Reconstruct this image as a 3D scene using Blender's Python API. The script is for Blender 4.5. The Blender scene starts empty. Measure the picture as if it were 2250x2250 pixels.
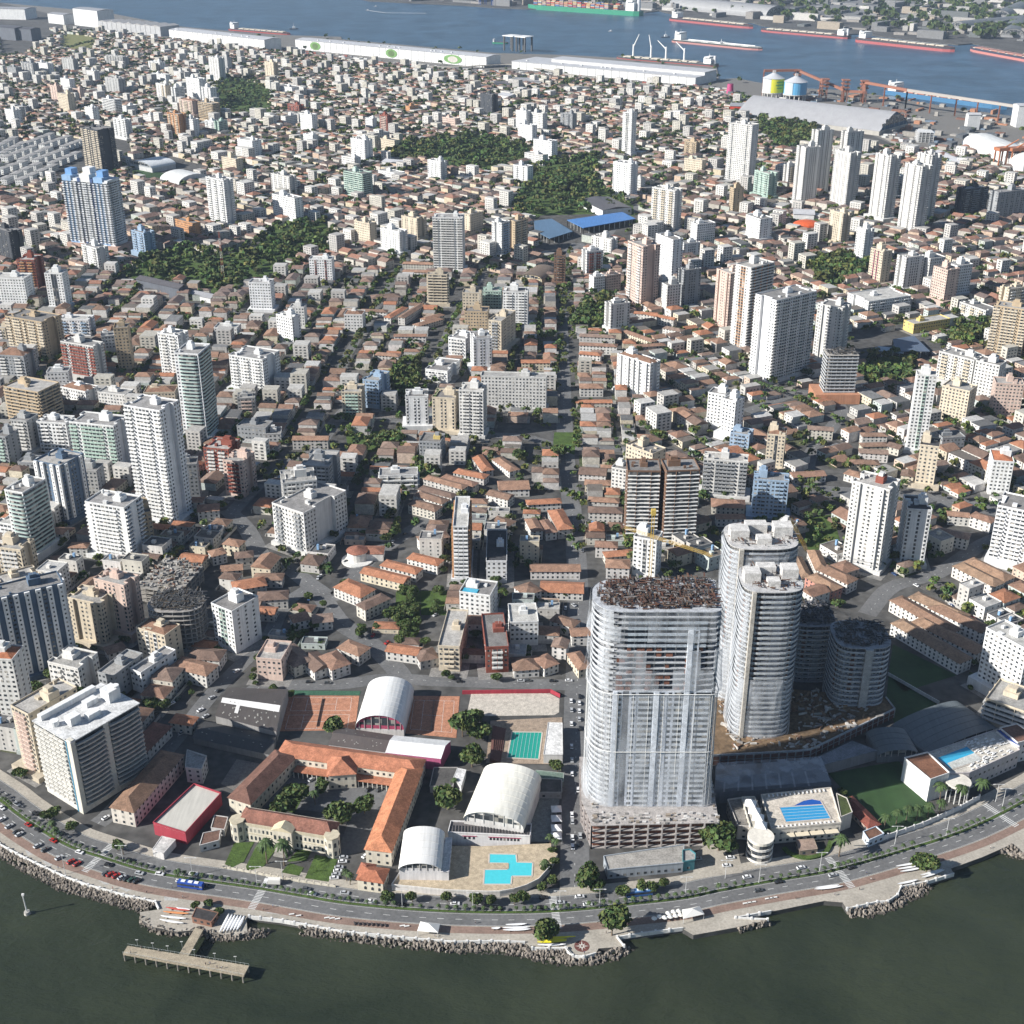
import bpy, math, random
import numpy as np
from math import sin, cos, pi, radians, hypot, atan2
rnd = random.Random(11)
SC = bpy.context.scene
COL = SC.collection
# ---------------------------------------------------------------- camera, sky, sun, exposure
cam = bpy.data.cameras.new('camera'); cam.sensor_width = 36; cam.lens = 44.8; cam.clip_start = 5; cam.clip_end = 40000
camo = bpy.data.objects.new('camera', cam); COL.objects.link(camo)
camo.location = (0, 0, 420); camo.rotation_euler = (radians(90-26.3), 0, 0); SC.camera = camo
SUN_AZ, SUN_EL = 198.0, 30.5            # direction towards the sun, degrees from +x counter-clockwise
w = bpy.data.worlds.new('World'); SC.world = w; w.use_nodes = True
nt = w.node_tree; bgn = nt.nodes['Background']
sky = nt.nodes.new('ShaderNodeTexSky'); sky.sky_type = 'NISHITA'; sky.sun_disc = False
sky.sun_elevation = radians(SUN_EL); sky.sun_rotation = radians(90-SUN_AZ); sky.altitude = 10; sky.air_density = 1.0; sky.dust_density = 0.4; sky.ozone_density = 2.0
nt.links.new(sky.outputs[0], bgn.inputs[0]); bgn.inputs[1].default_value = 0.062
sun = bpy.data.lights.new('sun', 'SUN'); sun.energy = 5.0; sun.angle = radians(0.5); sun.color = (1.0, 0.965, 0.91)
suno = bpy.data.objects.new('sun', sun); COL.objects.link(suno)
suno.rotation_euler = (radians(90-SUN_EL), 0, radians(SUN_AZ+90))
SC.view_settings.view_transform = 'Standard'; SC.view_settings.look = 'None'; SC.view_settings.exposure = 0.78; SC.view_settings.gamma = 1
SC.view_settings.use_curve_mapping = False
SC.render.engine = 'CYCLES'
cy = SC.cycles; cy.max_bounces = 5; cy.diffuse_bounces = 2; cy.glossy_bounces = 2; cy.transmission_bounces = 3; cy.transparent_max_bounces = 8
cy.volume_bounces = 0; cy.use_denoising = True; cy.caustics_reflective = False; cy.caustics_refractive = False; cy.use_adaptive_sampling = True; cy.adaptive_threshold = 0.02

# ---------------------------------------------------------------- materials
def new_mat(name):
    m = bpy.data.materials.new(name); m.use_nodes = True
    return m, m.node_tree.nodes, m.node_tree.links, m.node_tree.nodes['Principled BSDF']
def mat(name, col=(.5,.5,.5), rough=.8, src=None, noise=None, nscale=.3, namt=.25, bump=0, bscale=1., fine=None, spec=.3, stripe=None, metal=0):
    """col: constant; src 'obj' object colour, 'tint' colour attribute; noise multiplies the colour by a blotchy value"""
    m, N, L, B = new_mat(name)
    B.inputs['Roughness'].default_value = rough; B.inputs['Specular IOR Level'].default_value = spec; B.inputs['Metallic'].default_value = metal
    tc = N.new('ShaderNodeTexCoord')
    if src == 'obj': c = N.new('ShaderNodeObjectInfo').outputs['Color']
    elif src == 'tint':
        a = N.new('ShaderNodeAttribute'); a.attribute_name = 'tint'; c = a.outputs['Color']
    else:
        r = N.new('ShaderNodeRGB'); r.outputs[0].default_value = (*col, 1); c = r.outputs[0]
    geo = N.new('ShaderNodeNewGeometry'); P = geo.outputs['Position']
    def mul(c, fac_out, lo, hi):
        mr = N.new('ShaderNodeMapRange'); mr.inputs['From Min'].default_value = .3; mr.inputs['From Max'].default_value = .7
        mr.inputs['To Min'].default_value = lo; mr.inputs['To Max'].default_value = hi; L.new(fac_out, mr.inputs['Value'])
        v = N.new('ShaderNodeVectorMath'); v.operation = 'SCALE'; L.new(c, v.inputs[0]); L.new(mr.outputs[0], v.inputs['Scale']); return v.outputs[0]
    if namt:
        n = N.new('ShaderNodeTexNoise'); n.inputs['Scale'].default_value = nscale; n.inputs['Detail'].default_value = 5; n.inputs['Roughness'].default_value = .65
        L.new(P, n.inputs['Vector']); c = mul(c, n.outputs['Fac'], 1-namt, 1+namt*.35)
    if fine:
        n = N.new('ShaderNodeTexNoise'); n.inputs['Scale'].default_value = fine[0]; n.inputs['Detail'].default_value = 2
        if len(fine) > 2:
            mp = N.new('ShaderNodeMapping'); mp.inputs['Scale'].default_value = fine[2]; L.new(P, mp.inputs['Vector']); L.new(mp.outputs[0], n.inputs['Vector'])
        else: L.new(P, n.inputs['Vector'])
        c = mul(c, n.outputs['Fac'], 1-fine[1], 1+fine[1]*.4)
    L.new(c, B.inputs['Base Color'])
    if bump:
        n = N.new('ShaderNodeTexNoise'); n.inputs['Scale'].default_value = bscale; n.inputs['Detail'].default_value = 3; L.new(P, n.inputs['Vector'])
        b = N.new('ShaderNodeBump'); b.inputs['Strength'].default_value = 1; b.inputs['Distance'].default_value = bump
        L.new(n.outputs['Fac'], b.inputs['Height']); L.new(b.outputs[0], B.inputs['Normal'])
    return m
M = {}
M['paint'] = mat('painted_render', src='obj', nscale=.12, namt=.16, fine=(.5, .16, (1.6,1.6,.08)), rough=.75)
M['tint'] = mat('weathered_mixed', src='tint', nscale=.3, namt=.3, fine=(.9, .22), rough=.85)
M['roof'] = mat('clay_tile_roof', src='obj', nscale=.25, namt=.4, fine=(1.3, .3), rough=.9, bump=.12, bscale=2.5)
M['flat'] = mat('flat_roof_screed', src='obj', nscale=.18, namt=.4, fine=(1.1, .3), rough=.9)
M['metalroof'] = mat('sheet_roof', src='obj', nscale=.06, namt=.12, fine=(.8, .12, (1.,.06,1.)), rough=.5)
M['conc'] = mat('raw_concrete', src='obj', nscale=.4, namt=.35, fine=(2., .3), rough=.9)
M['plain'] = mat('plain_paint', src='obj', namt=.0, rough=.5)
M['asphalt'] = mat('asphalt', (.155,.155,.155), nscale=.05, namt=.3, fine=(.6, .2), rough=.85)
M['city'] = mat('city_ground', (.10,.097,.092), nscale=.02, namt=.45, fine=(.15, .4), rough=.95)
M['prom'] = mat('promenade_paving', (.40,.365,.31), nscale=.1, namt=.25, fine=(.9, .2), rough=.9)
M['red'] = mat('red_path', (.255,.175,.14), nscale=.12, namt=.3, fine=(1., .2), rough=.9)
M['grass'] = mat('grass', (.075,.125,.028), nscale=.2, namt=.5, fine=(1.5, .4), rough=1)
M['line'] = mat('road_paint', (.62,.62,.6), nscale=1.5, namt=.35)
M['dirt'] = mat('site_dirt', (.20,.135,.08), nscale=.12, namt=.5, fine=(.6, .4), rough=1)
M['rock'] = mat('rock', (.27,.235,.20), src='tint', nscale=.8, namt=.45, rough=.9)
M['leaf'] = mat('foliage', src='tint', nscale=.35, namt=.55, fine=(1.2,.35), rough=.75)
M['leafo'] = mat('foliage_obj', src='obj', nscale=.3, namt=.5, fine=(1.1,.4), rough=.7)
M['bark'] = mat('bark', (.16,.12,.085), nscale=1, namt=.3)
M['yard0'] = mat('forecourt_paving', src='obj', nscale=.2, namt=.4, fine=(1., .3), rough=.95)
M['yard'] = mat('yard_paving', src='tint', nscale=.25, namt=.5, fine=(1., .35), rough=.95)
def window_mat():
    m, N, L, B = new_mat('window_glass')
    g = N.new('ShaderNodeNewGeometry'); s = N.new('ShaderNodeVectorMath'); s.operation = 'SNAP'; s.inputs[1].default_value = (2.2,2.2,2.9)
    L.new(g.outputs['Position'], s.inputs[0]); wn = N.new('ShaderNodeTexWhiteNoise'); L.new(s.outputs[0], wn.inputs['Vector'])
    r = N.new('ShaderNodeValToRGB'); e = r.color_ramp.elements
    e[0].position = 0; e[0].color = (.02,.025,.03,1); e[1].position = .75; e[1].color = (.06,.07,.08,1)
    e2 = r.color_ramp.elements.new(.82); e2.color = (.22,.21,.19,1); e3 = r.color_ramp.elements.new(1.); e3.color = (.4,.38,.34,1)
    L.new(wn.outputs['Value'], r.inputs['Fac']); L.new(r.outputs['Color'], B.inputs['Base Color'])
    B.inputs['Roughness'].default_value = .25; return m
M['win'] = window_mat()
def water_mat(name, colr, rough, b1):
    m, N, L, B = new_mat(name)
    B.inputs['Base Color'].default_value = (*colr, 1); B.inputs['Roughness'].default_value = rough; B.inputs['IOR'].default_value = 1.33
    g = N.new('ShaderNodeNewGeometry'); last = None
    for sc, d in ((.035, b1*2.2), (.16, b1), (.7, b1*.35)):
        n = N.new('ShaderNodeTexNoise'); n.inputs['Scale'].default_value = sc; n.inputs['Detail'].default_value = 3
        mp = N.new('ShaderNodeMapping'); mp.inputs['Scale'].default_value = (1.,1.6,1.); mp.inputs['Rotation'].default_value = (0,0,.4)
        L.new(g.outputs['Position'], mp.inputs['Vector']); L.new(mp.outputs[0], n.inputs['Vector'])
        b = N.new('ShaderNodeBump'); b.inputs['Distance'].default_value = d; b.inputs['Strength'].default_value = 1; L.new(n.outputs['Fac'], b.inputs['Height'])
        if last: L.new(last, b.inputs['Normal'])
        last = b.outputs[0]
    n = N.new('ShaderNodeTexNoise'); n.inputs['Scale'].default_value = .012; n.inputs['Detail'].default_value = 6; n.inputs['Distortion'].default_value = .6; L.new(g.outputs['Position'], n.inputs['Vector'])
    r = N.new('ShaderNodeValToRGB'); e = r.color_ramp.elements; e[0].position = .35; e[0].color = (*[c*.72 for c in colr], 1); e[1].position = .68; e[1].color = (colr[0]*1.5, colr[1]*1.35, colr[2]*1.3, 1)
    L.new(n.outputs['Fac'], r.inputs['Fac']); L.new(r.outputs['Color'], B.inputs['Base Color'])
    L.new(last, B.inputs['Normal']); return m
M['water'] = water_mat('estuary_water', (.026,.035,.021), .25, .6)
M['channel'] = water_mat('sky_tinted_water', (.030,.068,.115), .35, .5)  # estuary water again, with the sky's blue reflection put into the base colour
M['pool'] = mat('pool_water', src='obj', nscale=.6, namt=.08, rough=.1, bump=.05, bscale=1.2)
def net_mat():
    m, N, L, B = new_mat('scaffold_net'); B.inputs['Base Color'].default_value = (.58,.61,.65,1); B.inputs['Roughness'].default_value = .8
    t = N.new('ShaderNodeBsdfTransparent'); mx = N.new('ShaderNodeMixShader'); out = N['Material Output']
    g = N.new('ShaderNodeNewGeometry'); n = N.new('ShaderNodeTexNoise'); n.inputs['Scale'].default_value = .075; n.inputs['Detail'].default_value = 5
    mp = N.new('ShaderNodeMapping'); mp.inputs['Scale'].default_value = (2.,2.,.7); L.new(g.outputs['Position'], mp.inputs['Vector']); L.new(mp.outputs[0], n.inputs['Vector'])
    mr = N.new('ShaderNodeMapRange'); mr.inputs['From Min'].default_value=.3; mr.inputs['From Max'].default_value=.7; mr.inputs['To Min'].default_value=.03; mr.inputs['To Max'].default_value=.52
    L.new(n.outputs['Fac'], mr.inputs['Value']); L.new(mr.outputs[0], mx.inputs['Fac']); L.new(t.outputs[0], mx.inputs[1]); L.new(B.outputs[0], mx.inputs[2]); L.new(mx.outputs[0], out.inputs['Surface'])
    return m
M['net'] = net_mat()

# ---------------------------------------------------------------- mesh helpers
class MB:
    def __init__(s): s.v = []; s.f = []
    def quad(s, a, b, c, d): n = len(s.v); s.v += [a, b, c, d]; s.f.append((n, n+1, n+2, n+3)); return s
    def tri(s, a, b, c): n = len(s.v); s.v += [a, b, c]; s.f.append((n, n+1, n+2)); return s
    def box(s, x0, x1, y0, y1, z0, z1, bottom=False):
        n = len(s.v); s.v += [(x0,y0,z0),(x1,y0,z0),(x1,y1,z0),(x0,y1,z0),(x0,y0,z1),(x1,y0,z1),(x1,y1,z1),(x0,y1,z1)]
        s.f += [(n,n+1,n+5,n+4),(n+1,n+2,n+6,n+5),(n+2,n+3,n+7,n+6),(n+3,n,n+4,n+7),(n+4,n+5,n+6,n+7)]
        if bottom: s.f.append((n+3,n+2,n+1,n))
        return s
    def prism(s, pts, z0, z1, top=True, bottom=False):
        n = len(s.v); k = len(pts)
        s.v += [(p[0],p[1],z0) for p in pts] + [(p[0],p[1],z1) for p in pts]
        for i in range(k): j = (i+1) % k; s.f.append((n+i,n+j,n+k+j,n+k+i))
        if top: s.f.append(tuple(n+k+i for i in range(k)))
        if bottom: s.f.append(tuple(n+k-1-i for i in range(k)))
        return s
    def obox(s, a, b, wd, z0, z1, z0b=None, z1b=None, bottom=True):
        """a box running from a to b (2d points), wd wide, z0..z1 at a and z0b..z1b at b"""
        if z0b is None: z0b, z1b = z0, z1
        dx, dy = b[0]-a[0], b[1]-a[1]; l = hypot(dx, dy) or 1e-6; nx, ny = -dy/l*wd/2, dx/l*wd/2
        n = len(s.v)
        s.v += [(a[0]-nx,a[1]-ny,z0),(b[0]-nx,b[1]-ny,z0b),(b[0]+nx,b[1]+ny,z0b),(a[0]+nx,a[1]+ny,z0),(a[0]-nx,a[1]-ny,z1),(b[0]-nx,b[1]-ny,z1b),(b[0]+nx,b[1]+ny,z1b),(a[0]+nx,a[1]+ny,z1)]
        s.f += [(n,n+1,n+5,n+4),(n+1,n+2,n+6,n+5),(n+2,n+3,n+7,n+6),(n+3,n,n+4,n+7),(n+4,n+5,n+6,n+7)]
        if bottom: s.f.append((n+3,n+2,n+1,n))
        return s
    def tube(s, p, q, r0, r1=None, k=6):
        r1 = r0 if r1 is None else r1
        d = np.array(q, float)-np.array(p, float); l = np.linalg.norm(d); d /= l
        u = np.cross(d, (0,0,1) if abs(d[2]) < .9 else (1,0,0)); u /= np.linalg.norm(u); v = np.cross(d, u); n = len(s.v)
        for c, r in ((p, r0), (q, r1)):
            for i in range(k):
                a = 2*pi*i/k; o = u*cos(a)*r+v*sin(a)*r; s.v.append((c[0]+o[0], c[1]+o[1], c[2]+o[2]))
        for i in range(k): j = (i+1) % k; s.f.append((n+i,n+k+i,n+k+j,n+j))
        s.f.append(tuple(n+k+i for i in range(k-1,-1,-1)))
        return s
    def hip(s, x0, x1, y0, y1, z, rise, ov=.4, hip=1.0):
        x0 -= ov; x1 += ov; y0 -= ov; y1 += ov; w, d = x1-x0, y1-y0; n = len(s.v)
        if w >= d: i = d/2*hip; r = [(x0+i,(y0+y1)/2,z+rise),(x1-i,(y0+y1)/2,z+rise)]
        else: i = w/2*hip; r = [((x0+x1)/2,y0+i,z+rise),((x0+x1)/2,y1-i,z+rise)]
        s.v += [(x0,y0,z),(x1,y0,z),(x1,y1,z),(x0,y1,z)] + r
        if w >= d: s.f += [(n,n+1,n+5,n+4),(n+1,n+2,n+5),(n+2,n+3,n+4,n+5),(n+3,n,n+4)]
        else: s.f += [(n,n+1,n+4),(n+1,n+2,n+5,n+4),(n+2,n+3,n+5),(n+3,n,n+4,n+5)]
        s.f.append((n+3,n+2,n+1,n)); return s
    def build(s, name, m, parent=None, color=None, loc=None, rz=None, smooth=False, kind=None, tints=None):
        me = bpy.data.meshes.new(name); me.from_pydata([tuple(map(float, p)) for p in s.v], [], s.f); me.materials.append(M[m] if isinstance(m, str) else m)
        if smooth: me.polygons.foreach_set('use_smooth', [True]*len(me.polygons))
        if tints is not None: set_tint(me, tints)
        return link(name, me, parent, color, loc, rz, kind)
def set_tint(me, tints):
    a = me.attributes.new('tint', 'FLOAT_COLOR', 'FACE'); t = np.ones((len(me.polygons), 4), np.float32); t[:, :3] = np.asarray(tints, np.float32); a.data.foreach_set('color', t.ravel())
def link(name, me, parent=None, color=None, loc=None, rz=None, kind=None):
    o = bpy.data.objects.new(name, me); COL.objects.link(o)
    if parent: o.parent = parent
    if color is not None: o.color = (*color[:3], 1)
    if loc: o.location = loc if len(loc) == 3 else (loc[0], loc[1], 0)
    if rz is not None: o.rotation_euler = (0, 0, rz)
    if kind: o['kind'] = kind
    return o
def np_mesh(name, verts, quads, m, tint=None, kind=None, parent=None, color=None, per=4):
    me = bpy.data.meshes.new(name); nv = len(verts); nq = len(quads)
    me.vertices.add(nv); me.vertices.foreach_set('co', np.asarray(verts, np.float32).ravel())
    me.loops.add(nq*per); me.loops.foreach_set('vertex_index', np.asarray(quads, np.int32).ravel())
    me.polygons.add(nq); me.polygons.foreach_set('loop_start', np.arange(0, nq*per, per, dtype=np.int32))
    me.polygons.foreach_set('loop_total', np.full(nq, per, np.int32)) if False else None
    me.polygons.foreach_set('use_smooth', [False]*nq); me.update(calc_edges=True); me.materials.append(M[m])
    if tint is not None: set_tint(me, tint)
    return link(name, me, parent, color, kind=kind)
def empty(name, x, y, z=0, rz=0):
    o = bpy.data.objects.new(name, None); o.location = (x, y, z); o.rotation_euler = (0, 0, rz); o.empty_display_size = 1; COL.objects.link(o); return o
def tag(o, label, cat, group=None):
    o['label'] = label; o['category'] = cat
    if group: o['group'] = group
    return o
def copy_tree(o, parent=None):
    c = o.copy(); COL.objects.link(c)
    if parent: c.parent = parent
    for ch in o.children: copy_tree(ch, c)
    return c
def inpoly(pts, poly):
    x, y = pts[:, 0], pts[:, 1]; r = np.zeros(len(pts), bool); k = len(poly)
    for i in range(k):
        x0, y0 = poly[i][:2]; x1, y1 = poly[(i+1) % k][:2]
        c = ((y0 > y) != (y1 > y)); 
        with np.errstate(divide='ignore', invalid='ignore'): r ^= c & (x < (x1-x0)*(y-y0)/((y1-y0) if y1 != y0 else 1e-9)+x0)
    return r
def segdist(pts, a, b):
    a = np.array(a[:2]); b = np.array(b[:2]); d = b-a; t = np.clip(((pts-a)@d)/max(d@d, 1e-9), 0, 1); return np.linalg.norm(pts-(a+t[:, None]*d), axis=1)
def resample(pl, step):
    out = [pl[0]]; acc = 0
    for a, b in zip(pl, pl[1:]):
        l = hypot(b[0]-a[0], b[1]-a[1]); n = max(1, int(round(l/step)))
        for i in range(1, n+1): out.append((a[0]+(b[0]-a[0])*i/n, a[1]+(b[1]-a[1])*i/n))
    return out
def smooth(pl, n=6):
    """Catmull-Rom through the surveyed points"""
    p = [np.array(q[:2], float) for q in pl]; p = [2*p[0]-p[1]] + p + [2*p[-1]-p[-2]]; out = []
    for i in range(1, len(p)-2):
        for k in range(n):
            t = k/n; out.append(tuple(.5*((2*p[i])+(-p[i-1]+p[i+1])*t+(2*p[i-1]-5*p[i]+4*p[i+1]-p[i+2])*t*t+(-p[i-1]+3*p[i]-3*p[i+1]+p[i+2])*t**3)))
    out.append(tuple(p[-2])); return out
def offset(pl, d):
    out = []
    for i, p in enumerate(pl):
        a = pl[max(0, i-1)]; b = pl[min(len(pl)-1, i+1)]; dx, dy = b[0]-a[0], b[1]-a[1]; l = hypot(dx, dy) or 1; out.append((p[0]-dy/l*d, p[1]+dx/l*d))
    return out
def strip(name, p, q, z, m, kind='structure', color=None):
    """a sheet between two polylines with the same number of points"""
    b = MB(); n = len(p); b.v = [(a[0], a[1], z) for a in p]+[(a[0], a[1], z) for a in q]
    b.f = [(i+n, i+n+1, i+1, i) for i in range(n-1)]
    return b.build(name, m, color=color, kind=kind)
def sheet(name, poly, z, m, color=None, kind='structure', parent=None):
    b = MB(); b.v = [(p[0], p[1], z) for p in poly]; b.f = [tuple(range(len(poly)))]
    # keep the face looking up
    ar = sum(poly[i][0]*poly[(i+1)%len(poly)][1]-poly[(i+1)%len(poly)][0]*poly[i][1] for i in range(len(poly)))
    if ar < 0: b.f = [tuple(reversed(b.f[0]))]
    return b.build(name, m, color=color, kind=kind, parent=parent)
# ---------------------------------------------------------------- labels that say which one
HAZE = 0.000028
ORD = ['', 'second ', 'third ', 'fourth ', 'fifth ', 'sixth ', 'seventh ', 'eighth ', 'ninth ', 'tenth ', 'eleventh ', 'twelfth ']
pending = []
def locate(o, desc, x, y, cat, group):
    pending.append((o, desc, x, y, cat, group))
def where(x, y):
    n, lx, ly = min(LANDMARKS, key=lambda l: hypot(l[1]-x, l[2]-y)); dx, dy = x-lx, y-ly
    if abs(dx) > abs(dy): r = 'leftward of' if dx < 0 else 'rightward of'
    else: r = 'beyond' if dy > 0 else 'in front of'
    return r, n, hypot(dx, dy)
def flush_labels():
    g = {}
    for it in pending:
        r, n, d = where(it[2], it[3]); g.setdefault((it[1], r, n), []).append((d, it))
    for (desc, r, n), l in g.items():
        l.sort(key=lambda t: t[0])
        for i, (d, (o, _, x, y, cat, grp)) in enumerate(l):
            k = i+1; suf = 'th' if 10 < k % 100 < 20 else {1:'st',2:'nd',3:'rd'}.get(k % 10, 'th')
            s = f'{desc}, {r} {n}' if len(l) == 1 else f'{desc}, {ORD[i].strip() if 0 < i < 12 else "first" if i == 0 else str(k)+suf} {r} {n}'
            while len(s.split()) > 16 and ' the ' in s: s = s.replace(' the ', ' ', 1)
            tag(o, s, cat, grp)
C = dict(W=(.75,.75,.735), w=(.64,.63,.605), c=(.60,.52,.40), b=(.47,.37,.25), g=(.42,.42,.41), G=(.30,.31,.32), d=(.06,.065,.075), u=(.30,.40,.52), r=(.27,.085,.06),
         k=(.60,.46,.39), o=(.48,.25,.12), n=(.42,.54,.47), y=(.62,.48,.18), m=(.38,.08,.14), B=(.20,.12,.08), N=(.10,.15,.22))

# ---------------------------------------------------------------- surveyed positions, metres (x east, y inland, camera above the origin)
SEAWALL = [(-303.9,529.4),
 (-275.7,508.4),
 (-249.1,484.1),
 (-232.8,474.1),
 (-210.3,461.6),
 (-197.8,456.1),
 (-179.6,449.7),
 (-163.7,445.1),
 (-161,440.7),
 (-169.4,439),
 (-167.3,434),
 (-160.6,429.7),
 (-149.7,427),
 (-139.7,428.1),
 (-130.4,425.4),
 (-121.6,424.4),
 (-118,426.5),
 (-120.1,435.1),
 (-119,436),
 (-103.4,433.5),
 (-76.2,426.8),
 (-48.3,423.1),
 (-25.4,420.5),
 (-9.06,421),
 (5.78,420.4),
 (8.85,416.8),
 (23.6,416.8),
 (25.8,412.9),
 (31.1,411.7),
 (36.6,413.9),
 (38,417),
 (49.3,418.1),
 (46.6,423.3),
 (57.8,425.6),
 (76.4,428.8),
 (76.4,428.8),
 (80.7,424.9),
 (101.9,429.9),
 (115.3,434),
 (101.1,435.1),
 (117.9,439.3),
 (143.5,446.1),
 (151.8,445.1),
 (152.8,440.7),
 (167.6,445.1),
 (172.5,445.4),
 (178.2,449.7),
 (181.2,454.9),
 (194.1,458.2),
 (208.7,463.8),
 (208.6,467.6),
 (226.4,475.7),
 (244.2,485.1),
 (247.1,478.4),
 (252,475.9),
 (284.7,493.7),
 (331.9,520.8),
 (396.3,557.8)]
ROCKS = [(((-303.9,529.4),(-275.7,508.4),(-249.1,484.1),(-232.8,474.1),(-210.3,461.6),(-197.8,456.1),(-179.6,449.7),(-163.7,445.1)),((-303.2,524),(-275.1,503.4),(-247.5,478.2),(-233,468.4),(-212.2,456),(-198.4,451.3),(-183.8,446.2),(-170.4,441.7))),
 (((-167.6,435.1),(-160.8,430.2),(-149.8,427.6),(-139.8,428.4),(-130.6,425.9),(-121.7,424.9),(-118.2,427.6),(-110.6,429.2)),((-168.6,434.5),(-162.4,429.3),(-151.4,426.4),(-142.2,427.5),(-133.5,423.6),(-118,424.6),(-110.4,426.4),(-108.6,429.7))),
 (((-95,430.8),(-76.1,426.5)),((-93.9,427),(-76,424.3))),
 (((-76.1,426.5),(-48.3,422.8),(-25.4,420.1),(-9.06,420.7),(5.77,420.1)),((-76,424.3),(-52.1,420.4),(-28.5,417.3),(-7.47,417),(2.64,415))),
 (((6.53,418.1),(14.3,416.5),(23.6,416.2),(25.7,412.4),(31.1,411.2),(37.4,413.9),(49.3,418.1)),((2.64,415),(10.3,412.2),(20.3,410.2),(28,409.2),(37.2,410.4),(46.7,412.9),(53,419.1))),
 (((101.8,429.5),(115.2,433.5)),((102.8,429.3),(116.4,434.5))),
 (((153.1,440.4),(167.5,444.6),(172.5,445.1),(178,449.1),(181.5,454.3),(193.9,457.6)),((154.3,438.9),(163.1,438.7),(173.7,442.3),(184.2,447.9),(192.2,453.1),(195.8,457.1))),
 (((236.7,480.9),(243.8,484.1),(246.6,477.2)),((237.4,481.6),(241.3,478.2),(246.9,476.6)))]
MEDIAN = [(-328.6,570.4),
 (-300,547.1),
 (-280.3,532.3),
 (-261.4,518),
 (-248.5,507),
 (-230.8,493.7),
 (-214.3,482.8),
 (-194.8,474.4),
 (-175.8,466.8),
 (-157.9,462),
 (-132,457),
 (-114.9,453.5),
 (-97.8,449.5),
 (-78.4,445.1),
 (-53.7,441.6),
 (-29.4,439.5),
 (-5.3,438.8),
 (15.6,439.3),
 (35,441.2),
 (55.4,444.2),
 (78.7,447.8),
 (95.7,452.6),
 (121.5,459),
 (147.6,464.9),
 (165.8,471),
 (184.6,478.2),
 (213.8,490.1),
 (234.7,500.6),
 (261,516.9),
 (294,539.6),
 (347.7,576.9)]
QUAY = [(-3443.1,7086.2),
 (-2244,5620.2),
 (-1991.4,5321),
 (-1461.2,4908.3),
 (-1077.2,4407.3),
 (-823.9,4217.6),
 (-674.5,4141.1),
 (-517.3,4101.3),
 (-509.2,4033.4),
 (-46.5,3691.3),
 (159.9,3643.5),
 (446,3506.8),
 (524.9,3445.6),
 (491.2,3167.6),
 (534.9,3191.9),
 (583.6,3108.2),
 (668.9,3022.9),
 (779.4,2981.9),
 (793.1,2942),
 (858.4,2840.1),
 (934.2,2721.7),
 (1019.5,2622.7),
 (1103.3,2510.5),
 (1225,2277.5)]
FARBANK = [(-5295.6,7016.3),
 (-2447.2,6586.6),
 (-710.7,5711.7),
 (-562.1,5403.3),
 (-178.8,5202),
 (-70.1,5110.4),
 (54.9,5051.1),
 (440.9,4978.7),
 (479.4,4908.3),
 (537.6,4978.7),
 (594.1,4740.4),
 (805.2,4535),
 (817.2,4435.7),
 (1014.4,4166.3),
 (1075,4191.8),
 (1190.4,4019.2),
 (1288,3894.9),
 (1339,3926.4),
 (1368.7,3773.6),
 (1375.9,3612.2),
 (1523.2,3229.1)]
CITYAREA = [(-650,400),
 (-350,440),
 (-265,540),
 (-205,575),
 (-140,640),
 (-60,635),
 (400,560),
 (1100,700),
 (1014.4,2277.4),
 (895.1,2277.4),
 (799.6,2277.4),
 (688.2,2277.4),
 (661.5,2458.5),
 (579.9,2737.5),
 (479.3,2816.6),
 (444.1,2981.4),
 (186.8,3126.8),
 (27.6,3244.8),
 (-83.5,3269.4),
 (-259.1,3389),
 (-518.7,3604.5),
 (-809.2,3836.3),
 (-1000.5,3987),
 (-1267.4,4215.2),
 (-1482.8,4310.8),
 (-1642.7,4353),
 (-2077.2,4688.8),
 (-1700,3300)]
ROADS = [(((28.9,447.5),(30.7,486.3),(33.5,539.4),(37.2,610.4),(41.5,674.5),(44.4,762.2),(44.9,846),(44,919),(44.4,968.8),(45.7,1033.7),(49.1,1174.4),(52.3,1318.5),(54.9,1457.4),(62.2,1557.8),(84.4,1635.7)),14),
 (((-155.8,596.9),(-149.2,617.3),(-134.1,621.5),(-99.7,623),(-73.6,628.2),(-38.7,625.8),(46.4,621.1)),11),
 (((-206.1,499.7),(-200.9,511.2),(-183.6,570.4),(-173.1,612.7),(-159.8,650.2),(-151.1,674.5),(-147.4,713.4),(-134.6,737.2)),10),
 (((-212.4,853.6),(-191.6,820.8),(-170.9,775.2),(-151.5,762.2),(-131.6,737.2),(-115,725.1),(-101.6,768.7),(-84.1,802.4),(-64.8,831),(-54,846)),13),
 (((-127.7,731.1),(-107.9,690.8),(-89.1,670.3),(-70.3,640.8),(-64.2,628.2)),13),
 (((-209.1,846),(-198.4,889.4),(-183.5,929.5),(-161.4,975.5),(-147.6,1055.1),(-116.2,1112),(-82.5,1080.7),(-61.1,1318.5),(-35.5,1496.2)),12),
 (((-116.2,1112),(-162.8,1148.7),(-150.6,1334.6),(-130.4,1579.4)),10),
 (((44.4,968.8),(77.2,968.8),(121,954.8)),11),
 (((44.4,968.8),(9.61,993),(-25.1,997.9),(-68.4,1013),(-146.9,1049.7)),11),
 (((229.5,887),(270.2,881.3),(317.4,872.4),(349.5,857.5),(393.5,838.5)),20),
 (((371.5,823.7),(333.5,798.9),(288.4,755.8),(252.6,737.2),(227.1,701.9)),12),
 (((207.3,1049.7),(269.6,1097.9),(293.1,1055.1),(243.8,954.8),(229.5,887)),12),
 (((84.4,1635.7),(107.8,1612.7),(155.3,1772.9),(275,2082.9)),12),
 (((-399.9,1393.6),(-349.8,1364.4),(-293.8,1334.6),(-234.5,1302.7)),9)]
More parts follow.
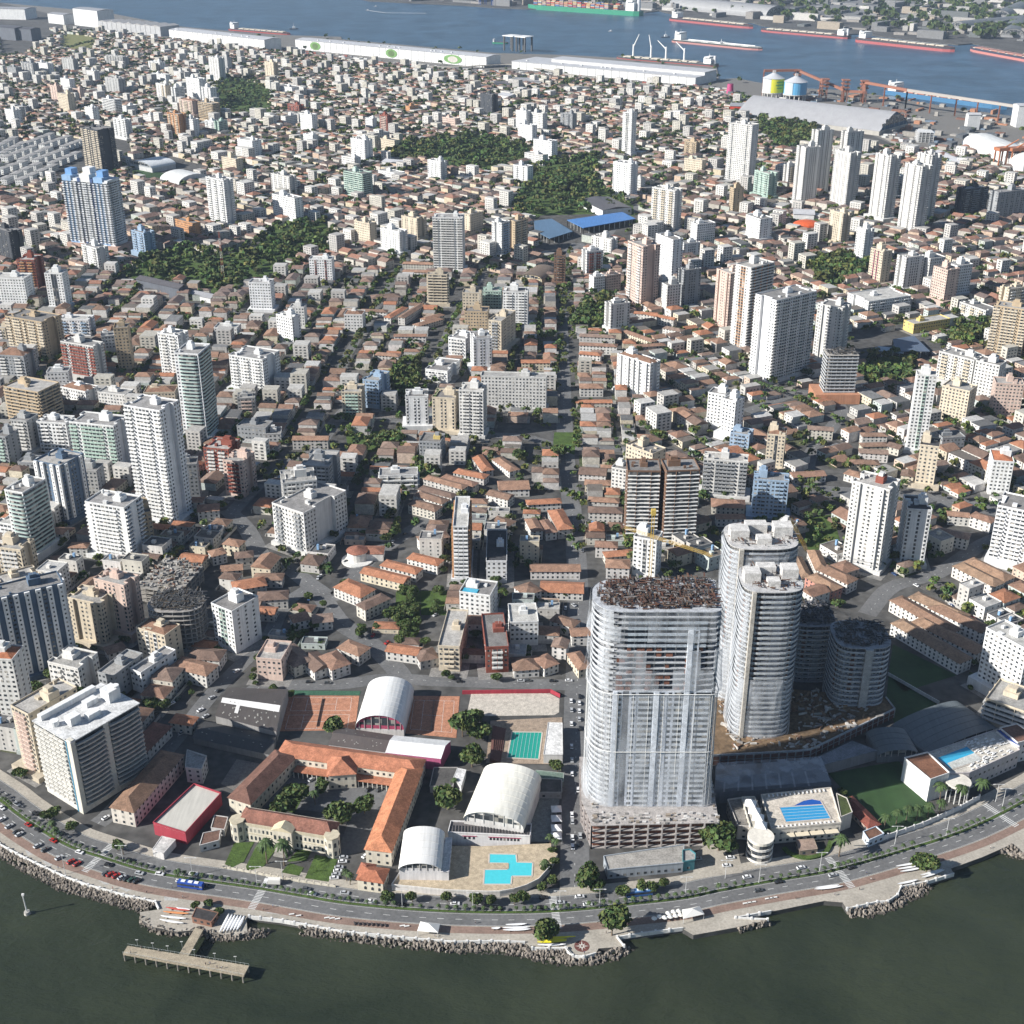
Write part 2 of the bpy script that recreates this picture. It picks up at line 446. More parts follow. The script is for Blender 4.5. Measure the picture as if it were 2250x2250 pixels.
ZONES = [(((-520,500),(-330,500),(-200,560),(-128,640),(-135,980),(-520,980)),76,(-200,560),92,42,9),
 (((-135,638),(34,640),(26,760),(20,980),(-135,980)),86,(-10,640),96,42,8),
 (((-620,980),(20,980),(5,1500),(-620,1500)),86,(-100,980),104,44,9),
 (((46,640),(112,640),(112,1000),(130,1500),(8,1500),(22,980)),88.5,(46,640),70,33,4),
 (((112,650),(300,560),(520,560),(620,1000),(112,1000)),-60,(230,800),92,42,9),
 (((112,1000),(700,1000),(900,1650),(135,1650)),-66,(200,1200),100,44,9),
 (((-2600,1500),(135,1500),(135,1650),(900,1650),(2500,2400),(2500,5000),(-2600,5000)),50,(0,1500),106,48,10)]
PARKS = [(((-466.4,1496.2),(-446.3,1579.4),(-410.9,1612.7),(-372.5,1568.5),(-329.3,1612.7),(-324.1,1720.7),(-241.5,1751.7),(-232.3,1606),(-270.9,1536.8),(-308.3,1438.7),(-339.5,1411.3),(-386.5,1457.4),(-416.7,1429.5)),0.75,(4,9)),
 (((-230.7,2277.4),(-130.8,2378.4),(-67.7,2434.4),(28.4,2329.1),(30.8,2195.8),(-18.5,2101),(-47.7,2082.9),(-120,2164.6),(-222.4,2187.9)),0.6,(4,10)),
 (((37.9,2156.9),(145.9,2215.7),(135.1,2013.4),(175.2,1856.7),(172.4,1786.4),(131.8,1800),(-3.19,1786.4),(10.2,1916.6)),0.62,(4,10)),
 (((502.7,2668.1),(561.6,2668.1),(588,2533.4),(530.1,2320.3),(469.4,2256.4),(459.2,2458.5)),0.9,(6,10)),
 (((360,1541),(412.3,1568.5),(441.4,1564.2),(423,1486.3),(374.8,1429.5),(353.1,1438.7)),1.2,(6,10)),
 (((339.2,1180.9),(376.6,1201),(396.2,1187.5),(371.8,1112),(324.7,1121.6)),1.3,(5,8)),
 (((471.5,1318.5),(516,1334.6),(504.6,1272.2),(457.6,1214.7),(439.1,1228.6)),1.3,(4,8)),
 (((64.2,1334.6),(111.4,1411.3),(105.8,1295),(65,1275.2)),1.5,(5,8)),
 (((-116.4,1174.4),(-87.2,1174.4),(-86.5,1060.6),(-106,1066.1)),1.8,(5,8)),
 (((-76.6,731.1),(-60.1,731.1),(-58.2,679.9),(-64,661.4),(-73,679.9)),2.6,(3,6)),
 (((-60.2,732.3),(-35.5,731.1),(-34.9,700.8),(-58.2,700.8)),0.0,(3,6)),
 (((-141.5,1002.9),(-89.5,1007.9),(-92.3,968.8),(-134,954.8)),2.0,(3.5,5.5)),
 (((-715.6,3204.5),(-564.7,3089.2),(-474.1,2612.6),(-599.8,2696.6)),0.35,(4,9)),
 (((54.1,2047.6),(99.8,2101),(96.6,1947.9),(55.2,1947.9)),1.0,(6,9)),
 (((65,1023.2),(53.1,1002.9),(36,1002.9),(34,973.6),(51,954.8),(53.6,988)),0.0,(6,9)),
 (((214.3,838.5),(237.8,846),(232,792),(207.3,788.6)),1.3,(3,5.5)),
 (((400.5,1130.1),(449.6,1136.3),(445.9,1100.2),(386.1,1055.1)),0.8,(4,7))]
NOHOUSE = [((41.9,610.4),(54.3,762.2),(135.1,762.2),(151.4,809.4),(198.9,802.4),(187.5,707.6),(219,710.5),(256.1,696.3),(270.8,633.9),(302.6,596.9),(243.7,440.2),(33.2,440.2)),
 ((-1389.3,4175.4),(-1250.8,4085.4),(-1152.9,3706.5),(-1257.5,3759.5)),
 ((-652.4,2203.7),(-580.9,2227.8),(-503.2,2138),(-496.2,2006.6),(-601,2026.9)),
 ((30.6,1916.6),(78.2,1916.6),(81.2,1671.2),(27.1,1671.2)),
 ((73.9,1800),(179.2,1828),(164.4,1659.2),(74.2,1647.3)),
 ((98.3,1772.9),(34,1720.7),(31.5,1579.4),(94.4,1579.4)),
 ((578.7,2755.4),(725.1,2410.8),(664.3,2277.4),(507.9,2458.5)),
 ((-1373.1,3604.5),(-1642.7,4353),(-1506.1,4381.6),(-1396.3,4175.4),(-1317,3654.8)),
 ((348.2,1272.2),(443,1272.2),(413.7,1174.4),(325.2,1174.4)),
 ((667,1886.2),(799.1,1916.6),(755.3,1800),(646,1800)),
 ((26.9,993),(63.4,993),(60.9,945.6),(25.9,945.6)),
 ((-204.8,596.9),(-124.9,596.9),(-129.2,624.4),(-171.8,624.4),(-180.6,592.5)),
 ((-124.8,792),(-104.7,798.9),(-95.3,768.7),(-115.5,754.5)),
 ((-690,1980.2),(-653.2,2235.9),(-700,2410.8),(-823.5,2277.4)),
 ((200.7,1112),(175.9,1055.1),(202.9,1023.2),(228.5,1033.7)),
 ((-249.6,737.2),(-213.8,781.9),(-190.2,713.4),(-188.9,653.8),(-224.5,674.5)),
 ((-15.8,1023.2),(35.6,1028.4),(34.2,978.4),(-28.1,964.1))]
TREELINES = [(((-162.8,1148.7),(-150.6,1334.6),(-130.4,1579.4)),8,(3.5,6)),
 (((-82.5,1080.7),(-73,1174.4),(-61.1,1318.5)),8,(3.5,6)),
 (((-61.1,1318.5),(-35.5,1496.2),(-15,1671.2)),9,(3,5)),
 (((-18.4,2668.1),(155.5,3142)),14,(6,10)),
 (((-582.8,2235.9),(-510.6,2364.7)),10,(5,8)),
 (((54.9,1457.4),(52.3,1318.5),(50,1174.4)),16,(3,5)),
 (((-182.5,923.4),(-160.4,968.8),(-149.8,1023.2)),7,(3.5,6)),
 (((318.9,877.2),(380.9,849.8)),11,(3,5)),
 (((-288.1,1384.9),(-264.6,1496.2),(-237.6,1671.2)),9,(5,8)),
 (((-422.2,1334.6),(-430,1420.3),(-403.4,1579.4)),8,(4,7)),
 (((117.3,1579.4),(96.4,1420.3),(70.8,1318.5)),10,(4,7)),
 (((-1238.4,3759.5),(-1185.8,4175.4)),16,(6,9)),
 (((-222.4,2187.9),(-280.9,2013.4),(-329.9,1916.6)),10,(4,7)),
 (((10.2,1916.6),(3.09,1720.7),(-25.8,1579.4)),9,(4,7)),
 (((-717.6,3759.5),(-418.2,3371.4),(-139.8,3286)),26,(6,9)),
 (((174.2,3089.2),(474.6,2913.4),(540,2725.7)),20,(7,11)),
 (((131.8,861.4),(162.7,885.4)),8,(3,5)),
 (((187.2,809.4),(213.6,877.2),(236.2,901.9)),8,(3,5)),
 (((-149.5,775.2),(-110.4,737.2)),9,(3.5,5)),
 (((-34.3,919),(-48.9,846)),8,(3,5)),
 (((435.2,1420.3),(486.5,1351)),10,(4,7)),
 (((-150.5,624.4),(-127,610.4)),12,(2.5,4)),
 (((195.4,1077.3),(245.2,1124)),8,(2,4))]
BIGTREES = [(-27.1,572,10,'big round dark tree beside the clay court'),
 (-20.1,585.6,6,'tall tree between the clay court and the sand court'),
 (-16.8,569.5,8,'dark tree by the sand court'),
 (-21.2,545.1,9,'broad tree between the gym and the green pool'),
 (-32.7,510.6,9.5,'big tree beside the white arched gym'),
 (23.9,540.6,5,'small tree at the corner of the green pool deck'),
 (-98.4,573.8,8,'dark round tree on the clay court'),
 (-111.3,515.9,9,'largest tree in the school courtyard'),
 (-114.1,503.4,8,'dark tree in the courtyard near the front building'),
 (-84.9,499.4,9,'round tree in the middle of the courtyard'),
 (-74.2,507.4,7,'light green tree by the courtyard lawn'),
 (-98.3,524,5,'small olive tree by the courtyard drive'),
 (15.9,423.2,8,'broad leafy tree on the promenade'),
 (44.4,424.8,9.5,'largest leafy tree on the promenade'),
 (195.7,464.6,7.5,'leafy tree by the promenade kiosks'),
 (100,480.2,12,'big bright green tree beside the netted tower podium'),
 (34.4,456.2,7,'dark tree at the street corner'),
 (38.8,453.3,5,'small tree at the street corner'),
 (-57,444.8,4.32,'dark tree at the foot of the pool deck wall'),
 (-45.8,445.6,3.6,'dark tree at the foot of the pool deck wall'),
 (-29.6,445.6,3.6,'dark tree at the foot of the pool deck wall'),
 (-15.8,443.1,4.32,'dark tree at the foot of the pool deck wall'),
 (-9.37,443.9,3.6,'dark tree at the foot of the pool deck wall'),
 (1.13,443.6,3.96,'dark tree at the foot of the pool deck wall'),
 (5.18,445.2,3.96,'dark tree at the foot of the pool deck wall'),
 (13.4,451.4,3.6,'dark tree at the foot of the pool deck wall'),
 (18.4,456,3.6,'dark tree at the foot of the pool deck wall'),
 (16.2,464.8,3.24,'dark tree at the foot of the pool deck wall'),
 (19.6,469.6,3.24,'dark tree at the foot of the pool deck wall'),
 (19,477.4,2.88,'dark tree at the foot of the pool deck wall'),
 (-229.5,505.4,4.5,'small tree by the corner gardens'),
 (-217.6,495.3,4,'small tree by the corner gardens'),
 (-190.6,479.9,4,'small tree by the corner gardens'),
 (-232,501.9,4,'small tree by the corner gardens'),
 (-138.6,442.9,3,'small tree on the promenade near the boat ramp'),
 (-143.7,440.7,3,'small tree on the promenade near the boat ramp'),
 (-132.6,437.4,3,'small tree on the promenade near the boat ramp'),
 (51.6,449.8,4,'hedge tree in front of the low grey shop'),
 (59.9,451.5,4.5,'hedge tree in front of the low grey shop'),
 (64.9,452.1,4,'hedge tree in front of the low grey shop'),
 (71,455,3.5,'hedge tree in front of the low grey shop'),
 (37.6,461.5,4,'hedge tree in front of the low grey shop'),
 (168.8,522,3.5,'planted tree on the edge of the rooftop pool deck'),
 (169,511.5,4,'planted tree on the edge of the rooftop pool deck'),
 (165,502,4,'planted tree on the edge of the rooftop pool deck'),
 (37.8,948.4,9,'large round tree on the roundabout island'),
 (5.56,942.5,7,'tree on the corner near the roundabout'),
 (-2.31,954.5,5,'tree on the corner near the roundabout')]
PALMS = [(-116.9,471.2,1.9,'tall royal palm on the front lawn'),
 (-108.4,469.5,1.9,'tall royal palm on the front lawn'),
 (-99.8,514.2,1.2,'palm in the school courtyard'),
 (217.5,515.9,1.6,'tall palm at the entrance of the corner club'),
 (227.4,514.6,1.6,'tall palm at the entrance of the corner club'),
 (238.7,519.1,1.6,'tall palm at the entrance of the corner club'),
 (191,499.4,1.2,'palm along the end of the soccer field'),
 (196.6,501.9,1.2,'palm along the end of the soccer field'),
 (201.6,501.9,1.2,'palm along the end of the soccer field'),
 (208.1,504.4,1.2,'palm along the end of the soccer field'),
 (183.9,495.7,1.2,'palm along the end of the soccer field'),
 (214.4,506.3,1.2,'palm along the end of the soccer field'),
 (18.4,482.2,1.0,'palm by the side street corner'),
 (21.3,479.7,1.0,'palm by the side street corner'),
 (15.4,464.9,1.0,'palm by the side street corner'),
 (-77.5,459,0.9,'palm beside the small red roofed lodge'),
 (-75.6,456.6,0.9,'palm beside the small red roofed lodge'),
 (157.2,475.9,1.7,'tall palm in front of the rooftop pool club'),
 (-38.6,520.9,0.8,'palm between the arched gyms'),
 (-33.9,518.1,0.8,'palm between the arched gyms'),
 (-29.8,528,0.8,'palm between the arched gyms'),
 (-156.4,459,0.9,'palm on the pavement near the parking bays'),
 (-226.5,493.7,0.9,'palm on the pavement near the parking bays'),
 (-223.1,488.5,0.9,'palm on the pavement near the parking bays'),
 (-187.1,477.2,0.9,'palm on the pavement near the parking bays'),
 (221.8,1112,1.1,'palm along the corner avenue'),
 (225,1108.5,1.1,'palm along the corner avenue'),
 (228.2,1104.9,1.1,'palm along the corner avenue'),
 (231.3,1101.4,1.1,'palm along the corner avenue'),
 (234.5,1097.9,1.1,'palm along the corner avenue'),
 (237.6,1094.4,1.1,'palm along the corner avenue'),
 (240.7,1091,1.1,'palm along the corner avenue'),
 (243.8,1087.5,1.1,'palm along the corner avenue'),
 (246.9,1084.1,1.1,'palm along the corner avenue')]
CARS = [(-257.9,511.1,-0.71,'white','driving on the avenue'),
 (-251.4,514.2,-0.64,'silver','driving on the avenue'),
 (-239.5,507,-0.64,'black','driving on the avenue'),
 (-229.4,498.9,-0.59,'black','driving on the avenue'),
 (-222.8,492,-0.59,'dark green','driving on the avenue'),
 (-240.1,498.3,-0.59,'red','driving on the avenue'),
 (-234.1,494.6,-0.59,'black','driving on the avenue'),
 (-223.9,486.6,-0.59,'red','driving on the avenue'),
 (-208.6,478.4,-0.4,'white','driving on the avenue'),
 (-192.1,469.7,-0.39,'black','driving on the avenue'),
 (-182.8,472.8,-0.26,'black','driving on the avenue'),
 (-175.9,463.9,-0.26,'silver','driving on the avenue'),
 (-166.2,463.4,-0.19,'white','driving on the avenue'),
 (-150,459.5,-0.19,'dark green','driving on the avenue'),
 (-150.3,463.4,-0.19,'white','driving on the avenue'),
 (-155.4,458.6,-0.19,'white','driving on the avenue'),
 (-92.6,450.2,-0.22,'white','driving on the avenue'),
 (-95.5,453.4,-0.22,'dark grey','driving on the avenue'),
 (-142.3,455.4,-0.2,'dark grey','driving on the avenue'),
 (-254.7,502.3,0.9,'white','parked in the seaside bays'),
 (-249.2,497.2,0.9,'silver','parked in the seaside bays'),
 (-244,493,0.9,'black','parked in the seaside bays'),
 (-242.1,491.3,0.9,'silver','parked in the seaside bays'),
 (-230.4,483,0.9,'silver','parked in the seaside bays'),
 (-225.8,480.2,0.9,'dark grey','parked in the seaside bays'),
 (-217.2,474.6,0.9,'silver','parked in the seaside bays'),
 (-210.8,471.8,0.9,'red','parked in the seaside bays'),
 (-207.4,470.3,0.9,'red','parked in the seaside bays'),
 (-191.6,463.7,0.75,'dark grey','parked in the seaside row'),
 (-189.4,463.1,0.75,'red','parked in the seaside row'),
 (-186.4,462.1,0.75,'red','parked in the seaside row'),
 (-183.4,460.9,0.75,'silver','parked in the seaside row'),
 (-180.7,460.1,0.75,'black','parked in the seaside row'),
 (-178.4,459.5,0.75,'dark green','parked in the seaside row'),
 (-175.7,458.6,0.75,'black','parked in the seaside row'),
 (-65,445.3,-0.08,'white','driving on the avenue'),
 (-50.2,443.2,-0.08,'black','driving on the avenue'),
 (-26,443.9,-0.03,'white','driving on the avenue'),
 (-11.4,443.2,0.03,'dark grey','driving on the avenue'),
 (-6.12,440.9,0.03,'black','driving on the avenue'),
 (12.8,441.4,0.1,'black','driving on the avenue'),
 (14.6,447.7,0.1,'black','driving on the avenue'),
 (22.2,444.5,0.1,'silver','driving on the avenue'),
 (31.3,448.3,0.15,'white','driving on the avenue'),
 (34.7,443.2,0.15,'white','driving on the avenue'),
 (40.7,448.8,0.15,'black','driving on the avenue'),
 (54.3,445.6,0.15,'silver','driving on the avenue'),
 (-77.4,450.8,-0.15,'silver','driving on the avenue'),
 (124.9,458,0.22,'black','driving on the avenue'),
 (114.5,452.5,0.22,'dark grey','driving on the avenue'),
 (151.2,462.5,0.32,'silver','driving on the avenue'),
 (161.2,467.6,0.36,'black','driving on the avenue'),
 (137.2,467.6,0.32,'white','driving on the avenue'),
 (110.6,461.3,0.22,'white','driving on the avenue'),
 (103.9,477.1,0.1,'black','parked behind the low grey shop'),
 (104.8,474.6,0.1,'white','parked behind the low grey shop'),
 (102.2,469.1,0.1,'white','parked behind the low grey shop'),
 (89,473.8,0.1,'silver','parked behind the low grey shop'),
 (33.8,605,1.57,'white','parked on the tree lined club street'),
 (33.7,596.1,1.57,'silver','parked on the tree lined club street'),
 (33.1,583,1.57,'white','parked on the tree lined club street'),
 (32.3,562.2,1.57,'white','parked on the tree lined club street'),
 (32,550.2,1.57,'silver','parked on the tree lined club street'),
 (31.5,538.6,1.57,'white','parked on the tree lined club street'),
 (30.1,505.9,1.57,'white','parked on the tree lined club street'),
 (30.1,500.7,1.57,'silver','parked on the tree lined club street'),
 (29.6,488.9,1.57,'white','parked on the tree lined club street'),
 (29.4,482.3,1.57,'white','parked on the tree lined club street'),
 (39,609.5,1.57,'black','parked beside the netted tower'),
 (38.4,602.8,1.57,'white','parked beside the netted tower'),
 (38,595.2,1.57,'white','parked beside the netted tower'),
 (37.6,587.3,1.57,'silver','parked beside the netted tower'),
 (37.8,578.8,1.57,'black','parked beside the netted tower'),
 (36.4,545.2,1.57,'white','parked beside the netted tower'),
 (34,525.6,1.57,'white','parked beside the netted tower'),
 (33.5,490.2,1.57,'silver','parked beside the netted tower'),
 (32.1,484.6,1.57,'black','parked beside the netted tower'),
 (-80.7,474.7,0.1,'silver','parked in the school forecourt'),
 (-80.9,471.8,0.1,'white','parked in the school forecourt'),
 (-82.1,467.8,0.1,'silver','parked in the school forecourt'),
 (-82.4,465.3,0.1,'white','parked in the school forecourt'),
 (-82.9,462.9,0.1,'silver','parked in the school forecourt'),
 (-83.5,460.6,0.1,'white','parked in the school forecourt'),
 (-70.4,475.9,0.9,'white','parked in the school grounds'),
 (-104.6,533.8,0.9,'silver','parked in the school grounds'),
 (-74,525.6,0.9,'black','parked in the school grounds'),
 (-68.5,525.6,0.9,'black','parked in the school grounds'),
 (-30.6,624.9,0.0,'black','on the back street behind the clay courts'),
 (9.34,625.8,0.0,'dark grey','on the back street behind the clay courts'),
 (5.33,625.4,0.0,'silver','on the back street behind the clay courts'),
 (24,625.4,0.0,'black','on the back street behind the clay courts'),
 (33.3,625.8,0.0,'white','on the back street behind the clay courts'),
 (-107.7,623.5,0.0,'dark grey','on the back street behind the clay courts'),
 (-118.5,624.4,0.0,'black','on the back street behind the clay courts'),
 (-180.6,577,0.9,'white','on the shaded diagonal street'),
 (-175.3,577,0.9,'black','on the shaded diagonal street'),
 (-181.5,574.5,0.9,'silver','on the shaded diagonal street'),
 (-176.1,596.2,0.9,'white','on the shaded diagonal street'),
 (-171.8,590.3,0.9,'silver','on the shaded diagonal street'),
 (-163.3,635.8,0.9,'white','on the shaded diagonal street'),
 (-169.6,615.5,0.9,'black','on the shaded diagonal street'),
 (-172.2,608.4,0.9,'silver','on the shaded diagonal street'),
 (-203.1,503.6,0.9,'white','on the shaded diagonal street')]
LANDMARKS = [('the long pier',-142.1,410.9),
 ('the school',-97,520.2),
 ('the netted tower',72,506.6),
 ('the big gym',-6.59,499.3),
 ('the pool club',147.4,508.4),
 ('the corner club',233.2,539.4),
 ('the soccer field',193.8,517.2),
 ('the roundabout',44.1,968.8),
 ('the balcony hotel',-213.6,513.6),
 ('the radio mast',-342.4,1476.6),
 ('the blue shed roof',118.8,1695.6),
 ('the blue tower',-511.5,1557.8),
 ('the stadium pitch',-578.5,2065.1),
 ('the painted silos',572.4,2848.2),
 ('the brown tower',105.1,802.4),
 ('the corner park',-48.4,707.6),
 ('the round skeleton',-199.9,653.8),
 ('the grooved towers',534,1720.7),
 ('the sky blue tower',192.6,838.5),
 ('the huge tower',270.7,1124),
 ('the white slab',2.02,1055.1),
 ('the green tower',-267.1,993),
 ('the central park',-96.2,2195.8),
 ('the orange shed',483.7,2725.7),
 ('the long warehouses',85.9,3371.4),
 ('the institute',416.7,1351),
 ('the flag gym',-78.6,624.4),
 ('the yellow field',-1264.4,3927.7),
 ('the sand court',1.3,601.4),
 ('the green pool',7.4,563),
 ('the magenta towers',460.9,1496.2),
 ('the forked street',-134.6,737.2)]
ZEBRAS = [('z',-116.5,451.4,-0.23),
 ('z',19.6,439.5,0.1),
 ('z',155.1,464.9,0.32),
 ('z',244.8,507,0.56),
 ('z',-198.4,475.3,-0.39)]
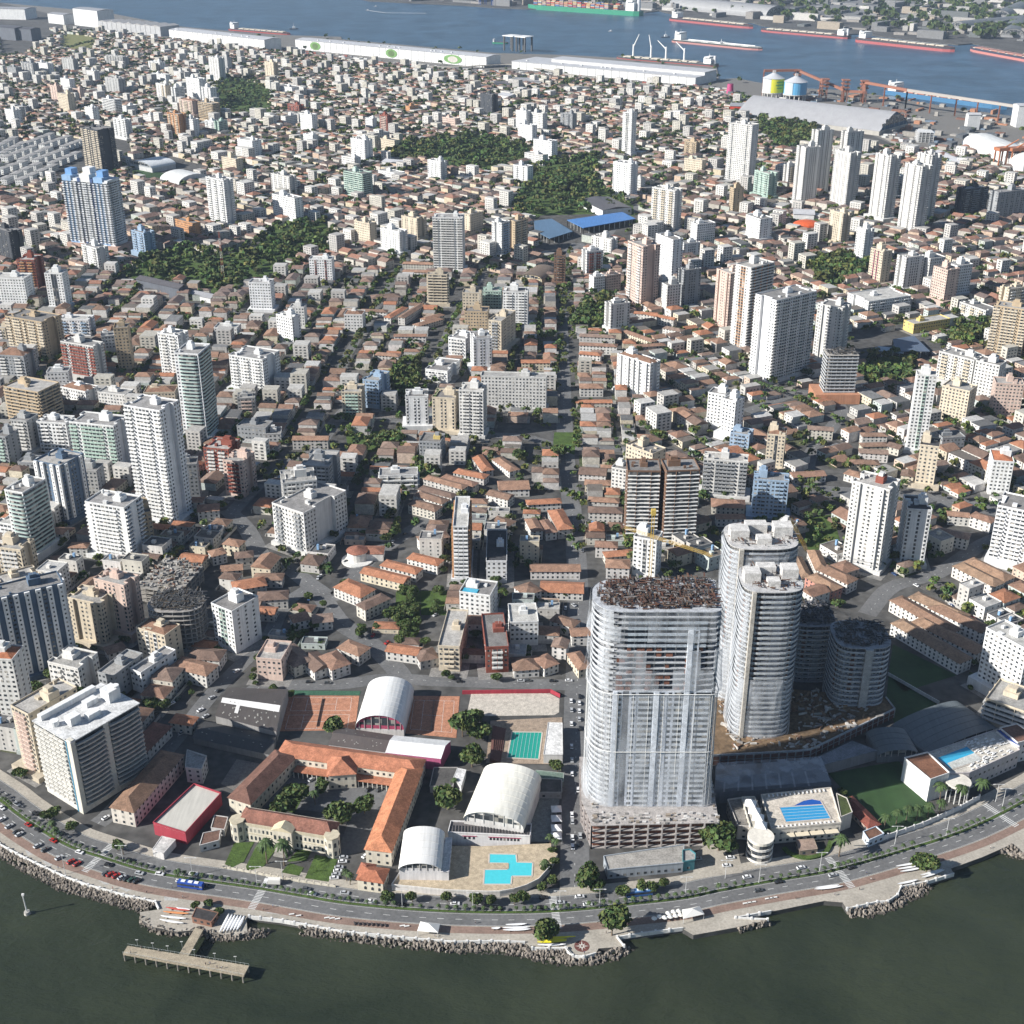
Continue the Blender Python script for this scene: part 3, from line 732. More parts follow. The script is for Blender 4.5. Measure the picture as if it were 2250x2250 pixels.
TOWERS = [(-1179.6,3173.8,-40,39.3,16,27.9,'grid','G','w','grey white block'),
 (-1144.7,3182.9,-40,50.4,16,36.4,'bal','G','w','grey balconied block'),
 (-1121.7,3216.6,-40,53.5,16,31.9,'grid','W','w','white midrise block'),
 (-1092,3314.8,-40,50.2,14,30.7,'vert','g','W','pale grey striped tower'),
 (-1001.1,3407.3,-40,72.5,18,25.7,'bal','g','b','brownish grey block'),
 (-873.9,3299.2,-40,47.5,16,24.2,'slot','W','d','white tower with one dark vertical stripe'),
 (-814.3,3098.3,-40,53,12,21.9,'grid','W','w','low white slab block'),
 (-783,3167,-40,42.5,14,18.2,'grid','w','W','small white block'),
 (-692.3,3144.7,-40,37.8,18,52.6,'vert','w','g','white tower with grey verticals'),
 (-709.4,3324.5,-40,30.3,14,32.6,'grid','g','W','grey shaded tower'),
 (-575.5,3203.5,-40,33.1,14,35.2,'vert','c','W','cream tower with dark verticals'),
 (-970.6,2833.2,-40,27.3,14,32,'vert','k','W','pink striped slim tower'),
 (-986.7,2960.6,-40,35.1,14,29.3,'grid','W','w','slim white tower'),
 (-909.4,2705.3,-40,37.3,16,34.2,'grid','c','w','cream tower'),
 (-939,2882.9,-40,26.6,14,18.7,'grid','k','w','salmon pink block'),
 (-816.3,2565.7,-40,26.4,14,28.7,'grid','W','w','white tower with plain walls'),
 (-876,2943.8,-40,51.1,18,33.4,'vert','g','d','grey tower with dark verticals'),
 (-974.1,3107.8,-40,32.4,14,27.6,'grid','w','g','small grey white tower'),
 (-807.6,2672.2,-40,43.7,16,28.5,'band','W','d','white tower ringed by dark floor bands'),
 (-767.8,2655.1,50,25.4,14,18.1,'grid','W','w','low white block'),
 (-700.9,2551.6,-40,26,14,16.4,'grid','w','W','low off white block'),
 (-741.5,2834.1,-40,34,16,36.1,'vert','w','c','off white tower'),
 (-732.5,2827.5,50,20.3,14,33,'vert','c','W','cream slim tower'),
 (-701.8,2791.4,50,24.1,14,34.6,'bal','W','d','white tower with stacked balconies'),
 (-668,2817.8,-40,45.9,18,49.4,'vert','W','g','tall white tower with grey verticals'),
 (-631.7,2769.4,-40,29.9,16,37.3,'slot','W','d','white tower with black vertical glass stripe'),
 (-645.4,2646.8,-40,42.5,18,30.1,'bal','k','c','pinkish cream tower with flat tiled roof'),
 (-592.6,2585.7,-40,44.1,18,34.2,'band','b','c','beige tower with stepped top'),
 (-614,2413.8,-40,33.7,18,41,'bal','o','c','golden brown tower'),
 (-586.7,2408.6,-40,26.8,14,32,'grid','W','w','white tower beside the golden brown one'),
 (-559.5,2454.5,-40,27.1,14,21.1,'bal','W','g','white balconied tower'),
 (-541.4,2444.3,50,20.9,14,22.3,'bal','n','W','pale green balconied tower'),
 (-709.3,2394.2,-40,37.1,14,34.8,'bal','W','g','white tower with left balconies'),
 (-668.3,2113.9,-40,47.2,30,65.7,'bal2','d','c','tall dark tower with beige balconies'),
 (-969.2,2562.5,-40,32.9,16,25,'grid','W','w','white block among low houses'),
 (-981.2,2660.3,-40,29.2,14,16.1,'bal','G','W','greyish block'),
 (-446.1,2218.3,-40,39.3,20,28.9,'grid','W','w','broad white tower with small windows'),
 (-449.1,2083.9,-40,36.2,14,24,'grid','c','w','low cream slab'),
 (-396.3,1745.8,-40,38.2,16,61.3,'bal','W','g','white tower with narrow penthouse'),
 (-341.3,1928.9,-40,41.5,14,28.6,'vert','w','g','off white tower with two vertical bays'),
 (-380.3,2463.9,-40,33.1,14,31.9,'grid','W','w','slim white tower'),
 (-356,2312,-40,25.2,12,21.1,'grid','W','w','short white block'),
 (-427.5,2524.8,50,29,14,19.3,'grid','w','W','pair of off white blocks'),
 (-437.9,2677.8,-40,34.2,14,16.9,'bal','r','W','red pink apartment block'),
 (-496.4,2952.1,-40,54.5,26,14.4,'grid','W','w','low wide white block'),
 (-307.9,1755.1,-40,46.8,14,35.4,'grid','W','w','wide white tower by the park trees'),
 (-266.2,2486,-40,19.2,12,21,'grid','W','w','slim white tower'),
 (-232.3,2428.6,-40,19.8,14,35.2,'bal','r','k','reddish pink slim tower'),
 (-249.7,2167.3,-40,33.4,18,38.9,'vert','W','g','white tower with three bays'),
 (-263.8,2129.3,-40,30.9,14,17,'grid','w','W','off white block'),
 (-228,1910.9,-40,39.3,20,36.3,'band','n','w','broad greenish white balconied tower'),
 (-213.2,2273.2,-40,38.7,14,19.5,'grid','c','w','low cream block'),
 (-190.8,2047.3,-40,42,18,9.6,'grid','W','w','low white school block'),
 (-117.3,2029.8,-40,28,14,30.1,'vert','W','g','white tower with four bays'),
 (-46.2,2670.6,-40,31.8,18,38.4,'vert','d','G','dark grey tower'),
 (21.5,2467.7,-40,25,14,37.2,'grid','W','w','white tower of a clustered pair'),
 (49.7,2458.3,-40,31,14,34.7,'grid','w','W','off white tower of a clustered pair'),
 (27.9,2357.1,-40,32.9,14,30.1,'grid','W','w','white stepped tower'),
 (56.3,2196.7,-40,39.3,16,31.7,'grid','W','w','broad white tower'),
 (40.3,2161.4,-40,39.1,14,15.8,'grid','w','W','lower white block'),
 (17.4,2018,-40,28.4,14,24.6,'slot','W','g','white tower by the park'),
 (106.5,2477.2,-40,28.6,14,30.7,'slot','G','d','grey office tower'),
 (198.9,2225.3,-40,18.7,14,72,'slot','W','g','very slim tall white tower'),
 (167.4,1908.9,-40,32.1,18,50.4,'vert','W','g','tall white tower with square windows'),
 (204.7,1694.7,-40,36.1,18,58.3,'bal','w','c','tall off white tower with terraced top'),
 (-116.1,2511.9,-40,33.3,14,17.3,'grid','k','c','low salmon pink block'),
 (-202.4,2676.3,50,25.2,12,14.8,'grid','o','c','low ochre block'),
 (306.3,2215.9,-40,23.5,14,26.2,'bal','b','W','brown tower with white edges'),
 (295.2,2091.5,-40,33.8,12,20.3,'grid','c','w','low cream slab'),
 (356.2,2019,-40,41.5,20,87.6,'slot','w','g','very tall off white tower'),
 (376.6,1915.3,-62,34.7,16,35.2,'bal','n','W','greenish white tower'),
 (316.1,1805.4,24,16.6,10.0,35.6,'vert','b','w','slim beige tower'),
 (430.4,1986.8,24,23,14,31.4,'bal','w','c','off white block'),
 (425.2,1867,24,26.3,22,81,'vert','w','k','tall beige and white tower'),
 (458.5,1933.2,24,27.8,16,92.9,'vert','w','g','very tall white tower'),
 (476.3,1846.6,-62,33.7,18,77.8,'vert','w','c','tall beige striped tower'),
 (501,1927.2,24,29,16,91.7,'vert','w','g','tall white tower behind its twin'),
 (511.1,1765.2,-62,30,18,88.7,'pier','w','c','tall cream white tower with deep grooves'),
 (531.5,1692,-62,31.3,18,89.5,'pier','w','c','tall white tower with deep central grooves'),
 (570.8,1776.6,-62,27.8,18,87.7,'pier','w','c','tall white grooved tower behind'),
 (647.7,1806,24,43.6,16,35.8,'bal','d','G','dark blue grey tower'),
 (688.2,1776.5,24,54.4,16,38.1,'vert','G','W','pale grey wide tower'),
 (-619.6,1555.9,-40,37.2,18,38.6,'vert','d','b','dark tower with beige edges'),
 (-547.6,1424.9,-5.0,20.8,24,38,'bal','r','o','brick brown tower'),
 (-493.3,1350.9,-5.0,19.4,16,41.9,'slot','W','d','white and black tower'),
 (-550.3,1373.4,-5.0,35.5,22,30.9,'grid','W','w','big white tower with grid windows'),
 (-503.9,1521.3,-40,31.7,16,26.7,'bal','W','w','white tower before the big blue one'),
 (-460.1,1578.2,-40,26.1,16,30.5,'bal','u','W','grey blue tower by the park'),
 (-429.6,1683.6,-40,38.8,12,18.1,'grid','o','c','low tan block'),
 (-272.2,1350.9,-5.0,23.8,16,31.7,'grid','W','w','white tower with plain front'),
 (-221.9,1461.4,-5.0,26.5,14,27.4,'slot','W','r','white tower with brown middle stripe'),
 (-226.2,1241.1,-33.1,21.3,12,28.5,'grid','W','w','slim white block of a stepped pair'),
 (-223.9,1290.6,-5.0,15.4,12,22.5,'grid','w','W','off white block of a stepped pair'),
 (-293.3,1262.5,-5.0,23.7,16,9.8,'grid','W','w','low white block'),
 (-469,1203.4,-25.3,46.9,26,39.4,'bal2','b','c','broad beige tower with yellow balconies'),
 (-450.2,1268.2,-5.0,32.8,16,17,'bal','W','u','white midrise with blue shading'),
 (-401,1135.1,-23.3,38.2,14,35.5,'bal2','w','r','white tower with dark red balconies'),
 (-370.2,1160.6,9.2,13.2,16,43.1,'slot','b','u','beige tower with blue side fin'),
 (-316.7,1140.7,-23.7,23.1,16,43.3,'bal','W','w','white tower beside the green balconied one'),
 (-236.1,1110.5,-23.4,36.1,28,33.3,'bal','W','g','big white L shaped tower'),
 (-412.1,1027.8,-23.2,37.3,26,33.6,'band','b','c','large beige tower with floor bands'),
 (-386.6,1069.6,-26.6,29.5,16,16,'bal','W','w','low white block with tiled roof'),
 (-417.1,1109.1,7.0,19.3,14,17.7,'grid','W','u','white block in shade'),
 (-351.3,1059.4,-16.7,27.2,14,15.7,'grid','w','g','off white stepped block'),
 (-314.2,1071.4,2.7,27.3,18,12.9,'grid','c','k','cream block with brown roof'),
 (-233,1047.1,8.0,15.2,14,16.2,'bal','g','k','grey block with penthouse'),
 (-189.4,1637.6,-40,28.7,12,28,'grid','c','w','cream slim tower'),
 (-148,1585.9,-40,33.5,14,30.6,'vert','W','d','white tower with dark window bays'),
 (-127.4,1653.4,-40,28.4,18,31.1,'vert','c','w','cream tower with three bays'),
 (-75.3,1510.5,-5.0,35.6,22,64.9,'bal2','W','w','big pale tower with stepped penthouse'),
 (-13.6,1568.9,50,16.3,16,44.6,'bal','W','u','white tower with pale blue side'),
 (6.7,1602.2,50,25.3,14,38.8,'bal','b','c','beige rounded tower'),
 (-52.2,1693,50,26.3,14,26.7,'grid','c','w','cream block with yellow edge'),
 (115.8,1577.5,-40,30.3,14,23.1,'vert','w','G','off white block'),
 (95.3,1490.6,24,21.5,14,29.2,'bal','W','r','white tower with brown balconies'),
 (55.2,1443.7,-5.0,12.9,12,36.4,'bal','B','d','dark brown slim tower'),
 (143.3,1369.5,-62,30.6,22,68.8,'bal','k','w','tall beige pink tower'),
 (184.4,1480,-62,35.6,14,48.2,'grid','W','W','bright white tall block'),
 (167.2,1374.2,-62,20.1,14,25.8,'vert','W','g','white tower with grey bays'),
 (172.4,1344,24,16.6,12,30.7,'grid','w','W','off white tower'),
 (112.4,1418,24,18.3,14,21.1,'grid','k','W','pale pink block'),
 (96.3,1410.1,24,14.2,12,21,'grid','W','y','low white block with yellow end'),
 (108.8,1275.3,24,22.1,14,30.9,'vert','w','r','white tower with brown vertical'),
 (-81.5,1368.3,-5.0,21.8,8.0,35.1,'band','c','o','tan tower with orange stripes'),
 (-163.3,1276.8,-5.0,19.2,16,19.5,'grid','w','W','pale block among brown roofs'),
 (-42,1320.5,-5.0,20,14,29.2,'grid','c','w','cream block'),
 (-21.2,1339.2,-5.0,20.4,14,25.8,'bal','n','W','white green terraced block'),
 (4.2,1292.4,-5.0,25.7,18,39.2,'bal','W','g','tall white tower with roof terrace'),
 (-36.3,1277.8,-5.0,23.8,18,22.8,'grid','b','c','beige block with blank wall'),
 (-9.8,1217.6,-21.7,13.6,38,35,'bal','c','G','long grey cream tower'),
 (-49.3,1200.6,-22.3,18.4,24,20.6,'bal','W','w','white tower with bright roof terrace'),
 (-29.7,1163.1,10.1,17.7,22,33,'vert','W','c','white tower with cream bays'),
 (-65.4,1139.6,-17.8,22,34,11.7,'bal','W','w','white low block with deck roof'),
 (-120.9,1070.6,-17.1,15.1,26,25.9,'bal','u','W','pale blue tower with white side'),
 (-138.5,1043.1,-2.8,17.2,20,24.5,'bal','c','n','cream block with green balconies'),
 (1.9,1058.6,-5.3,57.5,12,31.1,'grid','w','W','very wide white slab block'),
 (-32.6,998.7,-9.2,20.4,18,42.2,'bal','w','d','tower with stacked dark balconies'),
 (-56.1,1012,-9.5,19.7,20,31.2,'vert','c','b','cream tower with planted roof'),
 (-80.8,1014.2,2.5,19,18,30.8,'vert','W','g','white tower on the corner'),
 (114.6,1094.5,-46,39.5,14,34.8,'pier','W','k','white tower with tiled roof parts'),
 (246.3,1636.7,24,27,16,26.7,'grid','W','u','white block with pale blue shade'),
 (321.7,1652.1,-62,27.9,20,30.8,'grid','W','w','white stepped block'),
 (221.7,1578.5,24,23.6,14,16.2,'vert','W','d','white block with dark bays'),
 (193.6,1364.2,24,21.9,14,42.2,'vert','G','d','grey dark balconied tower'),
 (227.4,1294.1,-62,24,20,59.4,'pier','k','w','tall pale pink tower with blank face'),
 (238.5,1227.7,-51.1,19.6,34,84.8,'slot2','w','o','tall white and orange tower'),
 (253.2,1144.1,35.4,52.7,26,79.9,'bal2','W','w','huge white balconied tower'),
 (311.3,1190.7,-38.2,25.7,20,55.2,'pier','w','b','white tower with beige grooves'),
 (430.3,1542.4,-62,15.6,14,42.8,'vert','W','d','white and dark tower'),
 (427.4,1454.8,-62,20.3,14,39.5,'slot','c','m','cream tower with magenta stripe'),
 (455.6,1434.3,24,25.7,16,37.7,'vert','w','m','white tower with magenta stripes'),
 (478.6,1376.5,-62,21,18,39.6,'grid','k','W','pale pink tower'),
 (483.8,1441.4,24,22.2,16,34.6,'grid','w','W','off white tower behind the pink one'),
 (501,1399.6,24,22.1,16,37.6,'grid','W','w','white tower beside the pink one'),
 (423.7,1642.6,-62,25.6,14,39.7,'vert','c','r','cream tower with red trim'),
 (500.9,1324,-62,36.9,18,12.7,'bal','w','c','low cream apartment block'),
 (486.8,1198.3,-29.5,32.4,20,51.3,'bal2','b','c','big beige balconied tower'),
 (414.7,1116.9,-47,35.2,20,30.4,'bal','w','c','cream tower with curved front'),
 (429.9,1084.6,-40,21.7,16,34.6,'grid','w','o','white tower with orange edges'),
 (432.1,1043.9,-10.7,23.3,16,30.9,'grid','k','c','pinkish cream tower'),
 (332.6,965.8,-10.8,15.2,10.0,66.4,'slot','W','n','bright white fin shaped tower'),
 (386.9,1035,-38.3,24,18,29.8,'grid','c','g','cream grey tower'),
 (401.9,1355.1,24,57,36,15.4,'bal','W','g','low white institute building'),
 (434,1283.3,24,47.5,16,9.9,'grid','y','c','low yellow edged building'),
 (-371,961.9,-8.5,25.3,16,28.5,'bal','W','g','white tower with window columns'),
 (-323.5,925.9,-14.1,38.4,22,43.2,'bal2','W','n','broad white tower with green balconies'),
 (-328.7,846.6,-24.4,24,24,45.7,'fin','N','W','blue black and white tower'),
 (-331.7,786.6,-19.6,14.9,24,51.8,'round','W','n','white tower with green glass rounded side'),
 (-343.2,790.9,-18.3,18.8,22,24.6,'bal','W','g','white tower on the left edge'),
 (-272.9,785.3,-18.9,31.1,20,41.4,'slot3','W','g','bright white tower with balcony panel'),
 (-258.7,795.6,23.7,12.3,16,28.9,'bal','b','d','dark beige tower'),
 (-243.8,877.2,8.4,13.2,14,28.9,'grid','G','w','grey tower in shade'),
 (-226.7,916,-13.2,21,22,26.7,'bal','r','w','red brick tower with white bands'),
 (-207.7,886.7,-16.1,16.4,20,28.8,'bal','k','r','pink octagonal tower'),
 (-214.7,986.6,-13,25.5,16,14.3,'grid','G','w','grey low office block'),
 (-199.2,982,6.3,13.7,14,9.9,'grid','w','n','small pale green block'),
 (-153.5,831.5,14.4,24,22,37.8,'bal','w','g','grey white tower of the corner group'),
 (-142.5,807.8,-34.3,29.5,44,32.2,'bal','w','G','big grey white corner tower'),
 (-146.6,891.9,-8.5,22,30,24.7,'bal','G','w','wide grey tower of the corner group'),
 (-281.6,639.9,30,40.4,16,55.9,'fin','N','W','huge white and dark blue tower'),
 (-256.4,673.5,-19.8,24.9,16,30.7,'pier','c','b','cream tower with brown shaft'),
 (-242,680.8,-23.5,22.9,14,38.7,'vert','k','c','pale peach tower'),
 (-320.6,719.7,36.5,26.4,14,18.2,'bal','c','b','cream curved front building'),
 (-332.3,755.1,-14.5,18,16,23,'bal','c','w','cream stepped tower'),
 (-168.1,669,-34.6,17.5,22,29.5,'slot','W','n','white tower with mint side'),
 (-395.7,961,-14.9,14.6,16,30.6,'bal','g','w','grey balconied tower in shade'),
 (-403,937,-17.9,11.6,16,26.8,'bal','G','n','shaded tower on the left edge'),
 (-64.4,946.9,-9.5,17.4,18,18.4,'grid','G','y','grey building with yellow roof box'),
 (-87.6,896,3.8,29.3,14,11.5,'band','W','u','low white blue striped building'),
 (-33.8,766.7,0.0,9.7,45,41.1,'bal2','W','o','slim white tower with long orange grey side'),
 (-10.3,765.6,0.0,13.6,46,16.1,'grid','W','g','long white block with dark flat roof'),
 (-21,698.6,-14.7,20,18,21.7,'grid','W','w','white tower with rooftop pool'),
 (91.8,812.9,-1.5,22.7,20,54.3,'band2','B','W','brown striped twin tower with white floor bands'),
 (117.1,808.8,5.1,23.2,20,56.5,'band2','B','W','second brown striped twin tower'),
 (103.5,905.1,-45,26.4,16,28.8,'grid','c','G','cream tower behind the brown striped one'),
 (91.1,757.2,-22.5,15.9,14,28.7,'slot','W','g','white tower under the yellow crane'),
 (161.7,880.8,-11.5,32.6,14,30.6,'bal2','w','G','white tower with white balconies and dark groove'),
 (177.1,1020.4,-27.6,15.3,14,30.2,'grid','W','w','slim white tower of a stepped pair'),
 (184.7,993.1,-40.8,12.3,14,34.6,'grid','W','w','second slim white tower of a stepped pair'),
 (188.6,965.3,-24.7,15.9,14,16.5,'bal','u','W','small pale blue and white tower'),
 (209.9,932,-14.8,14,16,30.2,'slot','c','d','cream tower with brown roof'),
 (189.2,844.3,-9.9,24.8,14,31.1,'bal','u','W','sky blue tower'),
 (242.6,769.6,-35.2,25.7,20,62.5,'pier','w','r','tall cream tower with brick roof boxes'),
 (274.4,775.5,-7.8,15.7,22,43.4,'vert','W','u','white blue tower with dark flat roof'),
 (321.5,901.4,-20,13.9,18,34.4,'slot','c','g','beige tower with dark roof'),
 (373.4,889.4,-12.6,15,22,27.8,'grid','W','g','white tower with orange tiled roof'),
 (344.5,771.8,-30.2,29.1,24,44.6,'bal2','W','g','white balconied tower on the right edge'),
 (-273.3,584,-5.5,12.6,14,46.3,'grid','w','o','tower with orange roof on left edge'),
 (-253.9,623.1,-20.4,21,18,17.9,'bal','w','d','white tower with black penthouse'),
 (-225.6,619.4,-23.6,11.2,26,16.6,'grid','G','w','grey block with square windows'),
 (-208.9,626.7,-30.5,8.6,28,14.1,'grid','W','w','white block with white roof box'),
 (-211.3,651.6,-26.2,21.6,14,21.5,'slot','c','w','cream tower with tiled penthouse'),
 (-243.9,552.8,-34.3,14.3,30,39.2,'bal','c','k','cream tower with brown balconies'),
 (284.2,613.8,-57.3,27.6,16,39,'grid','W','k','white tower with scattered coloured balconies'),
 (278,588.2,-37.3,22.6,24,15.4,'band','c','w','low beige parking building'),
 (-261.3,992.4,-9.7,20.4,26,78,'round','W','n','tall round fronted tower with pale green glass balconies'),
 (-255.3,842.4,-21.9,30.5,22,89.4,'bal2','W','W','tall white slab tower with glass balconies and stepped top'),
 (-319.8,880.9,-4.9,15.1,14,22.1,'grid','g','w','grey midrise between the balconied towers'),
 (-465.1,1138.1,-10.1,28,24,24.9,'bal','G','w','dark grey block with tiled roof'),
 (-403.2,1217.3,15.5,12.3,14,16,'grid','w','u','small white shaded block'),
 (553.3,1368.7,24,26.7,14,20.2,'bal','c','w','cream block near the beige balconied tower'),
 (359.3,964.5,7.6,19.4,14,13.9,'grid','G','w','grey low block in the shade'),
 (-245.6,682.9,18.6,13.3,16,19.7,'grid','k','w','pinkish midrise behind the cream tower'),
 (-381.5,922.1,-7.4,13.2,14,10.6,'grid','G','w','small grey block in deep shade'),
 (-515.5,1240.3,-6.0,10.8,14,16.6,'bal','c','w','cream block on the far edge of the frame'),
 (191.9,1954.9,-40,16.7,12,17.9,'grid','w','W','small white block by the slim towers'),
 (563.5,1908.4,24,15.6,14,31.1,'vert','w','g','white block between the grooved towers'),
 (192.7,802.2,56.9,16.3,12,13.3,'grid','w','c','white block behind the rear netted tower'),
 (84.4,887.5,-23.8,12,16,21.1,'grid','w','W','white block beside the brown striped tower'),
 (-35.2,657.3,-5.3,12.6,42,16.9,'bal','c','g','cream fronted block with long grey side by the corner park'),
 (-10.3,653.8,5.0,13.3,38,17.4,'bal','r','w','dark red brick block with white windows behind the sand court'),
 (6.8,675.5,3.4,17.2,22,16.5,'grid','W','r','white block with angled top behind the red brick one'),
 (-140.2,636.9,-8.6,15.2,20,14.2,'grid','k','w','pinkish white three storey corner house with flat roof')]
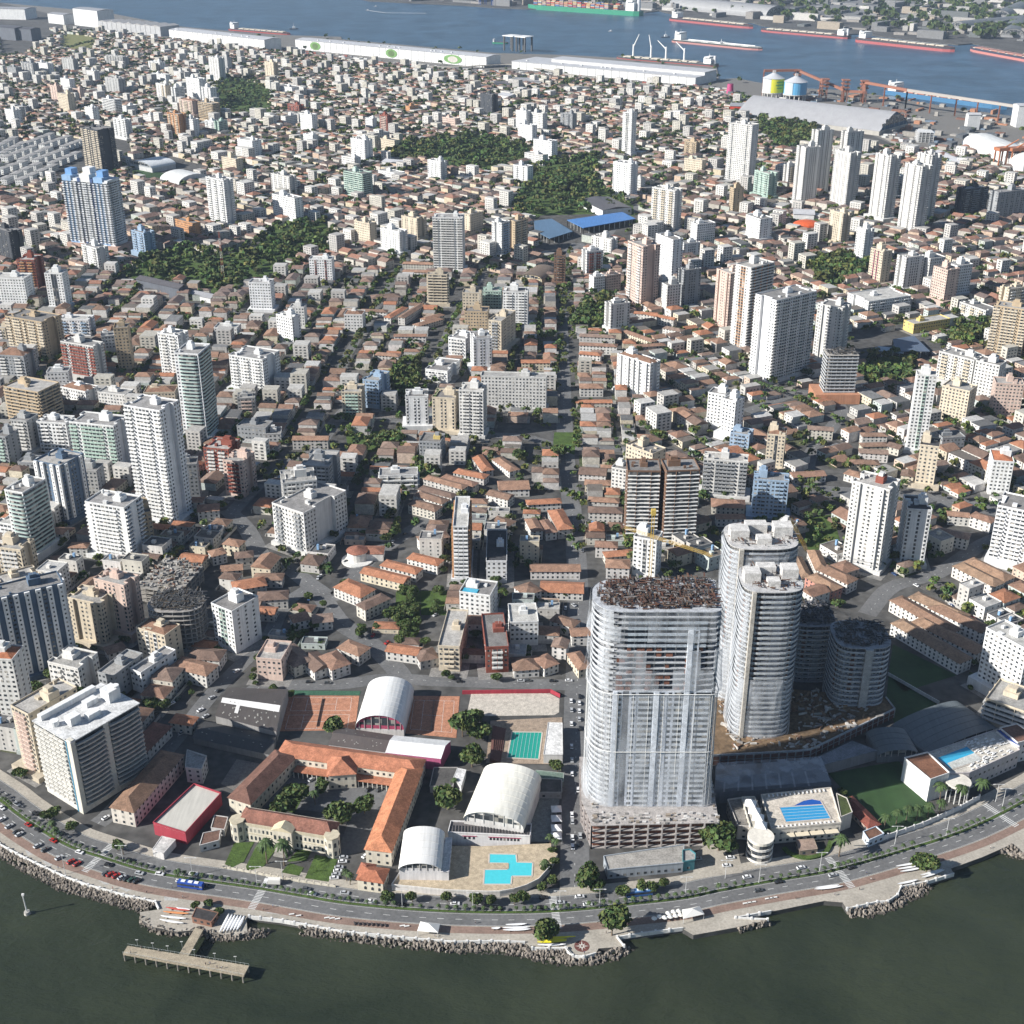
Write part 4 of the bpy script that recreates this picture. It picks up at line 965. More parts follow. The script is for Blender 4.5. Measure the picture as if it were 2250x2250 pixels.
SP = {'school':{'west':((-136.2,506.8),(-119.1,545.5)),'north':((-122.2,550),(-46.9,533.5)),'east':((-52.6,532.7),(-63.4,470.1)),'palace':((-135.9,488.8),(-84.2,476.4)),'palace_back':((-132.6,500.2),(-79.9,489.7)),'gate':((-89.2,542.6),(-87.3,526.9)),'lodge':((-69.6,452.8),(-59.6,450.8))},'court':((-130.9,514.6),(-119.5,548.4),(-60.8,534.5),(-68.9,480.4),(-84.8,475.4),(-81,506.4),(-132,513.7)),'drive':((-123.4,519.3),(-109.9,538.4),(-62.6,527.8),(-69.4,480.4),(-83.4,477.9),(-80.6,508.2)),'lawns':(((-137,470.4),(-135.4,485.4),(-125.8,486.3),(-128.3,472.1),(-133.1,468)),((-124.5,482),(-117.6,485.4),(-114.5,480.4),(-118.2,468.8),(-125.4,465.6),(-126.6,468.8)),((-107.5,472.1),(-103.6,480.4),(-96.3,481.2),(-98.6,472.9)),((-109.1,464.8),(-106.2,471.3),(-99,468),(-100.4,462.4)),((-97.4,460.8),(-94.6,477),(-83.5,473.7),(-86,458.5)),((-82,510.9),(-79.4,519.3),(-71.4,517.4),(-71.8,509.1)),((-93.7,509.1),(-91.8,517.4),(-84.4,515.5),(-84.5,506.4)),((-122.3,512.8),(-119.5,524.9),(-106.1,524.9),(-109.5,507.3))),'front_wall':((-137.1,468),(-117.1,462.8),(-99.8,458.5),(-82.2,455)),'gym1':(((-85.3,573.1),(-59.1,571.2)),(-86.7,610),5.0,11),'gym2':(((-23.4,490.9),(5.54,483.9)),(-18.2,529),10.0,8.0),'gym3':(((-52.4,456.8),(-33.2,456.4)),(-50,481.3),9.0,6.0),'gym3annex':((-33.2,456.3),(-29.4,456.3),(-28.9,479.4),(-31.8,479.6)),'gym2front':((-30.9,484.2),(8.65,481.6),(9.51,490.2),(-29.9,492.4)),'hangar':((-163.8,581.3),(-128,567.1),(-127.9,607.1),(-162.2,608.6)),'hangar2':((-173.1,565.3),(-127.4,549.7),(-128.4,566.9),(-172.9,581.6)),'longhall':((-98.3,556.9),(-66.2,550.2),(-64.3,565.5),(-95.2,573)),'longhall2':((-66.8,547.5),(-37.5,542.2),(-33,557.8),(-63.6,562.6)),'clayW':((-129.7,576.5),(-129.4,611),(-87.9,610.8),(-86.8,577.8)),'clayE':((-59.1,574.6),(-58.8,610.8),(-30.1,610.2),(-30.5,570.3)),'greenstrip':((-129.6,611.7),(-129.9,616.2),(-87.5,615.6),(-87.9,611)),'sand':((-24.9,598),(-23.6,612.9),(21.6,613.2),(27.2,607.8),(26.6,594.5),(23.7,591.7),(-12.1,590.9),(-24.7,591.1)),'redwall':((-28.7,612.6),(22.3,613.8),(27.6,609)),'gdeck':((-13.9,548),(-12,586.2),(28.2,589.6),(26.7,547)),'gpool':((-2.56,552.5),(-0.04,575.6),(16.7,575.3),(14.3,551.1)),'ghouse':((16.7,547.8),(26.8,547.6),(27.6,576.1),(19.9,576.6)),'bleach':((-11.4,548.5),(-6.42,548),(-3.42,578.5),(-10.6,577.9)),'deck':((-55.8,452.9),(-52.2,462.3),(-51.3,472),(-29.7,480.3),(-14.9,479.8),(18.9,481.9),(18.8,476.9),(21.9,474.4),(17.6,464.7),(12.5,456.8),(6.41,452.5),(0.95,450.2),(-5.57,448.6),(-11,448.4),(-30.6,449.4)),'pool':((-10.9,474.4),(1.99,474),(2.37,468.6),(9.91,468.3),(9.39,459),(-0.03,459),(-0.42,453.6),(-13.3,453.6),(-13,463.5),(-2.25,463.7),(-1.93,467.7),(-11,467.9)),'island':((-10.1,464.3),(-9.75,467.7),(-1.54,467.7),(-1.53,464)),'tents':((22.3,507.9),(22.1,500.7),(21.9,493.6),(21.7,487.6)),'sideyard':((8.19,486.3),(19.4,486.3),(25.3,524.9),(11.3,523)),'greenhouse':((11.4,531.1),(26.6,528.2),(26.8,535.5),(12.5,537.9)),'darkblock':((10.7,519),(25.4,519),(25.7,529.4),(11.7,530.4)),'schoolblock':((-42.2,523.7),(-30.4,523.7),(-28.6,539.2),(-40.9,539.2)),'whiteslab':((-30.3,530.1),(-26.1,523.4),(-24,536.7),(-28.5,538.1)),'redhall':((-175.6,491.7),(-158.1,484.3),(-147,514.2),(-162.3,521.5)),'redhall_canopy':((-172.4,476),(-166.5,473.5),(-163,483.1),(-170.3,485.6)),'redcourt':((-151.3,530.9),(-142.8,525.1),(-132.1,547.1),(-147,551.7)),'redblock':((-169,532.5),(-160.4,531),(-160.1,542.1),(-171.5,547.4)),'brownwing':((-192.5,498.9),(-178.6,544.5)),'palewing':((-199.5,550.1),(-191.3,573.9)),'annexes':(((-150.4,478.8),(-141.8,482.6),(-142.6,490.3),(-150.6,487.7)),((-147.6,491.6),(-140.8,490.3),(-140.9,499.5),(-147.8,500.9))),'shop':((44.8,460.4),(80.7,465.2),(82.6,477.8),(43.5,469.7)),'shop2':((80.5,465.5),(86.4,466.7),(87.2,471),(84.9,474),(81.4,473.4)),'lot':((87.3,477.2),(95.2,484.7),(109.3,487.3),(109.2,464.9),(85.2,460.2)),'T1':{'zp':14,'zt':124.1,'x0':37.3,'x1':95.6,'y0':496.5,'y1':527.2,'pod':((43,481.4),(97.1,483.7))},'T2':{'x':134.2,'y':578,'w':32.1,'d':30,'z':95.8},'T3':{'x':134.7,'y':612.9,'w':38.6,'d':32,'z':102.6},'T4':{'x':173.9,'y':639.4,'w':26.6,'d':30,'z':37.9},'T5':{'x':194.2,'y':606.6,'w':31.2,'d':30,'z':44},'plat':((105.6,546.9),(150.8,550.7),(159.1,552.2),(213.8,589.4),(211.8,600.6),(179.9,605.9),(158.4,609.4),(113.7,600.6)),'plat_top':(159.1,552.2),'fence':((105.6,546.9),(150.8,550.7),(159.1,552.2),(213.8,589.4),(211.8,600.6)),'nethall':((102.4,515),(162.8,521.3),(162,542.2),(106.4,536.5)),'netsheet':((162,538),(194.3,550.9),(182.8,559.4),(161.8,545.5)),'darkhall':((194.1,548.8),(216.1,550.3),(207.8,571.6),(189.4,567.6)),'bighall':((221.3,548.8),(265.8,572.5),(250.8,595.1),(210.8,575.7)),'redcourt2':((215.1,559.4),(226,561),(235.6,567.3),(223.8,586.9),(214.1,580.3)),'field':((166.2,539.4),(206.2,550.2),(213.5,504.2),(182.1,490.3)),'field2':((222.1,631.1),(242.2,602.3),(213,583.6),(213.4,604)),'field3':((234.1,666.1),(262.6,632),(226.5,614.6),(222.6,633)),'fieldwall':((221.9,632),(243.2,602.3)),'club_deck':((125.5,484.8),(160.3,489.3),(161.2,515.9),(125,510.4)),'club_pool':((133.4,490.1),(156.3,492.9),(154.7,503.4),(132.3,501.4)),'club_pool2':((132.3,501.4),(154.7,503.4),(154.2,506.7),(150,507.9),(145.5,506.7),(140.1,503.1)),'club_side':((115.4,484.7),(123.4,483.6),(121.1,507.7),(114.7,507.3)),'club_grey':((110,488.4),(116.1,487.7),(115,509.4),(107.9,507.9)),'club_round':(118.8,477.6),'club_round_base':(119.7,475.4),'club_tents':((117.7,500),(118.6,494.3),(119.6,489.4),(120,483.9)),'club_low':((123.5,481.7),(158.1,485.8),(161.1,490.6),(126.6,488.5)),'awnings':((134,484.7),(140.9,485.4),(148.2,486.1),(156,487.1)),'terrace':((138,476),(146.9,477.4),(146.6,484.8),(137.9,483.8)),'hedge':((131.7,481.4),(134.8,476.7),(140.7,474.4),(147.3,475.7),(152.2,479.4),(155.6,486.1)),'planter':((161.2,493.6),(167.6,497.1),(167.4,507.9),(163.1,511.6)),'redroofwing':((169.6,514.7),(178.2,493.9)),'kiosk':((172.7,482.3),(181.2,487),(178.6,492.2),(171.4,488.4)),'clubwall':((173.9,484.1),(203.3,497.2),(226.1,510.1),(238.3,518.2)),'cc_block':((211,516.3),(222.2,521.6),(216.1,538.7),(202.7,533.9)),'cc_deck':((223.5,525.2),(234.3,525.8),(266.8,544.8),(261.9,563.4),(218,542.4)),'cc_pool':((225.7,528.3),(245.1,536.9),(240.2,548.5),(221.2,538.6)),'cc_white':((226.3,528.8),(244.7,537.1),(242.1,542.3),(225.2,533.6)),'cc_round':(226.8,520.1),'cc_blue':((262.7,552.5),(267.2,546.8),(264.2,560.6),(259.8,560.6)),'cc_wall':((260.1,559.6),(265.5,542.6)),'cc_brown':((261.6,561.5),(266.6,548.3),(278.7,552.6),(272.2,565.2)),'rows':(((239.8,680.6),(267.8,635.5)),((252.8,682.6),(280.3,645.9)),((267.8,700),(291.5,670))),'rows2':(((300.7,754.2),(318.6,726.5)),((309.9,760.5),(328,733.6)),((246.6,708.7),(271.3,667.8)),((259.2,713.2),(283.1,684.6)),((198.6,739),(210.7,720.1)),((208.2,749.9),(223.8,730.6)),((194.9,771.1),(196,741.4)),((207.2,773.9),(207.2,746.3))),'pier_bar':((-169.6,412.5),(-114.5,399.9),(-113.3,405.6),(-168.7,417.1)),'pier_stem':((-145.1,411.9),(-140.7,410.9),(-137.6,426.6),(-141.5,427.9)),'pier_lamps':((-164.1,416.6),(-156.8,414.7),(-149.9,413),(-144.3,415.5),(-137.9,410.9),(-128.5,408.7),(-119.2,406.9)),'marker':(-221.4,440.6),'canoes':((-157.8,441,-146.5,439,'r'),(-158.4,438.4,-146.5,437.1,'o'),(-158.8,435.7,-147,434,'w'),(-158.8,433.5,-147.5,431.1,'w'),(-152.9,440.7,-146.4,439.5,'w'),(-130.1,425.4,-128.1,437.1,'w'),(-128.6,425.6,-126.6,436.9,'w'),(-127.2,425.8,-125.2,436.7,'w'),(-125.7,426.1,-123.8,436.4,'w'),(-124.2,426.3,-122.4,436.2,'w'),(-122.8,426.5,-121,436,'w'),(10.9,422,28.1,423.1,'y'),(11.1,421,24.2,421.4,'y'),(11.1,419.7,24.1,420.6,'y'),(11.2,418.1,23.7,418.5,'w'),(-4.27,428.4,8.07,428.8,'w'),(-4.02,427,8.37,427.6,'w'),(-2.85,430.2,6.66,430.8,'w'),(-9.16,428.1,-5.22,428.4,'w'),(140.4,452.6,154.1,454.9,'w'),(141.1,453.7,152.5,455.5,'w'),(182.3,468,194.5,471,'w'),(182.6,466.1,195.2,469.2,'w'),(183.4,464.4,195.1,467.4,'w'),(179.9,456.1,190.2,459,'w'),(192.2,460.2,204.6,465.6,'w'),(192.3,462,204,466.1,'w')),'boatshed':((-143.8,432.4),(-134.5,429.6),(-132.5,435.3),(-143.2,438.6)),'marquee':((-41.8,424.3),(-32.9,423.4),(-32.4,428.6),(-40.8,429.9)),'marquee2':((77,431.8),(86.5,434.6),(85.1,439.5),(77.2,437.3)),'umbrellas':((64,432.9),(66.5,434),(68.8,433.5),(71.3,434),(73.8,434.6),(76.2,435.1),(70.7,436.2),(73.2,437.1),(75.7,437.6)),'kiosks':((219.6,480.9),(226.4,483.4)),'people':((-185.6,453.7,0.05),(-169.1,450.9,0.05),(-113.3,440.1,0.05),(-109.2,442,0.05),(-215.4,467.4,0.05),(-158.2,454.3,0.05),(-151.8,448,0.05),(-166.1,412.5,1.5),(-162.2,415.3,1.5),(-132,405.9,1.5),(-130.2,406.4,1.5),(-126.7,404.2,1.5),(-124.7,403.9,1.5),(-154.1,413.5,1.5),(-34.2,423.8,0.05),(31.6,413.9,0.05),(-16.4,431.9,0.05),(42,425.9,0.05),(130.7,447.4,0.05),(149.2,449.7,0.05),(161.4,453.2,0.05),(167.4,463.8,0.05),(168.4,459.6,0.05),(231.8,481.5,0.05)),'rose':(30.8,418.3),'platform':((24,416.2),(26.5,412.4),(31.1,411.7),(36.6,413.9),(37.8,420.1),(36.4,423.3),(24.6,421.7)),'seats':((-70.8,431.6),(-68.8,431.4),(-66.8,431.3),(-64.8,431.1),(-62.8,431),(-60.8,430.8),(-58.8,430.6),(-56.8,430.4)),'benches':((-100,437.3),(-96.7,436.4),(-83.7,435.1),(-81.3,434.8),(-78.8,434.4),(-49.2,430.2),(-47.2,429.9),(107,444.2),(109,444.7),(110.8,445.1),(117.7,447.2),(119.4,447.6),(121.1,448)),'bus':((-149.6,455,'long blue bus stopped beside the avenue near the boat ramp'),(58.7,449.8,'light blue bus on the inland lane before the low grey shop')),'truck':(-111.7,457.1),'ramps':(((-169.4,439),(-167.3,434),(-160.6,429.7),(-159.9,436.2),(-160.6,440.7)),((80.7,425.1),(101.9,430.1),(101.8,434.2),(81.4,430.4)),((152.2,446.4),(153.2,441.9),(146.5,440.8),(146.8,445.9))),'lamps':((-210.9,463.8),(-150.6,462.6),(-185.4,471),(-119.1,456.6),(-107.7,460.2),(-50.1,441.8),(-17.8,439.5),(21.7,440.7),(39.9,441.8),(80.1,449.7),(100.2,460.8),(115.5,457.8),(145.8,466.1),(186.4,484.7),(213.1,490.5),(248.7,513.2),(246.3,516.6)),'pads':(((-235.8,480.3),(-233.7,480.5),(-230.8,477.8),(-232.7,476.2)),((-225.2,472.8),(-223,473),(-218.9,470.4),(-220.4,468.6)),((-194.3,459.6),(-190.6,459.6),(-187.7,457.6),(-189.8,456.4)),((-183.7,455.2),(-179.8,455.2),(-176.6,453.7),(-179,452)),((-160.6,449.1),(-153.9,448.3),(-153.8,446.1),(-160,446.5)),((-111.8,440.7),(-106.1,440.1),(-105.7,437.6),(-111.5,438.4))),'blueshed':((74.8,1727.1),(94.7,1682.7),(168.3,1734.2),(153.3,1773.6)),'blueshed2':((30.1,1672.4),(48.8,1630.5),(80,1667.6),(54.1,1738.4),(29.7,1726.2)),'school_hall':((99.2,1848.5),(159.6,1821.6),(133.3,1883.3)),'arch_brown':(((9.07,1453.5),(34.6,1442.5)),(17.8,1499.3),7.0,6.0),'orangedome':(397.4,1700),'whitehall':((386,1750.2),(412.8,1745),(434,1798.2),(400,1814.7)),'stadium_pitch':((-609.9,2053.9),(-558.2,2040.4),(-548,2067.5),(-600.3,2116.6),(-622.9,2109.5)),'stadium_arch':(((-624.5,2119.3),(-579.3,2083.3)),(-624.3,2179.1),8.0,9.0),'stadium_hall':((-543.3,1990.1),(-505.6,1951.7),(-481.3,2064.3),(-527.7,2106.9)),'yellowfield':((-1247.6,3732),(-1374.5,4141.1),(-1365.9,4191.8),(-1277.9,4116.1),(-1215.7,3949.2),(-1174.2,3732),(-1204.3,3671.2)),'mast':(-341.4,1474.4,55.7),'bluegrey_hall':((375.7,1191.4),(410.7,1192.5),(408.6,1240.4),(384.1,1229.2)),'bluecurve':((355.3,1199.6),(383.9,1189),(381.2,1204.9),(365.1,1210.3)),'courtyellow':(-454.8,1055.1),'bigblue':(-561.6,1608.3,-498.9,1585.1,93.3),'skel':{'x':-203.8,'y':670.2,'z':28},'deckskel':((-242.1,714.3),(-212.7,705.2),(-205.1,742.6),(-233,756.2)),'skel2':{'x':293.6,'y':1071.9,'z':44.2},'whitecorner':((-123.8,780.4),(-118.3,777.8)),'roundhouse':(-110.7,770.2),'fans':((-71,767.6),),'hotel':(-239.3,525,-215.2,507.1,-201.3,547.7,43.8),'crane1':(90.3,728.9,45.8,70.2,706.9,119.5,669.6),'crane2':(206.8,788.2,174.6,714.3),'whs':((-1796.1,4661.8,-1653.1,4628.1,70,34.1,'white fronted quay warehouse at the far upper edge','w','grey','flat'),(-1541.2,4522,-1471.2,4465.5,45,29.8,'small white quay warehouse beside the tall white one','w','grey','flat'),(-1434.2,4455.5,-1326.7,4360,60,51.1,'tall boxy white terminal building on the quay','w','grey','flat'),(-1304.8,4281,-1065.2,4106.1,75,27.7,'grey striped warehouse with ribbed roof on the quay','g','rib','flat'),(-1010.9,3993.8,-681.7,3717.2,60,31.1,'white warehouse with flat pale roof facing the moored coaster','w','pale','flat'),(-606.9,3781.5,-64.9,3380.1,60,25.3,'very long white warehouse with round green murals','w','pale','mural'),(-0.44,3365.3,421.2,3062.8,105,17.4,'longest warehouse, stepped roof, at the bend of the channel','w','pale','step'),(-1541.4,4044.9,-1465.5,3993.7,50,34.5,'dark grey shed by the yellow field','d','dark','flat'),(-1469.8,4008.2,-1414.3,3983,40,33.1,'second dark grey shed by the yellow field','d','dark','flat'),(-42.1,3052.4,-2.42,3038.1,40,7.5,'low dark shed before the long warehouses','d','dark','flat'),(0.81,3062.3,66.3,3050.8,60,10.9,'wide low grey shed before the long warehouses','g','grey','flat'),(-32.5,2840.4,-7.87,2815.3,35,12.7,'small grey white hall in the far blocks','w','pale','flat'),(442.5,2683.7,502.5,2670.1,45,12.8,'bright red shed with grey roof near the silos','r','grey','flat'),(729,2350.1,756.4,2346.5,30,17.6,'open white concrete frame building by the port road','w','grey','frame'),(715.9,2218.4,729.4,2119.5,22,8.0,'long low teal shed in the port','t','pale','flat'),(790.9,2289.2,817.8,2071.6,60,14.5,'wide pale curved warehouse at the port edge','w','pale','arch'),(859.9,2481.4,883.2,2481.4,16,27.5,'pale concrete elevator block in the port','w','pale','flat'),(961.5,2506.6,990,2506.6,30,39.7,'plain white block at the port edge','w','pale','flat'),(387.2,1752.1,414.5,1746.9,32,11.1,'white hall with blue band beside the orange dome','w','pale','flat'),(-547.5,2005.6,-509.9,1970.7,55,5.8,'white arched hall of the stadium','w','pale','arch'),(99,1845.2,126.6,1779,45,10.0,'grey roofed school hall inland of the blue shed','w','dark','flat'),(-430.3,1425.7,-372.6,1386.8,14,12.8,'dark hipped long shed beside the shaded park','d','dark','flat'),(-362.5,1390.7,-335.1,1373.8,14,5.6,'small pale blue white building near the radio mast','w','grey','flat'),(-213.6,2131.2,-180.5,2116.5,25,8.5,'white stepped school building','w','pale','flat')),'ships':((60.3,5067.6,454.8,4776.3,44,'green',0.72,'huge green hulled container ship stacked with coloured boxes','cont',16),(544.2,4623.9,774.9,4345.3,34,'red',-0.9,'red and black bulk carrier moored behind the white tanker','bulk',11),(787.2,4270,1015.1,4053.6,32,'red',0.85,'red bulk carrier with white bridge at its eastern end','bulk',9),(1022,3973.7,1226.8,3714.1,36,'red',-0.85,'large red bulk carrier with open pale hatches','bulk',13),(1283,3755.1,1396.5,3397.1,36,'pink',1.2,'red bulk carrier cut by the picture edge','bulk',11),(478.8,3973.7,701.1,3755.1,34,'black',-0.86,'white decked tanker in mid channel','tank',8),(-898.1,4312.8,-684.1,4166.7,26,'dark',-0.75,'coaster with white bridge behind the quay warehouses','bulk',6),(278.7,3565.7,521.7,3397.1,30,'dark',0.9,'geared ship with white cranes behind the longest warehouse','crane',8),(835.9,2947,1025.2,2720.3,34,'blue',-0.88,'blue hulled ship behind the port conveyors','bulk',9),(-55.7,3941.6,-10.8,3928.1,16,'green',-0.5,'small green workboat near the twin canopies','bulk',4)),'boats':((466.1,4106.9,'t','tug with white wheelhouse near the tanker'),(-699.9,4350.8,'t','small tug near the coaster'),(-515.7,5172.4,'m','small launch near the far quay'),(311.9,4280.6,'m','tiny dark launch in mid channel'),(-529.3,5009.6,'m','speedboat trailing a long white wake')),'wake':((-522.8,5009.6),(-456.9,4924.8),(-308.9,4904)),'silos':((561.6,2862,23,15.3,43.9,55.2),(602.8,2829.4,24.5,15.9,40.9,52.7)),'bighall_port':((677.4,2418.1),(755.3,2506.3),(574,2766.1),8.1,36.5),'conv':(((549.1,2913.7),(624,2920.4),52,52),((624,2920.4),(705.7,2824.9),52,24),((706.5,2827.2),(744.2,2809.3),22,22),((745.6,2824.2),(806.6,2710.7),40,40),((806.6,2710.7),(885.5,2638.3),40,36),((885.5,2638.3),(977.1,2527.2),36,34),((745.6,2824.2),(742.7,2803.4),40,22)),'ctower':((624,2920.4,54),(668.4,2845.3,45),(707.5,2824.9,46),(747.8,2824.9,44)),'pinkcyl':(483.5,2947.2),'canopies':((-0.49,3732),(33.6,3707.4)),'gantries':((798.6,2123.8,'orange'),(818.9,2123.8,'orange'),(838.9,2131,'orange'),(-112.4,5241.1,'blue'),(-64.5,5202,'blue'),(-17.4,5186.5,'blue')),'farhall':((871.7,4676.3,956.9,4740.4,1145.6,5531.5),(1389,4324,1428.1,4270.2,1584.7,4839.8),(1478,4091.5,1538.7,4067.1,1655.8,4523.1),(1653.3,4708.2,1709.4,4676.3,1826.8,5125.5)),'viaduct':((-256.6,3376.2),(-143.8,3342.4),(-73.9,3376.2),(-2.69,3393.3),(50.3,3342.4),(121.3,3229.1),(220.1,3108.2),(381.3,2968.5)),'farband':((932.5,4583.2),(1336.5,4644.9),(1557.4,4978.7),(1648.3,5445.4),(1240.8,5445.4),(1022.4,4978.7)),'portground':((779.4,2903),(848.1,2803.6),(923.5,2687.9),(1008.1,2591.2),(1069.6,2510.5),(946.7,2198.2),(982.4,2550.2),(848.2,2676.9),(764.1,2767.9)),'rows4':((-864.5,2197.1,-862,2311.6),(-847.5,2166.2,-831.9,2277.8),(-813.2,2143.6,-801.5,2269.5),(-788.4,2143.6,-768.7,2253),(-754,2114.1,-737.5,2220.7),(-826,2043.5,-801.5,2143.6),(-787.3,1990.1,-773.3,2128.8),(-760.5,1983.6,-742.5,2114.1),(-856.2,2294.6,-840.7,2400.3),(-822.7,2277.8,-799.9,2373.1),(-780.4,2261.2,-767.2,2328.9),(-893.9,2244.8,-896,2364.1)),'rows3':((-99.1,749.9,-69.6,735.4,10),(-87,759.8,-62.2,747.5,9),(-69.5,767.4,-48.5,757.3,9),(-65,789.5,-45.6,797.6,9),(-112.1,729.5,-93.3,715.6,14),(-95.8,696.6,-81.4,711,9),(-66.3,894,-35.7,874.9,8),(-69.5,879.6,-43.3,864,8),(-53,900.6,-27.9,884.4,8),(-71.4,867.1,-49.4,851.8,9),(-74.3,851.8,-54,839.9,10),(-43.8,910.6,-20,899,9),(-12.2,936.3,1.94,912.2,9),(-28.6,941.6,-18.9,912.2,9),(-10.3,882.8,12.7,884.4,16),(-16.8,868.6,-0.79,859.4,10),(11,853.3,36.1,856.4,8),(12.4,752.4,45.6,752.4,10),(19,728.3,46.7,726,14),(53.3,912.2,73.9,908.9,14),(56.3,889.2,76.5,887.6,9),(57.4,859.4,79.6,856.4,8),(56.2,837,80.6,835.5,10),(58.1,782.9,72.8,781.6,9),(63.5,771.2,83.2,775.1,8),(63.6,754.8,79,753.6,12),(-13.6,826.9,-0.76,818.3,12),(13.3,824,18.1,804.4,8),(22.2,824,28.1,804.4,8),(31.6,838.5,38.2,807.2,11),(5.04,716.7,15.4,723.6,13),(-171.1,740.2,-152.3,740.2,9),(-182,723.6,-162.4,730.6,12),(-182,712.2,-160.7,707.6,9),(-163.8,712.2,-144.8,714.4,11),(-168.1,698.8,-149.8,696.6,9),(-195.9,752.4,-182.1,754.8,8),(-225.3,766.1,-208.8,762.3,11),(-206.8,770,-198.1,775.1,9),(-199.3,786.9,-187.5,782.9,9),(-189.8,770,-178.2,772.5,9),(-331.9,804.4,-316,801.7,9),(-306.5,782.9,-294.2,782.9,8),(-313.3,762.3,-302.1,764.9,9),(-180.8,970.6,-151.6,970.6,9),(-238.9,853.3,-229.7,853.3,9),(-230.4,838.5,-215.4,841.4,12),(-138.1,685.9,-128.7,690.2,10),(-124.8,685.9,-112.9,688.1,10),(-136.9,651,-122.7,633.6,13),(-121.6,644.2,-110.7,629.9,12),(-110,644.2,-100.3,629.9,12),(-197.6,633.6,-174.8,624.3,12),(-191.9,645.1,-172.3,642.2,12),(-187,580.4,-174.6,577.1,8),(-243.7,649.1,-234.7,655,9),(-102.1,655,-88.3,646.1,11),(-74.7,653,-55.7,648.1,9),(0.42,635.5,15.1,637.4,14),(36.2,668.1,48.2,669.2,9),(36.9,647.1,42.9,629.9,8),(16.8,643.2,23.3,632.7,10),(25,655,33.5,653,9),(25.9,685.9,39.9,677.5,9),(-56.5,643.2,-46.1,647.1,12),(290.4,978.1,310.9,978.1,8),(286.2,961.4,308.5,963.2,8),(281.3,946.9,303.2,943.4,9),(269.9,929.3,292,927.6,9),(262.3,908.9,272.7,900.6,10),(148.7,853.3,172.5,850.3,14),(148.5,829.7,169.1,829.7,8),(156,811.3,172.6,812.7,8),(179.4,815.5,193.4,815.5,10),(300.3,804.4,320.7,793.5,10),(309.9,963.2,318.1,955.9,10),(249.5,993.4,269.4,989.5,9),(218.4,903.9,243.9,907.2,10),(303.8,903.9,312.5,900.6,10),(334.9,829.7,346.4,818.3,10),(317.8,832.6,332.3,829.7,8),(-131.3,1510.8,-94.9,1506.8,9),(-128.9,1479.7,-93.2,1475.9,9),(-163.3,1330.1,-134.4,1326.9,9),(-132.2,1302.1,-116.3,1339.7,8),(-116.8,1296,-99,1339.7,8),(-100.6,1278,-76,1302.1,9),(-94.4,1296,-74.8,1314.4,8),(-119.9,1243.4,-87.5,1243.4,8),(-132.2,1183.8,-109.3,1178.7,9),(-156.7,1379.2,-125.7,1385.9,14),(9.15,1158.4,36.2,1158.4,9),(68.8,1237.8,104.3,1232.2,9),(67.5,1210.3,104.1,1204.9,9),(66.3,1183.8,86.7,1178.7,9),(115,1254.7,142.5,1221.1,8),(122,1210.3,152.5,1215.7,8),(145.5,1308.2,171.6,1290,8),(158,1266.3,175.2,1254.7,9),(131.6,1320.6,155.6,1314.4,8),(61.9,1091.8,82.8,1091.8,12),(57.2,1060.9,88.7,1060.9,8))}
# ---------------------------------------------------------------- land, water, roads
wp = [(-9000,-600),(9000,-600),(9000,14000),(-9000,14000)]
sheet('water', wp, -2.6, 'water')
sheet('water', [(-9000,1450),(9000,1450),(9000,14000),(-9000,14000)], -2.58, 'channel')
def land(name, poly, m, z=0.0, depth=6):
    ar = sum(poly[i][0]*poly[(i+1)%len(poly)][1]-poly[(i+1)%len(poly)][0]*poly[i][1] for i in range(len(poly)))
    if ar < 0: poly = poly[::-1]
    b = MB(); b.prism(poly, z-depth, z); return b.build(name, m, kind='structure')
CITY = SEAWALL + [(1500,700),(3200,1500)] + QUAY[::-1] + [(-1600,3600),(-1400,700)]
land('ground', CITY, 'city', 0.0)
land('ground', FARBANK + [(6000,3000),(9000,9000),(2000,14000),(-6000,14000),(-8000,11000)], 'city', 0.0)
sheet('promenade', SEAWALL + MEDIAN[::-1], .02, 'prom')
med = smooth(MEDIAN, 6)
strip('road', offset(med, -8.6), offset(med, 0.0), .05, 'asphalt')
strip('road', offset(med, 0.0), offset(med, 9.5), .055, 'asphalt')
strip('pavement', offset(med, 9.5), offset(med, 14.5), .15, 'prom')
strip('median', offset(med, -.7), offset(med, .7), .2, 'grass')
strip('bicycle_path', offset(med, -13.2), offset(med, -9.0), .07, 'red')
b = MB(); rm = resample(med, 1.0)
for off in (-4.7, 4.9):
    q = offset(rm, off)
    for i in range(0, len(q)-4, 8): b.obox(q[i], q[i+3], .22, .062, .075, bottom=False)
for off in (-1.2, -8.3, 1.2, 9.2):
    q = offset(rm, off)
    for i in range(0, len(q)-1, 1): b.obox(q[i], q[i+1], .13, .062, .07, bottom=False)
b.build('lane_markings', 'line', kind='structure')
# zebra crossings
for nme, cx, cy, a in ZEBRAS:
    b = MB(); ca, sa = cos(a), sin(a)
    for i in range(-11, 12):
        x, y = cx+sa*0+ca*0 + (-sa)*i*.95, cy+ca*i*.95
        b.obox((x-ca*1.8, y-sa*1.8), (x+ca*1.8, y+sa*1.8), .45, .08, .09, bottom=False)
    b.build('zebra_crossing', 'line', kind='structure')
def road(pl, wd, z=.06):
    p = smooth(pl, 5); strip('road', offset(p, -wd/2), offset(p, wd/2), z, 'asphalt')
    q = resample(p, 1.5)
    if len(q) > 8:
        b = MB()
        for i in range(0, len(q)-2, 5): b.obox(q[i], q[i+1], .2, z+.01, z+.02, bottom=False)
        b.build('lane_markings', 'line', kind='structure')
for k, (pl, wd) in enumerate(ROADS): road(pl, wd, .06+.004*k)
